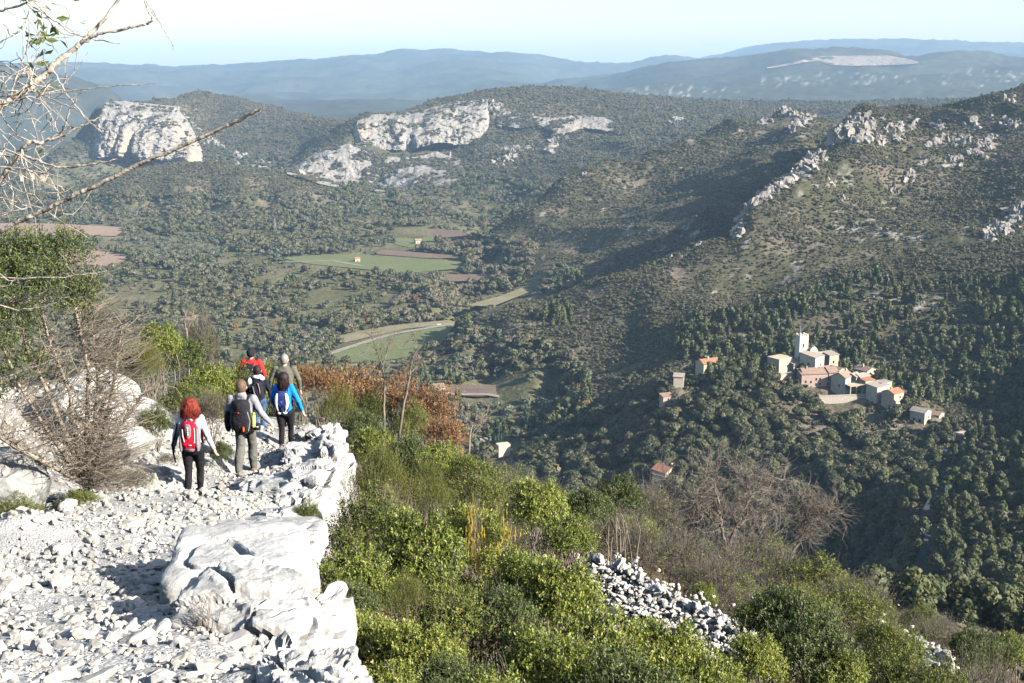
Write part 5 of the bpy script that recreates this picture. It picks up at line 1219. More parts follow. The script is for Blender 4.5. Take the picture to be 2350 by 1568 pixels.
def yaw_mats(n, tilt=0.3):
    a = rng.uniform(0, 6.28, n); ca, sa = np.cos(a), np.sin(a); z = np.zeros(n); o1 = np.ones(n)
    Rz = np.stack([np.stack([ca, -sa, z], -1), np.stack([sa, ca, z], -1), np.stack([z, z, o1], -1)], 1)
    t = rng.normal(size=n) * tilt; ct_, st_ = np.cos(t), np.sin(t)
    Rx = np.stack([np.stack([o1, z, z], -1), np.stack([z, ct_, -st_], -1), np.stack([z, st_, ct_], -1)], 1)
    return Rx @ Rz
r_i = np.nonzero(~mask)[0]
ST_TINY = [stone_shape(140 + i, 1) for i in range(8)]
for nm, sel, shp in (('rubble', ss[r_i] >= 0.078, ST_SM), ('fine_rubble', ss[r_i] < 0.078, ST_TINY)):
    i_ = r_i[sel]; v, f = merge_instances(shp, np.column_stack([sx, sy, sz])[i_], ss[i_], yaw_mats(len(i_)), rng.integers(0, 8, len(i_)))
    o = obj(nm, mesh_np(nm, v, f, M_PEB, False), path); o['kind'] = 'stuff'

# ---- the tumbled dry-stone walls on the slope below
def unit2(a): return a / (np.linalg.norm(a, axis=1, keepdims=True) + 1e-9)
def stone_wall(label, pts, n, wid, hgt, size, apron):
    l = np.array([P(*p) for p in pts]); s = np.concatenate([[0], np.cumsum(np.linalg.norm(np.diff(l, axis=0), axis=1))])
    root = empty('dry_stone_wall', l[0]); tag(root, label, 'wall')
    def at_(t): return np.array([np.interp(t * s[-1], s, l[:, i]) for i in range(3)])
    # the packed heart of the wall
    T_ = np.linspace(0, 1, 40); L_ = np.array([at_(t) for t in T_]); dn_ = unit2(np.gradient(L_[:, :2], axis=0)); nr_ = np.stack([-dn_[:, 1], dn_[:, 0]], 1)
    prof = [(-1.9, None), (-0.75, 0.95), (-0.25, 0.45), (0.25, 0.42), (0.8, None)]; V = []
    for o_, dp in prof:
        q = L_[:, :2] - nr_ * o_ * -1.0 * (1 if nr_[0, 1] > 0 else -1); V.append(np.column_stack([q, (near_h(q[:, 0], q[:, 1]) - 0.1) if dp is None else L_[:, 2] - dp * hgt / 0.75 + 0.05 * fbm2(q[:, 0] * 3, q[:, 1] * 3, 3, 5)]))
    V = np.array(V); obj('packed_core', mesh_np('packed_core', V.reshape(-1, 3) - np.array(root.location), grid_faces(len(prof), 40), M_PEB, False), root)
    for i in range(n):
        t = rng.random(); p = at_(t); lay = 0.82 * i / n
        off = rng.uniform(-0.3, 1) * wid * (1.1 - 0.75 * lay)
        p = p + np.array([off * 0.75, off * -0.8, 0]); p[2] = at_(t)[2] - hgt * (1 - lay) - abs(off) * 0.35
        q = size * rng.uniform(0.6, 1.35)
        o = obj('stone', me_big[i % 8], root); o.location = p - np.array(root.location)
        o.rotation_euler = (rng.normal() * 0.4, rng.normal() * 0.4, rng.uniform(0, 6.28)); o.scale = (q * rng.uniform(0.85, 1.25), q, q * rng.uniform(0.8, 1.3))
    ap, asz = [], []
    for i in range(apron):
        t = rng.random(); p = at_(t); o_ = abs(rng.normal()) * 0.95
        x_, y_ = p[0] - o_ * 0.55 + rng.normal() * 0.3, p[1] - o_ * 1.0 + rng.normal() * 0.35
        ap.append((x_, y_, max(gz(x_, y_) + 0.02, p[2] - hgt * 0.38 - o_ * 0.55 + 0.05 * rng.normal()))); asz.append(size * rng.uniform(0.25, 0.85))
    v, f = merge_instances(ST_TINY, np.array(ap) - np.array(root.location), np.array(asz), yaw_mats(apron, 0.5), rng.integers(0, 8, apron))
    o = obj('fallen_rubble', mesh_np('fallen_rubble', v, f, M_PEB, False), root); o['kind'] = 'stuff'
    return root
stone_wall('tumbled white dry-stone wall running down the bushy slope', [(1352, 1248, 21.4), (1425, 1275, 21.0), (1500, 1325, 20.4), (1570, 1355, 20.0), (1625, 1380, 19.6), (1705, 1425, 19.0)], 280, 0.55, 0.75, 0.25, 4200)
stone_wall('short low stretch of white wall at the lower right', [(2022, 1418, 24.0), (2080, 1445, 23.4), (2130, 1470, 22.8), (2172, 1496, 22.2)], 70, 0.3, 0.35, 0.24, 420)
# ================================================================== NEAR SHRUBS AND TREES
def unit(a): return a / (np.linalg.norm(a, axis=-1, keepdims=True) + 1e-9)
def sprigs(seed, base, dirs, length, nleaf, L, W, spread=0.9, tvar=0.13, t0=0.5, ttop=0.0):
    """leafy shoots: base (m,3), dirs (m,3) -> leaf quads with tint"""
    r = np.random.default_rng(seed); m = len(base)
    t = (np.arange(nleaf) + 0.5) / nleaf
    pos = base[:, None] + dirs[:, None] * (length * t)[None, :, None] * r.uniform(0.6, 1.3, (m, 1, 1))
    side = unit(np.cross(dirs, r.normal(size=(m, 3)))); up = np.cross(dirs, side)
    a = (np.arange(nleaf) * 2.4)[None] + r.uniform(0, 6.28, (m, 1)) + r.normal(size=(m, nleaf)) * 0.3
    rad = side[:, None] * np.cos(a)[..., None] + up[:, None] * np.sin(a)[..., None]
    d = unit(dirs[:, None] * 0.6 + rad * spread + 0.25 * r.normal(size=(m, nleaf, 3)))
    n = unit(np.cross(d, np.cross(dirs[:, None] + 0.4 * r.normal(size=(m, nleaf, 3)), d)))
    s = np.cross(d, n)
    l = (L * r.uniform(0.65, 1.25, (m, nleaf)))[..., None]; w = (W * r.uniform(0.7, 1.2, (m, nleaf)))[..., None]
    q = np.stack([pos, pos + d * l * 0.5 + s * w * 0.5 + n * w * 0.12, pos + d * l, pos + d * l * 0.5 - s * w * 0.5 + n * w * 0.12], 2).reshape(-1, 3)
    f = np.arange(len(q)).reshape(-1, 4)
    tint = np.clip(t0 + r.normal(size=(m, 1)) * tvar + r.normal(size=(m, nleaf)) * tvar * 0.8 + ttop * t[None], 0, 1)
    return q, f, np.repeat(tint.ravel(), 4)
def shell(seed, lobes, m, r0=0.7, r1=1.03, low=-0.35, up=0.4):
    r = np.random.default_rng(seed); Lb = np.asarray(lobes, float)
    pr = Lb[:, 3] * Lb[:, 4]; pr = pr / pr.sum(); k = r.choice(len(Lb), m, p=pr)
    d = unit(r.normal(size=(m, 3))); d[:, 2] = np.where(d[:, 2] < low, -d[:, 2], d[:, 2])
    p = Lb[k, :3] + d * Lb[k, 3:] * r.uniform(r0, r1, (m, 1))
    dr = unit(d + np.array([0, 0, up]) + 0.45 * r.normal(size=(m, 3)))
    return p, dr
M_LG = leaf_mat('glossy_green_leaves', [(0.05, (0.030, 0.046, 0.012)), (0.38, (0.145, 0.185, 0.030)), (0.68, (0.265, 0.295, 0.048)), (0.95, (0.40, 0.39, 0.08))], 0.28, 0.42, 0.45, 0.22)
M_LD = leaf_mat('dark_green_leaves', [(0.05, (0.022, 0.036, 0.014)), (0.45, (0.080, 0.106, 0.030)), (0.75, (0.150, 0.178, 0.045)), (0.97, (0.22, 0.23, 0.07))], 0.22, 0.45, 0.4, 0.2)
M_LJ = leaf_mat('juniper_sprays', [(0.05, (0.045, 0.055, 0.015)), (0.5, (0.125, 0.135, 0.032)), (0.85, (0.20, 0.195, 0.048)), (1.0, (0.26, 0.22, 0.07))], 0.2, 0.6, 0.2, 0.15)
M_LO = leaf_mat('grey_olive_leaves', [(0.05, (0.042, 0.058, 0.016)), (0.5, (0.130, 0.158, 0.034)), (0.8, (0.22, 0.23, 0.052)), (1.0, (0.30, 0.27, 0.085))], 0.25, 0.6, 0.2, 0.25)
M_LR = leaf_mat('russet_oak_leaves', [(0.05, (0.12, 0.055, 0.030)), (0.35, (0.24, 0.115, 0.050)), (0.65, (0.36, 0.19, 0.075)), (0.95, (0.42, 0.29, 0.12))], 0.3, 0.6, 0.2, 0.25)
M_LY = leaf_mat('yellow_autumn_leaves', [(0.05, (0.30, 0.20, 0.03)), (0.5, (0.55, 0.40, 0.04)), (0.95, (0.66, 0.52, 0.10))], 0.35, 0.5, 0.2, 0.2)
M_TWIG = plain('pale_dry_twigs', (0.30, 0.245, 0.185), 0.85, 0.3, 5, 0.1)
M_BRUSH = plain('grey_brush_twigs', (0.125, 0.105, 0.090), 0.85, 0.3, 5, 0.1)
M_STEM = plain('brown_grey_stems', (0.20, 0.165, 0.13), 0.9, 0.3, 6, 0.1)
M_DARKB = plain('dark_wet_bark', (0.20, 0.165, 0.135), 0.85, 0.45, 9, 0.15)
def twig_lines(seed, base, tips, sag=0.1, S=5):
    r = np.random.default_rng(seed); t = np.linspace(0, 1, S)[None, :, None]
    c = base[:, None] * (1 - t) + tips[:, None] * t
    ln = np.linalg.norm(tips - base, axis=1)[:, None, None]
    c = c + r.normal(size=(len(base), 1, 3)) * sag * ln * (4 * t * (1 - t)) + r.normal(size=c.shape) * 0.035 * ln * t
    return c
def stems_mesh(seed, lobes, nmain, ntwig, rmain, rtwig, mat, poke=1.12):
    r = np.random.default_rng(seed); Lb = np.asarray(lobes, float); b_ = MB()
    k = r.integers(0, len(Lb), nmain)
    tips = Lb[k, :3] + r.normal(size=(nmain, 3)) * Lb[k, 3:] * 0.3
    base = r.normal(size=(nmain, 3)) * np.array([0.10, 0.10, 0]); base[:, 2] = -0.25
    c = twig_lines(seed, base, tips, 0.08, 6); b_.tubes(c, rmain * np.linspace(1, 0.35, 6)[None] * r.uniform(0.6, 1.2, (nmain, 1)), 5)
    p, d = shell(seed + 1, lobes, ntwig, 0.15, 0.7, -0.2, 0.5)
    tip = p + d * r.uniform(0.18, 0.5, (ntwig, 1)) * poke
    c = twig_lines(seed + 2, p, tip, 0.12, 4); b_.tubes(c, rtwig * np.linspace(1, 0.4, 4)[None] * r.uniform(0.6, 1.3, (ntwig, 1)), 3)
    return b_.mesh('stems', mat, True)
BUSH = {}
def mk(kind, seed, lobes, leaves, stems, leaf_mat_):
    q, f, t = leaves
    BUSH.setdefault(kind, []).append((mesh_np('foliage', q, f, leaf_mat_, False, np.repeat(t[:, None], 3, 1)), stems))
for s in (201, 202, 203):       # glossy green
    lb = dome_lobes(s, 30, 1.0, 1.5, z0=0.2, sub=0.23, spread=0.86); p, d = shell(s, lb, 1700, 0.45, 1.05)
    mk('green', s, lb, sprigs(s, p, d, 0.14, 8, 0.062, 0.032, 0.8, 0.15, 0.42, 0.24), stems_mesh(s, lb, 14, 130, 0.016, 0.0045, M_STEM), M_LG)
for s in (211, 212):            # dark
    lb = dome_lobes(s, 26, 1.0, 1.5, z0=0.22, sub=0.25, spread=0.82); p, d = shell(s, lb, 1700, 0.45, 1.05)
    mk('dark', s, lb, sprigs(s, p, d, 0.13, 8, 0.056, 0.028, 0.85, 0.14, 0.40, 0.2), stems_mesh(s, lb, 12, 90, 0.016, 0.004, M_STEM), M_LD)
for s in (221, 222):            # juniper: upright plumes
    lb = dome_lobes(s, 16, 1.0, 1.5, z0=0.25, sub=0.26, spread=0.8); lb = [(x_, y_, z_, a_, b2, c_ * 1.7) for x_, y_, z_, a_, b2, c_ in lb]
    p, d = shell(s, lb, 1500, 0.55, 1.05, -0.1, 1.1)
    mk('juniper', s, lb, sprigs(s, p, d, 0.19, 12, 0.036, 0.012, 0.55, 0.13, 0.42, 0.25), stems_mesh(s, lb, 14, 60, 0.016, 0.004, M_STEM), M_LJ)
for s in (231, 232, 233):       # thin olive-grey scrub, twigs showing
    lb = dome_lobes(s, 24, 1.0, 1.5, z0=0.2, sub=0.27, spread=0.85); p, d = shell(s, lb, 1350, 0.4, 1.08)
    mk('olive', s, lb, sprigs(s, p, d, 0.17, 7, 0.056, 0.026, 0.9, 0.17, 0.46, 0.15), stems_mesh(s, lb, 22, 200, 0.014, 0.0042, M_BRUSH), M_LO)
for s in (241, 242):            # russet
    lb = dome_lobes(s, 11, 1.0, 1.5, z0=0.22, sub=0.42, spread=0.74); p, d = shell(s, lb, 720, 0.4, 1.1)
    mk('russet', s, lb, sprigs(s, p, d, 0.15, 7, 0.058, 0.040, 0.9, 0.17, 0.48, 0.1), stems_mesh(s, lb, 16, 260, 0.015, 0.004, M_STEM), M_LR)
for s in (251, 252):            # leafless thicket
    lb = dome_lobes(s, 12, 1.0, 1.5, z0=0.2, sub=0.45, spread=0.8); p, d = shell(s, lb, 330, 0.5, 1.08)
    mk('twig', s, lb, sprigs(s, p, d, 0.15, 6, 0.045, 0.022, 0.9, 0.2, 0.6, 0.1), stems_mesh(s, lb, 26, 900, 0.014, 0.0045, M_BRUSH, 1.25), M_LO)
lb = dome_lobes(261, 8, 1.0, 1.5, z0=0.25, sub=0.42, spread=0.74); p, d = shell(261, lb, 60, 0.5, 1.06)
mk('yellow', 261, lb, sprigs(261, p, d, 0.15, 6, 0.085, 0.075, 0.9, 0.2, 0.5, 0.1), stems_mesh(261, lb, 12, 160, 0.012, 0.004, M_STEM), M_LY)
KNAME = {'green': 'green_shrub', 'dark': 'dark_shrub', 'juniper': 'juniper_bush', 'olive': 'olive_scrub', 'russet': 'russet_shrub', 'twig': 'bare_thicket', 'yellow': 'yellow_shrub'}
_nb = {}
def bush(kind, px, py, d, wpx, label, minh=0.35):
    """px, py: the middle of the top; wpx: width in the picture"""
    u, w = uw(px, py); x, y = u * d, d; top = w * d; g = gz(x, y)
    h = max(minh, top - g); rad = wpx / 2 / FPX * d * 1.02
    i = _nb.get(kind, 0); _nb[kind] = i + 1
    fol, st = BUSH[kind][i % len(BUSH[kind])]
    sz = min(h / 1.42, rad * (9 if kind in ('twig', 'yellow') else 1.7 if (h < 1.0 or kind == 'juniper') else 1.35)); q = rad / 1.02; lift = h - 1.42 * sz
    t = empty(KNAME[kind], (x, y, top - 1.42 * sz), 2.1 * i + 0.4, (q, q, sz))
    if lift > 0.12:                                        # stems carry the leafy top down to the steep ground
        b_ = MB(); r_ = np.random.default_rng(i + 7); n_ = 9
        b0 = r_.normal(size=(n_, 3)) * np.array([0.16, 0.16, 0]); b0[:, 2] = -lift / sz - 0.1; tp = r_.normal(size=(n_, 3)) * np.array([0.3, 0.3, 0.1]); tp[:, 2] += 0.45
        b_.tubes(twig_lines(i + 3, b0, tp, 0.08, 6), 0.02 / q * np.linspace(1, 0.4, 6)[None] * np.ones((n_, 1)), 5); b_.build('trunk', M_STEM, t, True)
    o = obj('foliage', fol, t); o['kind'] = 'stuff'
    o = obj('stems', st, t); o['kind'] = 'stuff'
    return tag(t, label, 'shrub')
B = bush
# mass below the path, from the drop edge to the right
B('olive', 850, 1130, 14.5, 260, 'thin olive-grey shrub right against the white drop edge')
B('juniper', 880, 1050, 17.0, 200, 'yellow-green juniper with plume tips beside the rim rocks')
B('juniper', 985, 1085, 17.5, 150, 'smaller yellow-green juniper right of the plumed juniper')
B('green', 960, 1180, 13.0, 260, 'twiggy olive shrub in the middle of the lower slope')
B('green', 810, 1250, 10.8, 230, 'green shrub beside the flat-topped block')
B('green', 830, 1395, 8.8, 230, 'glossy shrub touching the edge beside the largest boulder')
B('dark', 800, 1330, 9.6, 180, 'dark gap-filled shrub between two green shrubs near the edge')
B('green', 960, 1440, 8.4, 260, 'glossy green shrub at the bottom, second from the white edge')
B('olive', 1010, 1330, 10.0, 280, 'straw-coloured scrub above the bottom green shrubs')
B('juniper', 930, 1335, 9.8, 120, 'bright juniper tuft among the straw-coloured scrub')
B('green', 885, 1520, 7.4, 220, 'leafy shrub in the bottom row beside the pitted boulder')
B('dark', 1040, 1500, 8.0, 200, 'dark shrub in the bottom row, left of centre')
B('yellow', 1090, 1155, 15.0, 70, 'yellow-leaved small shrub amid the grey twigs')
B('yellow', 1170, 1195, 14.6, 70, 'orange-yellow small shrub right of the yellow-leaved one')
B('green', 1080, 1150, 16.5, 200, 'mid-green shrub behind the yellow shrub')
B('green', 1235, 1105, 15.5, 170, 'tall rounded bright green shrub in the centre of the slope')
B('green', 1310, 1180, 14.5, 140, 'bright green lobe leaning over the stone wall end')
B('green', 1200, 1255, 12.5, 220, 'broad green shrub below the tall rounded one')
B('green', 1290, 1290, 11.8, 240, 'dense green shrub at the left foot of the stone wall')
B('dark', 1150, 1350, 10.2, 220, 'deep green shrub beneath the broad green one')
B('green', 1380, 1400, 10.4, 300, 'wide green shrub below the stone wall')
B('green', 1240, 1430, 9.4, 300, 'big green shrub bottom centre')
B('green', 1530, 1430, 10.8, 270, 'green shrub below the lower wall stones')
B('dark', 1430, 1500, 8.8, 320, 'dark green shrub along the bottom edge, centre right')
B('green', 1620, 1500, 9.6, 260, 'green shrub at the bottom, left of the dark conical bush')
B('dark', 1800, 1342, 13.0, 250, 'dark conical bush standing out at the lower right')
B('dark', 1870, 1415, 12.2, 240, 'dark rounded bush leaning on the conical one')
B('green', 1930, 1480, 12.0, 160, 'green-tipped bush at the right foot of the conical bush')
B('green', 1740, 1460, 11.6, 160, 'green bush at the left foot of the conical bush')
B('olive', 2040, 1420, 17.0, 220, 'pale grey-green scrub under the short wall')
B('olive', 2080, 1500, 13.5, 260, 'pale scrub at the bottom right corner, left part')
B('dark', 2240, 1440, 15.5, 140, 'dark bush near the right picture edge, left one')
B('green', 2320, 1450, 15.8, 120, 'yellowish-green bush at the right picture edge')
B('twig', 2270, 1525, 13.5, 240, 'dry grey thicket in the bottom right corner')
B('olive', 2170, 1530, 12.6, 200, 'dull grey scrub between the corner thicket and pale scrub')
B('dark', 1020, 1560, 7.4, 170, 'dark leaves at the bottom edge, left of centre')
B('green', 1130, 1540, 7.8, 240, 'green leaves at the bottom edge, under the big green shrub')
# band between the near mass and the far wood
B('green', 860, 985, 23.5, 120, 'green shrub right behind the rim rocks')
B('dark', 930, 1000, 22.5, 150, 'dark shrub under the russet bushes')
B('green', 1010, 1010, 21.5, 140, 'mid-green shrub right below the russet bushes')
B('olive', 1080, 1040, 20.5, 170, 'olive shrub at the lower right of the russet bushes')
B('juniper', 775, 905, 27.0, 110, 'bright yellow-green juniper behind the blue jacket')
B('dark', 830, 940, 26.0, 110, 'dark small shrub right of the bright juniper')
B('russet', 820, 855, 32.0, 160, 'russet oak shrub behind the bright juniper, leftmost of three')
B('russet', 905, 865, 31.0, 150, 'orange oak shrub around the tall bare saplings')
B('russet', 985, 895, 30.0, 150, 'orange oak shrub, rightmost of three')
B('olive', 945, 930, 29.0, 110, 'olive shrub in the middle of the russet bushes')
B('olive', 860, 900, 30.5, 90, 'small olive shrub poking through the russet bushes')
B('russet', 1020, 960, 27.5, 120, 'low rusty shrub below the orange oak shrubs')
B('russet', 735, 845, 35.0, 110, 'dull reddish shrub behind the grey-haired man')
B('russet', 690, 838, 37.0, 80, 'small reddish shrub at the path bend')
B('olive', 1110, 1090, 19.0, 150, 'thin scrub left of the tall green shrub')
B('dark', 1345, 1115, 22.0, 130, 'dark green shrub with a round top beyond the wall end')
B('dark', 1420, 1090, 23.5, 130, 'second dark green shrub beyond the wall end')
B('green', 1300, 1130, 22.5, 90, 'small green shrub behind the bright green lobe')
B('twig', 1430, 1180, 28.0, 200, 'brown leafless thicket above the stone wall, left')
B('twig', 1560, 1230, 30.0, 260, 'brown leafless thicket above the stone wall, middle')
B('twig', 1740, 1260, 32.0, 280, 'brown leafless thicket behind the wall, right')
B('twig', 1480, 1120, 38.0, 220, 'purple-grey thicket under the lone cottage')
B('twig', 1640, 1290, 25.0, 220, 'reddish-brown low thicket just above the wall')
B('olive', 1880, 1290, 31.0, 220, 'olive scrub on the slope shoulder at the right')
B('olive', 1960, 1350, 25.0, 220, 'grey scrub above the conical bush')
B('olive', 1840, 1340, 22.0, 200, 'dull olive scrub behind the conical bush')
B('twig', 1980, 1330, 29.0, 200, 'grey twiggy scrub at the shoulder, below the dark ravine')
B('twig', 2160, 1430, 24.0, 220, 'grey thicket right of the short wall')
B('olive', 1760, 1240, 40.0, 220, 'olive tree-scrub at the shoulder below the wood')
B('green', 1620, 1340, 23.0, 70, 'small green shrub at the foot of the dark bare tree')
B('olive', 1330, 1170, 30.0, 160, 'dull scrub behind the bright green lobe')
B('olive', 1240, 1110, 33.0, 160, 'grey scrub on the skyline of the slope, centre')
B('twig', 1150, 1085, 30.0, 160, 'leafless grey brush centre left of the slope')
rf = np.random.default_rng(77); fl_n = 0
for yy in np.arange(8.5, 46, 3.1):
    for uu in np.arange(-0.13, 0.42, 0.055 + 0.25 / yy):
        x_ = (uu + rf.normal() * 0.012) * yy; y_ = yy + rf.normal() * 0.6
        if x_ < edge_x(min(y_, 24)) + 0.9 or fl_n >= 75: continue
        g_ = gz(x_, y_); hh = rf.uniform(0.55, 1.0); pxx, pyy = project(x_, y_, g_ + hh)
        if in_poly(np.array([pxx]), np.array([pyy]), [(1330, 1225), (1420, 1255), (1720, 1400), (1720, 1520), (1560, 1470), (1340, 1400)])[0]: continue
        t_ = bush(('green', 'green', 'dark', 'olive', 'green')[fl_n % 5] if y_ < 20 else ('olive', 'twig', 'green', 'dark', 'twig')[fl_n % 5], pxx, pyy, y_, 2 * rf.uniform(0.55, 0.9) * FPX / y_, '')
        k_ = t_.name.split('.')[0]; w_ = 'nearer' if y_ < 14 else 'middle' if y_ < 26 else 'farther'
        tag(t_, {'green_shrub': 'low glossy green shrub', 'dark_shrub': 'low dark green shrub', 'olive_scrub': 'low olive-grey scrub', 'bare_thicket': 'low leafless brush'}[k_] + ' between larger bushes on the %s slope below the path' % w_, 'shrub', '%s fillers on the %s slope' % (k_.replace('_', ' '), w_)); fl_n += 1
# left of the hikers
B('green', 365, 742, 24.5, 110, 'yellow-green shrub with a round top left of the hikers')
B('juniper', 340, 800, 23.6, 90, 'orange-green juniper tips by the dry feathery shrub')
B('dark', 420, 770, 25.5, 120, 'dark green shrub beside the round-topped one')
B('green', 480, 830, 25.0, 150, 'green shrub above the red-haired woman')
B('olive', 430, 880, 22.8, 150, 'olive scrub directly behind the red-haired woman')
B('olive', 540, 850, 26.5, 150, 'olive scrub behind the man with the black rucksack')
B('green', 570, 830, 31.0, 120, 'light green shrub in front of the red jacket')
B('twig', 480, 900, 21.8, 120, 'dead grey brush between the woman and the man')
B('dark', 505, 1010, 20.6, 60, 'small dark bush at the hand of the red-haired woman')
B('dark', 350, 925, 20.0, 90, 'dark little shrub on the white rock slope')
B('olive', 300, 790, 24.0, 120, 'olive bush behind the dry feathery twigs')
B('twig', 455, 720, 30.0, 130, 'dead branching bush on the skyline left of the hikers')
B('olive', 620, 830, 36.0, 120, 'olive shrub right of the red jacket')
B('twig', 382, 1040, 19.3, 70, 'small dry tuft at the foot of the white rock slope')
B('olive', 25, 1145, 12.3, 170, 'grey heathery tuft at the left picture edge')
B('olive', 705, 1150, 14.6, 70, 'little grey-green sprig growing on the drop edge', 0.5)
B('olive', 180, 1125, 14.9, 110, 'low green growth at the foot of the tall shrub')
B('twig', 250, 1070, 15.8, 130, 'tangle of dry stems right of the tall shrub')
B('twig', 310, 1080, 17.0, 100, 'dry purple-brown tuft behind the long smooth boulder')

# ---- the tall shrub on the left: leafy top, bare twisted stems, dry feathery side shoots
ts_base = P(205, 1118, 15.4); ts_base[2] = gz(ts_base[0], ts_base[1])
ts = empty('tall_shrub', ts_base); tag(ts, 'tall left-hand shrub, leafy on top with bare tan stems below', 'shrub')
def rel(px, py, d): return P(px, py, d) - ts_base
r = np.random.default_rng(301)
mains = [[(205, 1118, 15.4), (215, 1000, 15.4), (225, 880, 15.4), (215, 760, 15.4), (200, 640, 15.4)], [(205, 1118, 15.4), (200, 1010, 15.3), (205, 850, 15.2), (180, 720, 15.2), (150, 600, 15.2)],
         [(200, 1118, 15.4), (180, 1040, 15.3), (160, 900, 15.2), (110, 780, 15.1), (80, 640, 15.0)], [(205, 1118, 15.4), (160, 1060, 15.2), (100, 980, 15.0), (40, 880, 14.8), (-10, 760, 14.8)],
         [(205, 1110, 15.4), (245, 1040, 15.5), (290, 960, 15.7), (330, 900, 15.9)], [(205, 1118, 15.4), (140, 1080, 15.1), (60, 1040, 14.8), (0, 1000, 14.6), (-60, 950, 14.5)],
         [(210, 1110, 15.4), (240, 980, 15.4), (265, 860, 15.5), (280, 760, 15.6)], [(200, 1118, 15.4), (150, 1000, 15.2), (110, 900, 15.0), (60, 800, 15.0), (20, 640, 15.0)]]
for i, l in enumerate(mains):
    pts = np.array([rel(*q) for q in l]); MB().tube(pts + r.normal(size=pts.shape) * 0.012, np.linspace(0.038, 0.012, len(l)) * r.uniform(0.8, 1.1), 7).build('stem', M_TWIG, ts, True)
allp = np.concatenate([resample([tuple(rel(*q)) for q in l], 0.04) if False else np.array([rel(*q) for q in l]) for l in mains])
dense = []
for l in mains:
    a = np.array([rel(*q) for q in l]); t = np.linspace(0, len(a) - 1, 60); dense.append(np.stack([np.interp(t, np.arange(len(a)), a[:, i]) for i in range(3)], 1))
dense = np.concatenate(dense)
n = 1500
b0 = dense[r.integers(0, len(dense), n)]; up = r.normal(size=(n, 3)) * np.array([1, 1, 0.55]) + np.array([0.25, 0, 0.75]); tip = b0 + unit(up) * r.uniform(0.15, 0.6, (n, 1))
b_ = MB(); b_.tubes(twig_lines(302, b0, tip, 0.14, 5), 0.0062 * np.linspace(1, 0.35, 5)[None] * r.uniform(0.6, 1.3, (n, 1)), 3)
n = 620   # feathery shoots sweeping to the right
b1 = dense[r.integers(0, len(dense) // 2, n)] * np.array([1, 1, 0.75]); tip = b1 + np.stack([r.uniform(0.25, 0.95, n), r.normal(size=n) * 0.3, r.uniform(-0.1, 0.62, n)], 1)
b_.tubes(twig_lines(303, b1, tip, 0.12, 6), 0.0050 * np.linspace(1, 0.3, 6)[None] * r.uniform(0.6, 1.3, (n, 1)), 3)
o = b_.build('twigs', M_TWIG, ts, True); o['kind'] = 'stuff'
lobes = []
for px, py, d, s_ in ((90, 610, 15.0, 0.42), (160, 600, 15.2, 0.34), (30, 640, 14.8, 0.45), (120, 690, 15.0, 0.42), (-40, 660, 14.8, 0.5), (190, 690, 15.3, 0.24), (205, 740, 15.4, 0.16), (20, 760, 14.8, 0.40), (-50, 800, 14.7, 0.42), (60, 850, 14.9, 0.3), (-40, 900, 14.8, 0.36), (195, 660, 15.3, 0.2), (150, 560, 15.1, 0.22), (60, 570, 14.9, 0.25), (-20, 580, 14.8, 0.3)):
    q = rel(px, py, d); lobes.append((q[0], q[1], q[2], s_, s_, s_ * 0.85))
p, d = shell(304, lobes, 2800, 0.4, 1.03, -0.5, 0.7)
q, f, t = sprigs(305, p, d, 0.12, 8, 0.046, 0.017, 0.7, 0.15, 0.42, 0.2)
o = obj('foliage', mesh_np('foliage', q, f, M_LD, False, np.repeat(t[:, None], 3, 1)), ts); o['kind'] = 'stuff'

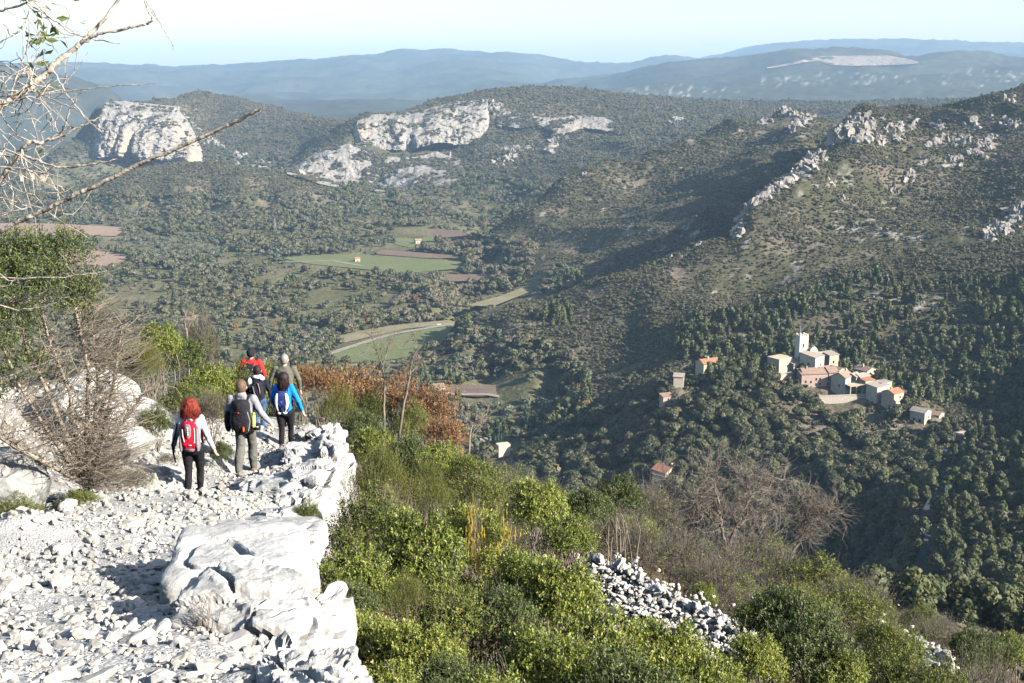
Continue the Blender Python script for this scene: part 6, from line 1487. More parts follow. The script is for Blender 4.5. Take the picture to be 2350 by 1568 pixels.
# ---- bare trees
def bare_tree(name, label, base, paths, r0, ntw, twl, seed, mat=None, leaf=None, tw_r=0.008, cat='tree', px0=None):
    """paths: lists of (px, py, d); first is the trunk"""
    bp = np.array(P(*base)); bp[2] = gz(bp[0], bp[1]); root = empty(name, bp); tag(root, label, cat)
    rr = np.random.default_rng(seed); dense = []; mat = mat or M_STEM
    for i, l in enumerate(paths):
        a = np.array([P(*q) for q in l]) - bp
        if i == 0: a[0] = (0, 0, -0.2)
        t = np.linspace(0, len(a) - 1, 6 * (len(a) - 1) + 1)
        c = np.stack([np.interp(t, np.arange(len(a)), a[:, j]) for j in range(3)], 1)
        c[1:-1] += rr.normal(size=(len(c) - 2, 3)) * r0 * 0.28
        ra = r0 * (1.0 if i == 0 else 0.6 / (1 + 0.1 * i)); rad = np.linspace(ra, ra * (0.55 if i == 0 else 0.22), len(c))
        MB().tube(c, rad, 7).build('trunk' if i == 0 else 'branch', mat, root, True)
        dense.append(c[len(c) // (2 if i == 0 else 4):])
    dn = np.concatenate(dense)
    if ntw:
        b0 = dn[rr.integers(0, len(dn), ntw)]; dr = unit(rr.normal(size=(ntw, 3)) + np.array([0, 0, 0.55])); tip = b0 + dr * rr.uniform(0.35, 1.0, (ntw, 1)) * twl
        b_ = MB(); c1_ = twig_lines(seed + 1, b0, tip, 0.12, 6); b_.tubes(c1_, tw_r * np.linspace(1, 0.35, 6)[None] * rr.uniform(0.6, 1.2, (ntw, 1)), 4)
        m2 = ntw * 4; k = rr.integers(0, ntw, m2); j = rr.integers(2, 6, m2); b1 = c1_[k, j]; dr = unit(dr[k] + 0.8 * rr.normal(size=(m2, 3))); tip = b1 + dr * rr.uniform(0.2, 0.55, (m2, 1)) * twl
        b_.tubes(twig_lines(seed + 2, b1, tip, 0.12, 4), tw_r * 0.5 * np.linspace(1, 0.4, 4)[None] * np.ones((m2, 1)), 3)
        o = b_.build('twigs', mat, root, True); o['kind'] = 'stuff'
        if leaf:
            pp = tip[rr.integers(0, m2, leaf[1])]; q, f, t = sprigs(seed + 4, pp, unit(rr.normal(size=pp.shape)), 0.12, 5, 0.06, 0.035, 0.9, 0.2, 0.5)
            o = obj('foliage', mesh_np('foliage', q, f, leaf[0], False, np.repeat(t[:, None], 3, 1)), root); o['kind'] = 'stuff'
    return root
bare_tree('bare_tree', 'dark forked bare tree above the stone wall', (1655, 1345, 40), [[(1655, 1345, 40), (1662, 1300, 40), (1668, 1262, 40)], [(1668, 1262, 40), (1685, 1220, 40), (1705, 1175, 40), (1722, 1140, 40), (1710, 1100, 40), (1680, 1070, 40)], [(1668, 1262, 40), (1655, 1215, 39.6), (1650, 1160, 39.5), (1640, 1110, 39.5), (1620, 1080, 39.5)],
          [(1722, 1140, 40), (1760, 1120, 40.2), (1800, 1100, 40.4)], [(1675, 1255, 40), (1720, 1240, 40), (1770, 1235, 40)], [(1690, 1210, 40), (1740, 1180, 40.4), (1790, 1160, 40.6)], [(1655, 1215, 39.6), (1620, 1180, 39.4), (1580, 1150, 39.2)]], 0.115, 420, 1.15, 401, M_DARKB, None, 0.012)
bare_tree('bare_tree', 'two-stemmed pale bare tree left of the dark forked one', (1555, 1318, 40), [[(1555, 1318, 40), (1562, 1285, 40), (1566, 1262, 40)], [(1566, 1262, 40), (1560, 1230, 40), (1550, 1180, 40), (1535, 1130, 40), (1530, 1090, 40)], [(1566, 1262, 40), (1580, 1225, 40), (1598, 1190, 40), (1600, 1140, 40)], [(1560, 1230, 40), (1530, 1205, 39.7), (1500, 1190, 39.5)], [(1590, 1205, 40), (1625, 1180, 40.3), (1650, 1160, 40.4)]], 0.085, 340, 1.0, 411, None, None, 0.011)
bare_tree('bare_tree', 'leaning bare trunk on the shoulder right of the dark tree', (1800, 1290, 34), [[(1800, 1290, 34), (1820, 1265, 34), (1845, 1225, 34), (1862, 1195, 34)], [(1862, 1195, 34), (1890, 1180, 34), (1920, 1170, 34)], [(1845, 1225, 34), (1850, 1180, 34), (1840, 1140, 34)]], 0.06, 240, 0.9, 421, None, None, 0.010)
bare_tree('bare_sapling', 'slim bare sapling among the orange shrubs, left one with a fork', (878, 975, 28.5), [[(878, 975, 28.5), (882, 930, 28.5), (881, 870, 28.5), (876, 835, 28.5)], [(876, 835, 28.5), (862, 800, 28.5), (852, 765, 28.5)], [(878, 838, 28.5), (890, 800, 28.6), (898, 775, 28.6)]], 0.034, 60, 0.55, 431, None, None, 0.006)
bare_tree('bare_sapling', 'slim leaning bare sapling among the orange shrubs, right one', (900, 975, 28.0), [[(900, 975, 28), (925, 930, 28), (940, 870, 28), (945, 830, 28)], [(945, 830, 28), (955, 805, 28), (950, 765, 28)], [(940, 860, 28), (960, 838, 28.2), (975, 820, 28.2)]], 0.036, 60, 0.55, 441, None, None, 0.006)
bare_tree('bare_sapling', 'pale dead sapling at the right end of the russet shrubs', (1068, 1035, 22), [[(1068, 1035, 22), (1078, 1000, 22), (1085, 970, 22)], [(1078, 1000, 22), (1100, 975, 22), (1118, 955, 22)]], 0.02, 24, 0.4, 451, M_TWIG, None, 0.005)
bare_tree('bare_sapling', 'thin dead stem with side twigs left of the hikers, on the skyline', (430, 790, 27), [[(430, 790, 27), (428, 760, 27), (424, 735, 27), (428, 715, 27)], [(428, 760, 27), (440, 735, 27), (452, 725, 27)]], 0.022, 26, 0.4, 461, M_TWIG, None, 0.005)

# ---- the bare tree whose branches reach in at the top left (its trunk stands just outside the picture)
bt = empty('overhanging_tree', (-3.05, 4.7, gz(-3.05, 4.7))); tag(bt, 'leafless tree at the upper left whose lichened branches reach into view', 'tree')
bo = np.array(bt.location)
M_LICH = plain('lichened_branch_bark', (0.42, 0.36, 0.29), 0.9, 0.45, 22, 0.1, 0, 'Object', 0.5)
rr = np.random.default_rng(500)
def br(l, d0, d1, r0, r1, jit=0.002, k=8):
    l = np.array(l, float); n = len(l); ds = np.linspace(d0, d1, n)
    a = np.array([P(q[0], q[1], dd) for q, dd in zip(l, ds)]) - bo
    t = np.linspace(0, n - 1, 7 * (n - 1) + 1)
    c = np.stack([np.interp(t, np.arange(n), a[:, j]) for j in range(3)], 1); c[1:-1] += rr.normal(size=(len(c) - 2, 3)) * jit
    rad = np.linspace(r0, r1, len(c)) * 0.5 * (1 + 0.05 * rr.normal(size=len(c)))
    MB().tube(c, rad, k).build('branch', M_LICH, bt, True); return c
MB().tube([(0, 0, -0.4), (-0.05, 0, 0.6), (0.02, 0.1, 1.5), (-0.05, 0.1, 2.4), (0.05, 0.0, 3.4)], [0.13, 0.11, 0.095, 0.08, 0.05], 9).build('trunk', M_LICH, bt, True)
cs_ = [br([(-520, 640), (-300, 460), (-120, 330), (0, 245), (60, 205), (105, 170), (140, 135), (175, 110)], 4.9, 5.0, 0.040, 0.020),
       br([(175, 110), (205, 80), (240, 45), (275, -5), (300, -60)], 5.0, 5.05, 0.018, 0.011), br([(188, 98), (225, 78), (290, 66), (335, 55), (352, 48)], 5.0, 4.95, 0.014, 0.007),
       br([(352, 48), (340, 25), (330, 0), (322, -40)], 4.95, 4.9, 0.006, 0.005), br([(330, -10), (350, 25), (375, 65), (392, 95), (400, 118)], 4.9, 4.9, 0.005, 0.003), br([(340, 20), (362, 45), (370, 80)], 4.9, 4.85, 0.004, 0.002),
       br([(-560, 800), (-300, 690), (-120, 590), (0, 530), (100, 482), (210, 430), (330, 374), (450, 322), (540, 280), (597, 253)], 4.6, 4.2, 0.021, 0.011, 0.002),
       br([(-480, 700), (-200, 560), (-60, 470), (0, 415), (40, 355), (62, 330)], 4.7, 4.6, 0.026, 0.014), br([(62, 330), (100, 325), (145, 312), (190, 288), (230, 272)], 4.6, 4.55, 0.014, 0.006),
       br([(138, 315), (150, 285), (160, 250), (190, 205)], 4.58, 4.5, 0.008, 0.004), br([(45, 355), (90, 370), (130, 385), (200, 378), (270, 366)], 4.6, 4.5, 0.010, 0.005),
       br([(-200, 300), (-60, 330), (20, 360), (90, 335), (160, 290)], 4.8, 4.7, 0.008, 0.003), br([(30, -20), (70, 10), (130, 50), (165, 78), (220, 92), (275, 100)], 5.1, 5.0, 0.007, 0.004),
       br([(-100, 260), (0, 240), (60, 225), (140, 212), (230, 200), (355, 192)], 4.9, 4.7, 0.007, 0.0025), br([(60, 205), (110, 225), (170, 250), (210, 285), (245, 300)], 4.95, 4.7, 0.006, 0.003),
       br([(120, 160), (150, 210), (190, 265), (235, 305)], 4.95, 4.8, 0.005, 0.003), br([(-150, 120), (-40, 150), (30, 172), (100, 185)], 5.2, 5.0, 0.008, 0.004), br([(-100, 40), (0, 25), (50, 12), (110, -20)], 5.2, 5.1, 0.012, 0.008),
       br([(-150, 520), (0, 430), (80, 372), (165, 300)], 4.4, 4.3, 0.007, 0.003), br([(-120, 430), (0, 385), (110, 398), (150, 410)], 4.5, 4.4, 0.006, 0.003), br([(-100, 480), (0, 455), (90, 475), (200, 545)], 4.5, 4.4, 0.005, 0.0025),
       br([(-220, 640), (-60, 632), (40, 640), (150, 636), (250, 622)], 5.6, 5.4, 0.009, 0.004), br([(-200, 700), (-40, 690), (40, 712), (90, 705), (150, 690)], 5.6, 5.5, 0.010, 0.004), br([(-40, 600), (20, 645), (60, 640), (100, 618)], 5.6, 5.5, 0.007, 0.003),
       br([(-260, 930), (-60, 890), (60, 850), (180, 805), (270, 750), (330, 715)], 6.2, 5.8, 0.010, 0.005), br([(-200, 1010), (0, 1000), (60, 985), (110, 965)], 6.2, 6.0, 0.007, 0.003), br([(-150, 1080), (0, 1060), (50, 1035), (90, 1025)], 6.2, 6.0, 0.007, 0.003)]
dn = np.concatenate(cs_[:20]); n = 260
b0 = dn[rr.integers(0, len(dn), n)]; ok = b0[:, 0] < 1.25; b0 = b0[ok]; n = len(b0)
tip = b0 + unit(rr.normal(size=(n, 3)) * np.array([1, 0.7, 0.8])) * rr.uniform(0.08, 0.36, (n, 1))
b_ = MB(); c_ = twig_lines(501, b0, tip, 0.16, 6); b_.tubes(c_, 0.0028 * np.linspace(1, 0.45, 6)[None] * rr.uniform(0.6, 1.4, (n, 1)), 4)
m2 = 300; b1 = c_[rr.integers(0, n, m2), rr.integers(2, 6, m2)]; tip2 = b1 + unit(rr.normal(size=(m2, 3))) * rr.uniform(0.04, 0.16, (m2, 1)); b_.tubes(twig_lines(502, b1, tip2, 0.16, 4), 0.0016 * np.ones((m2, 4)), 3)
o = b_.build('twigs', M_LICH, bt, True); o['kind'] = 'stuff'
q, f, t = sprigs(510, np.zeros((1, 3)), np.array([[0, 0, 1.0]]), 0.0001, 1, 0.055, 0.022, 0.9, 0.0, 0.45)
q = np.array([(0, 0, 0), (0.011, 0.006, 0.026), (0, 0.002, 0.055), (-0.011, 0.006, 0.026)]); lf = mesh_np('leaf', q, np.array([[0, 1, 2, 3]]), M_LD, False, np.full((4, 3), 0.55))
for i in range(70):
    if i < 48: p = P(100 + rr.normal() * 30, 70 + rr.normal() * 38, 5.0) - bo
    else: p = c_[rr.integers(0, n), 5]
    l_ = obj('leaf', lf, bt, p); l_.rotation_euler = (rr.uniform(0, 6.28), rr.uniform(0, 6.28), rr.uniform(0, 6.28)); s_ = rr.uniform(0.6, 1.1); l_.scale = (s_, s_, s_)
# dry grass tuft in the shadow of the largest boulder
gp = P(470, 1475, 7.35); gp[2] = gz(gp[0], gp[1]); gt = empty('dry_grass_tuft', gp); tag(gt, 'dark dry grass tuft in the shadow of the largest boulder', 'grass')
n = 46; b0 = rr.normal(size=(n, 3)) * np.array([0.035, 0.035, 0]); tip = b0 + np.stack([rr.normal(size=n) * 0.07 - 0.03, rr.normal(size=n) * 0.07, rr.uniform(0.1, 0.26, n)], 1)
MB().tubes(twig_lines(520, b0, tip, 0.1, 5), 0.0035 * np.linspace(1, 0.2, 5)[None] * np.ones((n, 1)), 3).build('blades', M_STEM, gt, True)['kind'] = 'stuff'
# ================================================================== THE HIKERS
def cloth(name, c, var=0.12, rough=0.85, s=9.0):
    return plain(name, c, rough, var, s, 0.15, 0, 'Object', 0.9)
M_SKIN = plain('skin', (0.52, 0.31, 0.23), 0.6, 0.06, 6, 0.3)
M_HRED = plain('red_dyed_hair', (0.17, 0.022, 0.012), 0.65, 0.45, 40, 0.25)
M_HBRN = plain('short_brown_hair', (0.13, 0.075, 0.045), 0.6, 0.25, 40, 0.3)
M_HDRK = plain('dark_brown_hair', (0.028, 0.014, 0.013), 0.6, 0.4, 40, 0.25)
M_HGRY = plain('grey_hair', (0.24, 0.22, 0.20), 0.6, 0.2, 40, 0.3)
M_LGREY = cloth('light_grey_fleece', (0.50, 0.50, 0.52)); M_MGREY = cloth('mid_grey_hoodie', (0.27, 0.26, 0.265)); M_BLUE = cloth('bright_blue_jacket', (0.010, 0.22, 0.72), 0.1)
M_OLIVEJ = cloth('olive_grey_jacket', (0.13, 0.125, 0.095)); M_REDJ = cloth('red_jacket', (0.62, 0.035, 0.03), 0.1); M_NAVY = cloth('dark_navy_top', (0.016, 0.018, 0.030)); M_BLACK = cloth('black_leggings', (0.017, 0.015, 0.017)); M_TROU = cloth('grey_olive_trousers', (0.135, 0.130, 0.112))
M_JEAN = cloth('blue_jeans', (0.05, 0.10, 0.19), 0.3); M_DTROU = cloth('dark_trousers', (0.035, 0.035, 0.04)); M_BOOTB = cloth('brown_boots', (0.19, 0.12, 0.075)); M_BOOTG = cloth('dark_grey_boots', (0.09, 0.09, 0.095)); M_SHOEG = cloth('grey_trainers', (0.40, 0.39, 0.39), 0.25)
M_PRED = cloth('red_rucksack_cloth', (0.55, 0.012, 0.035), 0.1); M_PGREY = cloth('grey_rucksack_trim', (0.22, 0.20, 0.20)); M_PBLK = cloth('black_rucksack_cloth', (0.022, 0.021, 0.025), 0.2); M_PBLU = cloth('navy_rucksack_cloth', (0.030, 0.050, 0.17)); M_PWHT = cloth('off_white_panel', (0.66, 0.64, 0.56)); M_LIME = cloth('lime_bottle', (0.55, 0.68, 0.16)); M_ORNG = cloth('orange_tag', (0.85, 0.12, 0.02)); M_CYAN = plain('pale_blue_bottle', (0.35, 0.66, 0.78), 0.3, 0.05, 5, 0.4); M_WHITE = cloth('white_cloth', (0.74, 0.73, 0.72))
_bake = []
def loft(b_, cs, rx, ry, k=16):
    """closed stack of upright ellipses"""
    cs = np.asarray(cs, float); n = len(cs); a = np.arange(k) * 2 * math.pi / k
    v = np.stack([cs[:, None, 0] + np.asarray(rx)[:, None] * np.cos(a), cs[:, None, 1] + np.asarray(ry)[:, None] * np.sin(a), np.repeat(cs[:, 2:3], k, 1)], -1).reshape(-1, 3)
    i = np.arange(n * k).reshape(n, k); f = np.stack([i[:-1], np.roll(i[:-1], -1, 1), np.roll(i[1:], -1, 1), i[1:]], -1).reshape(-1, 4)
    b_.add(v, f); c0 = b_.n
    b_.add(np.concatenate([v[:k], [cs[0]]]), [[(j + 1) % k, j, k] for j in range(k)]); b_.add(np.concatenate([v[-k:], [cs[-1]]]), [[j, (j + 1) % k, k] for j in range(k)])
def limb(b_, pts, rad, k=12):
    """round limb through joints with balls at joints and closed ends"""
    pts = np.asarray(pts, float); rad = np.asarray(rad, float)
    iv, fi = ico(3)
    for p, r_ in zip(pts, rad): b_.add(iv * r_ + p, fi)
    t = np.linspace(0, len(pts) - 1, 5 * (len(pts) - 1) + 1)
    c = np.stack([np.interp(t, np.arange(len(pts)), pts[:, j]) for j in range(3)], 1); rr_ = np.interp(t, np.arange(len(pts)), rad)
    for i in range(len(c)): b_.add(iv * rr_[i] + c[i], fi)
def ball(b_, c, s, n=3):
    iv, fi = ico(n); b_.add(iv * np.asarray(s) + np.asarray(c), fi)
def bake(b_, name, mat, parent, vox, smooth=4, sf=0.6):
    """one continuous skin over all shapes gathered in b_"""
    fl = []
    if b_.f3: fl.append(np.concatenate(b_.f3))
    if b_.f4: fl.append(np.concatenate(b_.f4))
    tmp = bpy.data.objects.new('tmp', mesh_np('tmp', np.concatenate(b_.v), fl)); COL.objects.link(tmp)
    m = tmp.modifiers.new('r', 'REMESH'); m.mode = 'VOXEL'; m.voxel_size = vox; m.use_smooth_shade = True
    m = tmp.modifiers.new('s', 'SMOOTH'); m.factor = sf; m.iterations = smooth
    _bake.append((tmp, name, mat, parent))
def finish_bakes():
    dg = bpy.context.evaluated_depsgraph_get(); out = []
    for tmp, name, mat, parent in _bake:
        me = bpy.data.meshes.new_from_object(tmp.evaluated_get(dg)); me.name = name; me.materials.clear(); me.materials.append(mat)
        me.polygons.foreach_set('use_smooth', np.ones(len(me.polygons), bool)); out.append((me, name, parent))
    for tmp, *_ in _bake:
        me = tmp.data; bpy.data.objects.remove(tmp); bpy.data.meshes.remove(me)
    for me, name, parent in out:
        if name == 'BODY': parent.data = me; me.name = 'body'
        else: obj(name, me, parent)
    _bake.clear()
def hiker(label, px, py, d, H, rz, top, leg, shoe, hair, hm, pose, build=1.0, female=False, hood=None, lean=0.0):
    p = P(px, py, d); p[2] = gz(p[0], p[1]) + 0.01
    me0 = bpy.data.meshes.new('body'); person = bpy.data.objects.new('person', me0); COL.objects.link(person)
    person.location = p; person.rotation_euler = (0, 0, rz); tag(person, label, 'person')
    h = H; B_ = build
    hipw, shw = (0.058 if female else 0.054) * h, (0.094 if female else 0.104) * h * B_
    def L(z): return lean * (z - 0.5) * h           # torso leans sideways a little
    hipz, kz, az = 0.515 * h, 0.275 * h, 0.045 * h
    sh = [np.array([s * shw + L(0.81), 0.0, 0.812 * h]) for s in (-1, 1)]
    # legs: pose gives per side (knee y, foot y, foot x, foot lift)
    legs = []
    for s, (ky, fy, fx, fz) in zip((-1, 1), pose['legs']):
        legs.append([np.array([s * hipw, 0, hipz]), np.array([s * (hipw * 0.5 + fx * 0.5) , ky, kz + fz * 0.7]), np.array([s * fx, fy, az + fz])])
    arms = []
    for i, (el, wr) in enumerate(pose['arms']):
        arms.append([sh[i], np.array(el) * np.array([1, 1, h]), np.array(wr) * np.array([1, 1, h])])
    # ---- body (skin)
    b_ = MB()
    hc = np.array([L(0.93), 0.012, 0.928 * h]); hr = 0.066 * h
    ball(b_, hc + (0, 0, 0.008), (hr * 0.80, hr * 0.98, hr * 1.08)); ball(b_, hc + (0, 0.035, -0.045), (hr * 0.62, hr * 0.66, hr * 0.72))      # skull, jaw
    ball(b_, hc + (0, hr * 1.02, -0.012), (0.014, 0.018, 0.022)); ball(b_, hc + (0, hr * 0.86, -0.062), (0.024, 0.014, 0.008))                 # nose, mouth
    for s in (-1, 1): ball(b_, hc + (s * hr * 0.83, 0.0, -0.008), (0.010, 0.020, 0.032))                                                       # ears
    limb(b_, [(L(0.93), 0.005, 0.90 * h), (L(0.85), -0.012, 0.835 * h)], [0.050 * B_, 0.060 * B_])
    loft(b_, [(L(z), 0, z * h) for z in (0.50, 0.55, 0.61, 0.70, 0.78, 0.83)], np.array([0.088, 0.092, 0.078, 0.088, 0.092, 0.05]) * h * B_, np.array([0.060, 0.064, 0.055, 0.062, 0.058, 0.035]) * h * B_)
    for l in legs: limb(b_, l, np.array([0.046, 0.030, 0.021]) * h); limb(b_, [l[2], l[2] + (0, 0.13, -0.03)], [0.036, 0.028])
    for i, a in enumerate(arms):
        limb(b_, a, np.array([0.028, 0.022, 0.016]) * h)
        w = a[2]; dr = a[2] - a[1]; dr /= np.linalg.norm(dr); sd = np.array([0, 1.0, 0]); sd = sd - dr * (sd @ dr); sd /= np.linalg.norm(sd); nr_ = np.cross(dr, sd)
        ball(b_, w + dr * 0.045, (0.022, 0.036, 0.042)); limb(b_, [w, w + dr * 0.075], [0.022, 0.026])
        for j, (o_, ln) in enumerate(((-0.027, 0.062), (-0.009, 0.074), (0.009, 0.078), (0.027, 0.068))):                                       # four curled fingers
            q0 = w + dr * 0.078 + sd * o_; q1 = q0 + dr * ln * 0.55 + nr_ * 0.008; q2 = q1 + dr * ln * 0.35 + nr_ * 0.022; limb(b_, [q0, q1, q2], [0.0095, 0.0085, 0.007])
        q0 = w + dr * 0.025 + sd * 0.030; limb(b_, [q0, q0 + dr * 0.035 + sd * 0.022, q0 + dr * 0.062 + sd * 0.020 + nr_ * 0.01], [0.012, 0.010, 0.008])   # thumb from the side of the palm
    bake(b_, 'BODY', M_SKIN, person, 0.0108, 2, 0.5)
    # ---- clothes
    b_ = MB(); k = 1.13 if not female else 1.10
    zs = (0.49, 0.55, 0.62, 0.70, 0.77, 0.815, 0.845)
    loft(b_, [(L(z), -0.004, z * h) for z in zs], np.array([0.104, 0.105, 0.095, 0.106, 0.118, 0.100, 0.045]) * h * B_ * (1.0 if not female else 0.94), np.array([0.075, 0.076, 0.066, 0.072, 0.068, 0.052, 0.040]) * h * B_)
    for a in arms: limb(b_, [a[0], a[1], a[2] - (a[2] - a[1]) * 0.06], np.array([0.042, 0.034, 0.026]) * h * (0.5 + 0.5 * B_))
    limb(b_, [(L(0.85), -0.006, 0.82 * h), (L(0.86), 0.0, 0.862 * h)], [0.070, 0.062])
    if hood: ball(b_, (L(0.85), -0.055, 0.845 * h), (0.10, 0.055, 0.06)); ball(b_, (L(0.85), -0.03, 0.865 * h), (0.085, 0.075, 0.045))
    bake(b_, 'jacket', top, person, 0.017, 3)
    b_ = MB(); tk = pose.get('loose', 1.0)
    loft(b_, [(0, 0, z * h) for z in (0.455, 0.49, 0.53, 0.58, 0.61)], np.array([0.070, 0.098, 0.102, 0.090, 0.084]) * h * B_ * (1.03 if female else 1), np.array([0.055, 0.076, 0.078, 0.064, 0.058]) * h * B_)
    for l in legs:
        a_ = l[2] + np.array([0, 0, 0.045 if tk > 1.05 else 0.03])
        limb(b_, [l[0] * np.array([1, 1, 0.97]), (l[0] + l[1]) / 2, l[1], (l[1] + a_) / 2 + np.array([0, -0.012, 0.02]), a_], np.array([0.056, 0.049, 0.036 * tk, 0.037 * tk, 0.026 * tk * 1.05]) * h)
    bake(b_, 'trousers', leg, person, 0.017, 3)
    for l in legs:
        b_ = MB(); f_ = l[2]; up_ = pose.get('boot', 0.05)
        limb(b_, [f_ + (0, 0, up_), f_ + (0, -0.005, -0.01)], [0.047, 0.050]); limb(b_, [f_ + (0, -0.03, -0.025), f_ + (0, 0.07, -0.035), f_ + (0, 0.165, -0.045)], [0.046, 0.048, 0.036])
        b_.box(f_ + np.array([0, 0.06, -az + 0.014]), (0.092, 0.29, 0.03))
        bake(b_, 'shoe', shoe, person, 0.011, 3)
    # ---- hair or cap
    b_ = MB()
    if hair == 'bob':
        ball(b_, hc + (0, -0.018, 0.022), (hr * 1.18, hr * 1.16, hr * 1.16)); ball(b_, hc + (0, -0.045, -0.055), (hr * 1.36, hr * 0.98, hr * 0.92)); ball(b_, hc + (-0.07, -0.05, -0.085), (0.055, 0.05, 0.055)); ball(b_, hc + (0.075, -0.045, -0.09), (0.058, 0.05, 0.06))
        rr_ = np.random.default_rng(3)
        for j in range(70):
            q = unit(rr_.normal(size=3)); q[1] = -abs(q[1]); ball(b_, hc + (0, -0.03, -0.02) + q * np.array([hr * 1.3, hr * 1.1, hr * 1.35]), (0.013, 0.013, 0.036), 2)
    elif hair == 'long':
        ball(b_, hc + (0, -0.014, 0.018), (hr * 1.05, hr * 1.10, hr * 1.10)); ball(b_, hc + (0, -0.055, -0.085), (hr * 1.02, hr * 0.72, hr * 1.1)); ball(b_, hc + (0.0, -0.072, -0.16), (hr * 0.98, 0.035, hr * 0.7))
        rr_ = np.random.default_rng(5)
        for j in range(34):
            x_ = rr_.uniform(-1, 1); ball(b_, hc + (x_ * hr * 0.95, -0.078 - 0.02 * (1 - x_ * x_), rr_.uniform(-0.20, -0.02)), (0.012, 0.010, 0.045), 2)
    elif hair == 'short':
        ball(b_, hc + (0, -0.012, 0.020), (hr * 0.86, hr * 1.03, hr * 1.07)); ball(b_, hc + (0, -0.035, -0.020), (hr * 0.80, hr * 0.74, hr * 0.75))
    else:
        ball(b_, hc + (0, 0.0, 0.032), (hr * 0.98, hr * 1.12, hr * 0.92)); b_.box(hc + np.array([0, hr * 1.35, 0.02]), (0.13, 0.10, 0.014)); ball(b_, hc + (0, -0.03, -0.01), (hr * 0.9, hr * 0.85, hr * 0.7))
    bake(b_, 'cap' if hair == 'cap' else 'hair', hm, person, 0.010, 3)
    if hair in ('bob', 'long'):                             # loose strands over the mass
        r_ = np.random.default_rng(9); n_ = 170; a_ = r_.uniform(math.pi * 0.95, math.pi * 2.05, n_); k_ = hr * (1.2 if hair == 'bob' else 1.04); ln_ = 0.16 if hair == 'bob' else 0.27
        t_ = np.linspace(0, 1, 7)[None]; sp = np.sin(np.clip(t_ * 2.0 + 0.15, 0, 1.57)) * (1 + 0.18 * t_ * (hair == 'bob'))
        x_ = hc[0] + np.cos(a_)[:, None] * k_ * sp; y_ = hc[1] - 0.02 + np.sin(a_)[:, None] * k_ * (0.98 if hair == 'bob' else 1.05) * sp; z_ = hc[2] + hr * 1.12 - t_ * (hr * 1.2 + ln_ * r_.uniform(0.6, 1.05, (n_, 1)))
        c_ = np.stack([x_, y_, z_], -1) + r_.normal(size=(n_, 1, 3)) * 0.006 + r_.normal(size=(n_, 7, 3)) * 0.003
        MB().tubes(c_, 0.0055 * np.linspace(1, 0.5, 7)[None] * np.ones((n_, 1)), 4).build('hair_strands', hm, person, True)['kind'] = 'stuff'
    return person
def pack(name, label, person, W_, D_, H_, z0, back, main, parts):
    """a rucksack on the person's back; parts: (name, material, builder) in pack coordinates, y<0 is away from the back"""
    t = empty(name); t.location = person.location; t.rotation_euler = person.rotation_euler; tag(t, label, 'rucksack')
    b_ = MB(); zs = np.linspace(0, 1, 9); sq = np.array([0.62, 0.90, 1.0, 1.02, 1.0, 0.97, 0.93, 0.82, 0.50])
    k = 20; a = np.arange(k) * 2 * math.pi / k; ca, sa = np.sign(np.cos(a)) * np.abs(np.cos(a)) ** 0.55, np.sign(np.sin(a)) * np.abs(np.sin(a)) ** 0.6
    v = np.stack([sq[:, None] * ca * W_ / 2, back - D_ / 2 + sq[:, None] * sa * D_ / 2, np.repeat((z0 + zs * H_)[:, None], k, 1)], -1).reshape(-1, 3)
    i = np.arange(9 * k).reshape(9, k); b_.add(v, np.stack([i[:-1], np.roll(i[:-1], -1, 1), np.roll(i[1:], -1, 1), i[1:]], -1).reshape(-1, 4))
    b_.add(np.concatenate([v[:k], [[0, back - D_ / 2, z0]]]), [[(j + 1) % k, j, k] for j in range(k)]); b_.add(np.concatenate([v[-k:], [[0, back - D_ / 2, z0 + H_]]]), [[j, (j + 1) % k, k] for j in range(k)])
    b_.build('main_bag', main, t, True)
    for nm, mt, fn in parts:
        b_ = MB(); fn(b_); b_.build(nm, mt, t, True)
    return t
def strap(s, z1, y0=-0.10, w=0.016, top=1.0, x0=0.07):
    return lambda b_: b_.tube([(s * x0, y0 - 0.01, z1 - 0.03), (s * (x0 + 0.02), y0 + 0.06, z1 + 0.055), (s * (x0 + 0.03), 0.05, z1 + 0.045), (s * (x0 + 0.045), 0.13, z1 - 0.08), (s * (x0 + 0.07), 0.11, z1 - 0.26), (s * (x0 + 0.08), 0.0, z1 - 0.36)], w, 6)
stand = dict(legs=[(0.03, -0.02, 0.075, 0.0), (0.05, 0.07, 0.06, 0.0)])
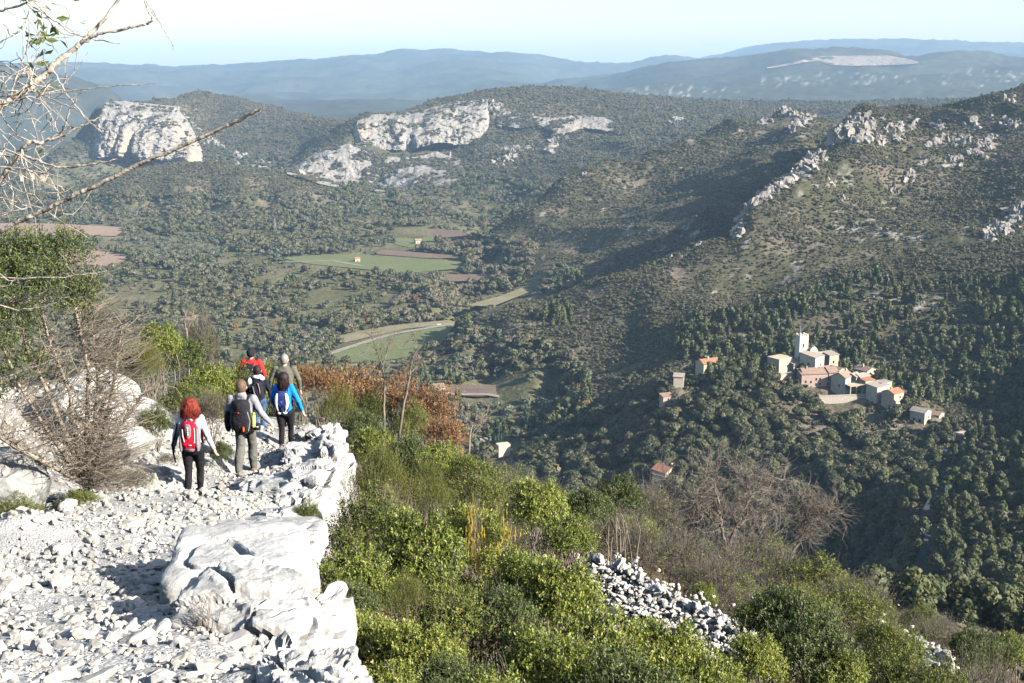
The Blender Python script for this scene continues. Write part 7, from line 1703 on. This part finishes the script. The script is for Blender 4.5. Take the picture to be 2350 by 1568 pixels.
# 1 woman with red hair
W1 = hiker('red-haired woman in light grey top and black leggings, nearest hiker', 449, 1143, 18.5, 1.63, 0.03, M_LGREY, M_BLACK, M_SHOEG, 'bob', M_HRED,
           dict(legs=[(0.0, -0.15, 0.07, 0.03), (0.10, 0.13, 0.055, 0.0)], arms=[((-0.245, -0.03, 0.66), (-0.30, 0.06, 0.535)), ((0.235, -0.02, 0.655), (0.315, 0.03, 0.505))], boot=0.03), 0.94, True)
pack('red_rucksack', 'red rucksack with grey trim and white zips on the red-haired woman', W1, 0.27, 0.17, 0.46, 0.86, -0.085, M_PRED,
     [('grey_panel', M_PGREY, lambda b_: loft(b_, [(0, -0.262, z) for z in (1.08, 1.12, 1.2, 1.27, 1.3)], [0.02, 0.045, 0.05, 0.045, 0.03], [0.012] * 5)),
      ('side_panel', M_PGREY, lambda b_: loft(b_, [(-0.128, -0.17, z) for z in (0.86, 0.92, 1.1, 1.22)], [0.02, 0.035, 0.03, 0.015], [0.07, 0.085, 0.08, 0.04])),
      ('side_panel', M_PGREY, lambda b_: loft(b_, [(0.128, -0.17, z) for z in (0.86, 0.92, 1.1, 1.22)], [0.02, 0.035, 0.03, 0.015], [0.07, 0.085, 0.08, 0.04])),
      ('base_panel', M_PGREY, lambda b_: loft(b_, [(0, -0.17, z) for z in (0.85, 0.87, 0.90)], [0.085, 0.115, 0.125], [0.065, 0.08, 0.088])),
      ('bungee_cord', M_PWHT, lambda b_: [ball(b_, (0, -0.278, z), (0.013, 0.008, 0.017), 2) for z in (1.14, 1.175, 1.21, 1.245)]),
      ('zip', M_PWHT, lambda b_: b_.tube([(-0.085, -0.252, 1.22), (-0.080, -0.262, 1.12), (-0.062, -0.262, 1.02)], 0.008, 5)), ('zip', M_PWHT, lambda b_: b_.tube([(0.095, -0.245, 1.24), (0.098, -0.252, 1.15), (0.092, -0.25, 1.0)], 0.008, 5)),
      ('logo_strip', M_PWHT, lambda b_: b_.box((0.02, -0.260, 0.965), (0.055, 0.008, 0.012))),
      ('shoulder_strap', M_PRED, strap(-1, 1.32, -0.09, 0.018)), ('shoulder_strap', M_PRED, strap(1, 1.32, -0.09, 0.018)),
      ('water_bottle', M_CYAN, lambda b_: limb(b_, [(-0.155, -0.19, 1.16), (-0.14, -0.21, 0.86)], [0.014, 0.014])),
      ('hip_belt', M_PBLK, lambda b_: b_.tube([(-0.10, -0.12, 0.93), (-0.175, 0.0, 0.93), (-0.12, 0.12, 0.93), (0.12, 0.12, 0.93), (0.175, 0.0, 0.93), (0.10, -0.12, 0.93)], 0.018, 6)),
      ('top_handle', M_PGREY, lambda b_: b_.tube([(-0.04, -0.15, 1.31), (-0.03, -0.16, 1.35), (0.03, -0.16, 1.35), (0.04, -0.15, 1.31)], 0.010, 6))])
st_ = MB().tube([(-0.20, -0.06, 1.26), (-0.235, -0.09, 1.08), (-0.30, -0.06, 0.92), (-0.29, -0.05, 0.76), (-0.265, -0.05, 0.62)], [0.016, 0.014, 0.02, 0.014, 0.012], 6).build('camera_strap', M_PBLK, None, True)
st_.location = W1.location; tag(st_, 'black strap dangling from the left arm of the red-haired woman', 'strap')
# 2 man with black rucksack
W2 = hiker('man in grey hoodie and grey-olive trousers, second hiker', 568, 1092, 20.9, 1.74, -0.05, M_MGREY, M_TROU, M_BOOTB, 'short', M_HBRN,
           dict(legs=[(0.0, -0.20, 0.10, 0.04), (0.14, 0.17, 0.07, 0.0)], arms=[((-0.30, 0.0, 0.66), (-0.30, 0.10, 0.54)), ((0.30, -0.05, 0.68), (0.44, 0.0, 0.565))], loose=1.35, boot=0.10), 1.08, False, True, -0.05)
pack('black_rucksack', 'black rucksack with grey side straps and lime bottle on the hooded man', W2, 0.33, 0.23, 0.52, 0.86, -0.10, M_PBLK,
     [('top_lid', M_PBLK, lambda b_: loft(b_, [(0, -0.215, z) for z in (1.24, 1.28, 1.36, 1.42, 1.44)], [0.15, 0.165, 0.165, 0.14, 0.08], [0.11, 0.125, 0.125, 0.11, 0.06])),
      ('side_strap', M_PGREY, lambda b_: b_.tube([(-0.16, -0.25, 1.25), (-0.175, -0.27, 1.05), (-0.15, -0.25, 0.87)], 0.013, 6)), ('side_strap', M_PGREY, lambda b_: b_.tube([(0.13, -0.30, 1.25), (0.165, -0.28, 1.08), (0.13, -0.28, 0.90)], 0.013, 6)),
      ('bottle', M_LIME, lambda b_: limb(b_, [(0.20, -0.18, 0.97), (0.205, -0.17, 1.18)], [0.038, 0.036])),
      ('belt_pouch', M_PBLK, lambda b_: loft(b_, [(0.25, -0.13, z) for z in (0.88, 0.90, 0.98, 1.0)], [0.05, 0.062, 0.062, 0.05], [0.04, 0.05, 0.05, 0.04])), ('pouch_stripe', M_PWHT, lambda b_: b_.box((0.25, -0.184, 0.95), (0.07, 0.008, 0.014))),
      ('orange_tag', M_ORNG, lambda b_: loft(b_, [(0.06, -0.335, z) for z in (0.91, 0.93, 0.97, 0.99)], [0.012, 0.018, 0.018, 0.012], [0.01] * 4)), ('red_toggle', M_REDJ, lambda b_: b_.box((-0.02, -0.338, 1.24), (0.04, 0.014, 0.018))),
      ('shoulder_strap', M_PBLK, strap(-1, 1.42, -0.10, 0.02, 1, 0.09)), ('shoulder_strap', M_PBLK, strap(1, 1.42, -0.10, 0.02, 1, 0.09))])
jk = MB(); loft(jk, [(-0.29, -0.02, z) for z in (0.82, 0.88, 1.0, 1.12, 1.2)], [0.03, 0.055, 0.07, 0.06, 0.03], [0.04, 0.06, 0.07, 0.06, 0.03])
o = jk.build('folded_jacket', M_PBLK, None, True, W2.location); tag(o, 'black folded jacket hanging at the left side of the hooded man', 'jacket')
# 3 woman in blue
W3 = hiker('dark-haired woman in bright blue jacket and black leggings', 657, 1032, 23.3, 1.62, -0.06, M_BLUE, M_BLACK, M_BOOTG, 'long', M_HDRK,
           dict(legs=[(0.0, -0.17, 0.045, 0.03), (0.13, 0.16, 0.06, 0.0)], arms=[((-0.235, 0.02, 0.66), (-0.20, 0.14, 0.56)), ((0.27, -0.02, 0.665), (0.345, 0.0, 0.535))], boot=0.07), 0.98, True)
pack('blue_white_rucksack', 'navy rucksack with off-white side panels on the woman in blue', W3, 0.27, 0.16, 0.42, 0.86, -0.085, M_PBLU,
     [('white_panel', M_PWHT, lambda b_: loft(b_, [(s_, -0.20, z) for s_, z in ((-0.07, 0.90), (-0.09, 0.97), (-0.105, 1.08), (-0.095, 1.2), (-0.08, 1.25))], [0.02, 0.036, 0.04, 0.035, 0.018], [0.04, 0.055, 0.058, 0.052, 0.03])),
      ('white_panel', M_PWHT, lambda b_: loft(b_, [(s_, -0.20, z) for s_, z in ((0.07, 0.90), (0.09, 0.97), (0.105, 1.08), (0.095, 1.2), (0.08, 1.25))], [0.02, 0.036, 0.04, 0.035, 0.018], [0.04, 0.055, 0.058, 0.052, 0.03])),
      ('base_pad', M_PWHT, lambda b_: ball(b_, (0.05, -0.2, 0.865), (0.05, 0.045, 0.03))), ('base_pad', M_PWHT, lambda b_: ball(b_, (-0.055, -0.2, 0.86), (0.04, 0.045, 0.034))),
      ('cross_strap', M_PBLK, lambda b_: b_.tube([(-0.05, -0.25, 1.04), (0, -0.256, 0.96), (0.05, -0.25, 1.04)], 0.007, 5)), ('cross_strap', M_PBLK, lambda b_: b_.tube([(0, -0.256, 0.96), (0, -0.24, 0.87)], 0.007, 5)), ('badge', M_WHITE, lambda b_: b_.box((0.0, -0.253, 1.09), (0.016, 0.006, 0.010))),
      ('shoulder_strap', M_PBLU, strap(-1, 1.31, -0.09, 0.017)), ('shoulder_strap', M_PBLU, strap(1, 1.31, -0.09, 0.017))])
# 4, 5, 6 the leaders, half hidden
W4 = hiker('grey-haired man in olive-grey jacket, ahead of the woman in blue', 659, 990, 27.3, 1.76, 0.0, M_OLIVEJ, M_DTROU, M_BOOTB, 'short', M_HGRY,
           dict(legs=[(0.05, 0.06, 0.08, 0.0), (0.05, -0.03, 0.08, 0.0)], arms=[((-0.32, 0.0, 0.665), (-0.34, 0.06, 0.53)), ((0.31, 0.02, 0.665), (0.32, 0.09, 0.53))], loose=1.25), 1.10)
W5 = hiker('person with white scarf, dark top and jeans, in the middle of the group', 597, 1004, 26.2, 1.60, 0.12, M_NAVY, M_JEAN, M_BOOTG, 'short', M_HDRK,
           dict(legs=[(0.03, -0.03, 0.06, 0.0), (0.06, 0.08, 0.06, 0.0)], arms=[((-0.24, 0.0, 0.66), (-0.27, 0.08, 0.54)), ((0.24, 0.0, 0.66), (0.26, 0.08, 0.54))]), 0.98, True)
sc = MB(); ball(sc, (0, -0.02, 1.36), (0.12, 0.10, 0.05)); ball(sc, (-0.16, -0.03, 1.22), (0.06, 0.08, 0.13)); ball(sc, (0.10, -0.07, 1.33), (0.07, 0.05, 0.05))
sco = sc.build('scarf', M_WHITE, W5, True)
pack('small_black_rucksack', 'small black rucksack with grey piping on the person with the white scarf', W5, 0.25, 0.15, 0.40, 0.88, -0.085, M_PBLK,
     [('piping', M_PGREY, lambda b_: b_.tube([(-0.09, -0.235, 1.2), (-0.06, -0.245, 1.05), (-0.02, -0.24, 0.95)], 0.012, 5)), ('piping', M_PGREY, lambda b_: b_.tube([(0.02, -0.24, 1.26), (0.05, -0.245, 1.15), (0.06, -0.245, 1.05)], 0.012, 5)),
      ('shoulder_strap', M_PBLK, strap(-1, 1.31, -0.09)), ('shoulder_strap', M_PBLK, strap(1, 1.31, -0.09))])
W6 = hiker('person in red jacket and black cap, farthest hiker', 583, 958, 30.2, 1.76, -0.05, M_REDJ, M_DTROU, M_BOOTB, 'cap', M_PBLK,
           dict(legs=[(0.05, 0.05, 0.08, 0.0), (0.05, -0.03, 0.08, 0.0)], arms=[((-0.30, 0.0, 0.665), (-0.30, 0.12, 0.56)), ((0.30, 0.0, 0.665), (0.31, 0.08, 0.54))], loose=1.2), 1.05)
pack('dark_rucksack', 'dark rucksack with a white badge on the farthest hiker', W6, 0.29, 0.18, 0.46, 0.95, -0.09, M_PBLK, [('badge', M_WHITE, lambda b_: b_.box((0.10, -0.272, 1.28), (0.05, 0.01, 0.05))), ('shoulder_strap', M_PBLK, strap(-1, 1.42, -0.10)), ('shoulder_strap', M_PBLK, strap(1, 1.42, -0.10))])
finish_bakes()
# ================================================================== the air
hz = MB().box((0, 9200, 0), (34000, 20000, 540)).build('haze', None)
tag(hz, 'thin blue haze of the valley air', kind='stuff')
m = bpy.data.materials.new('haze_air'); m.use_nodes = True
nt = m.node_tree; nt.nodes.clear()
o_ = nt.nodes.new('ShaderNodeOutputMaterial'); pv = nt.nodes.new('ShaderNodeVolumePrincipled')
pv.inputs['Color'].default_value = (0.50, 0.74, 1.0, 1)
pv.inputs['Density'].default_value = 6.0e-5
pv.inputs['Anisotropy'].default_value = 0.0
nt.links.new(pv.outputs[0], o_.inputs['Volume'])
hz.data.materials.append(m)
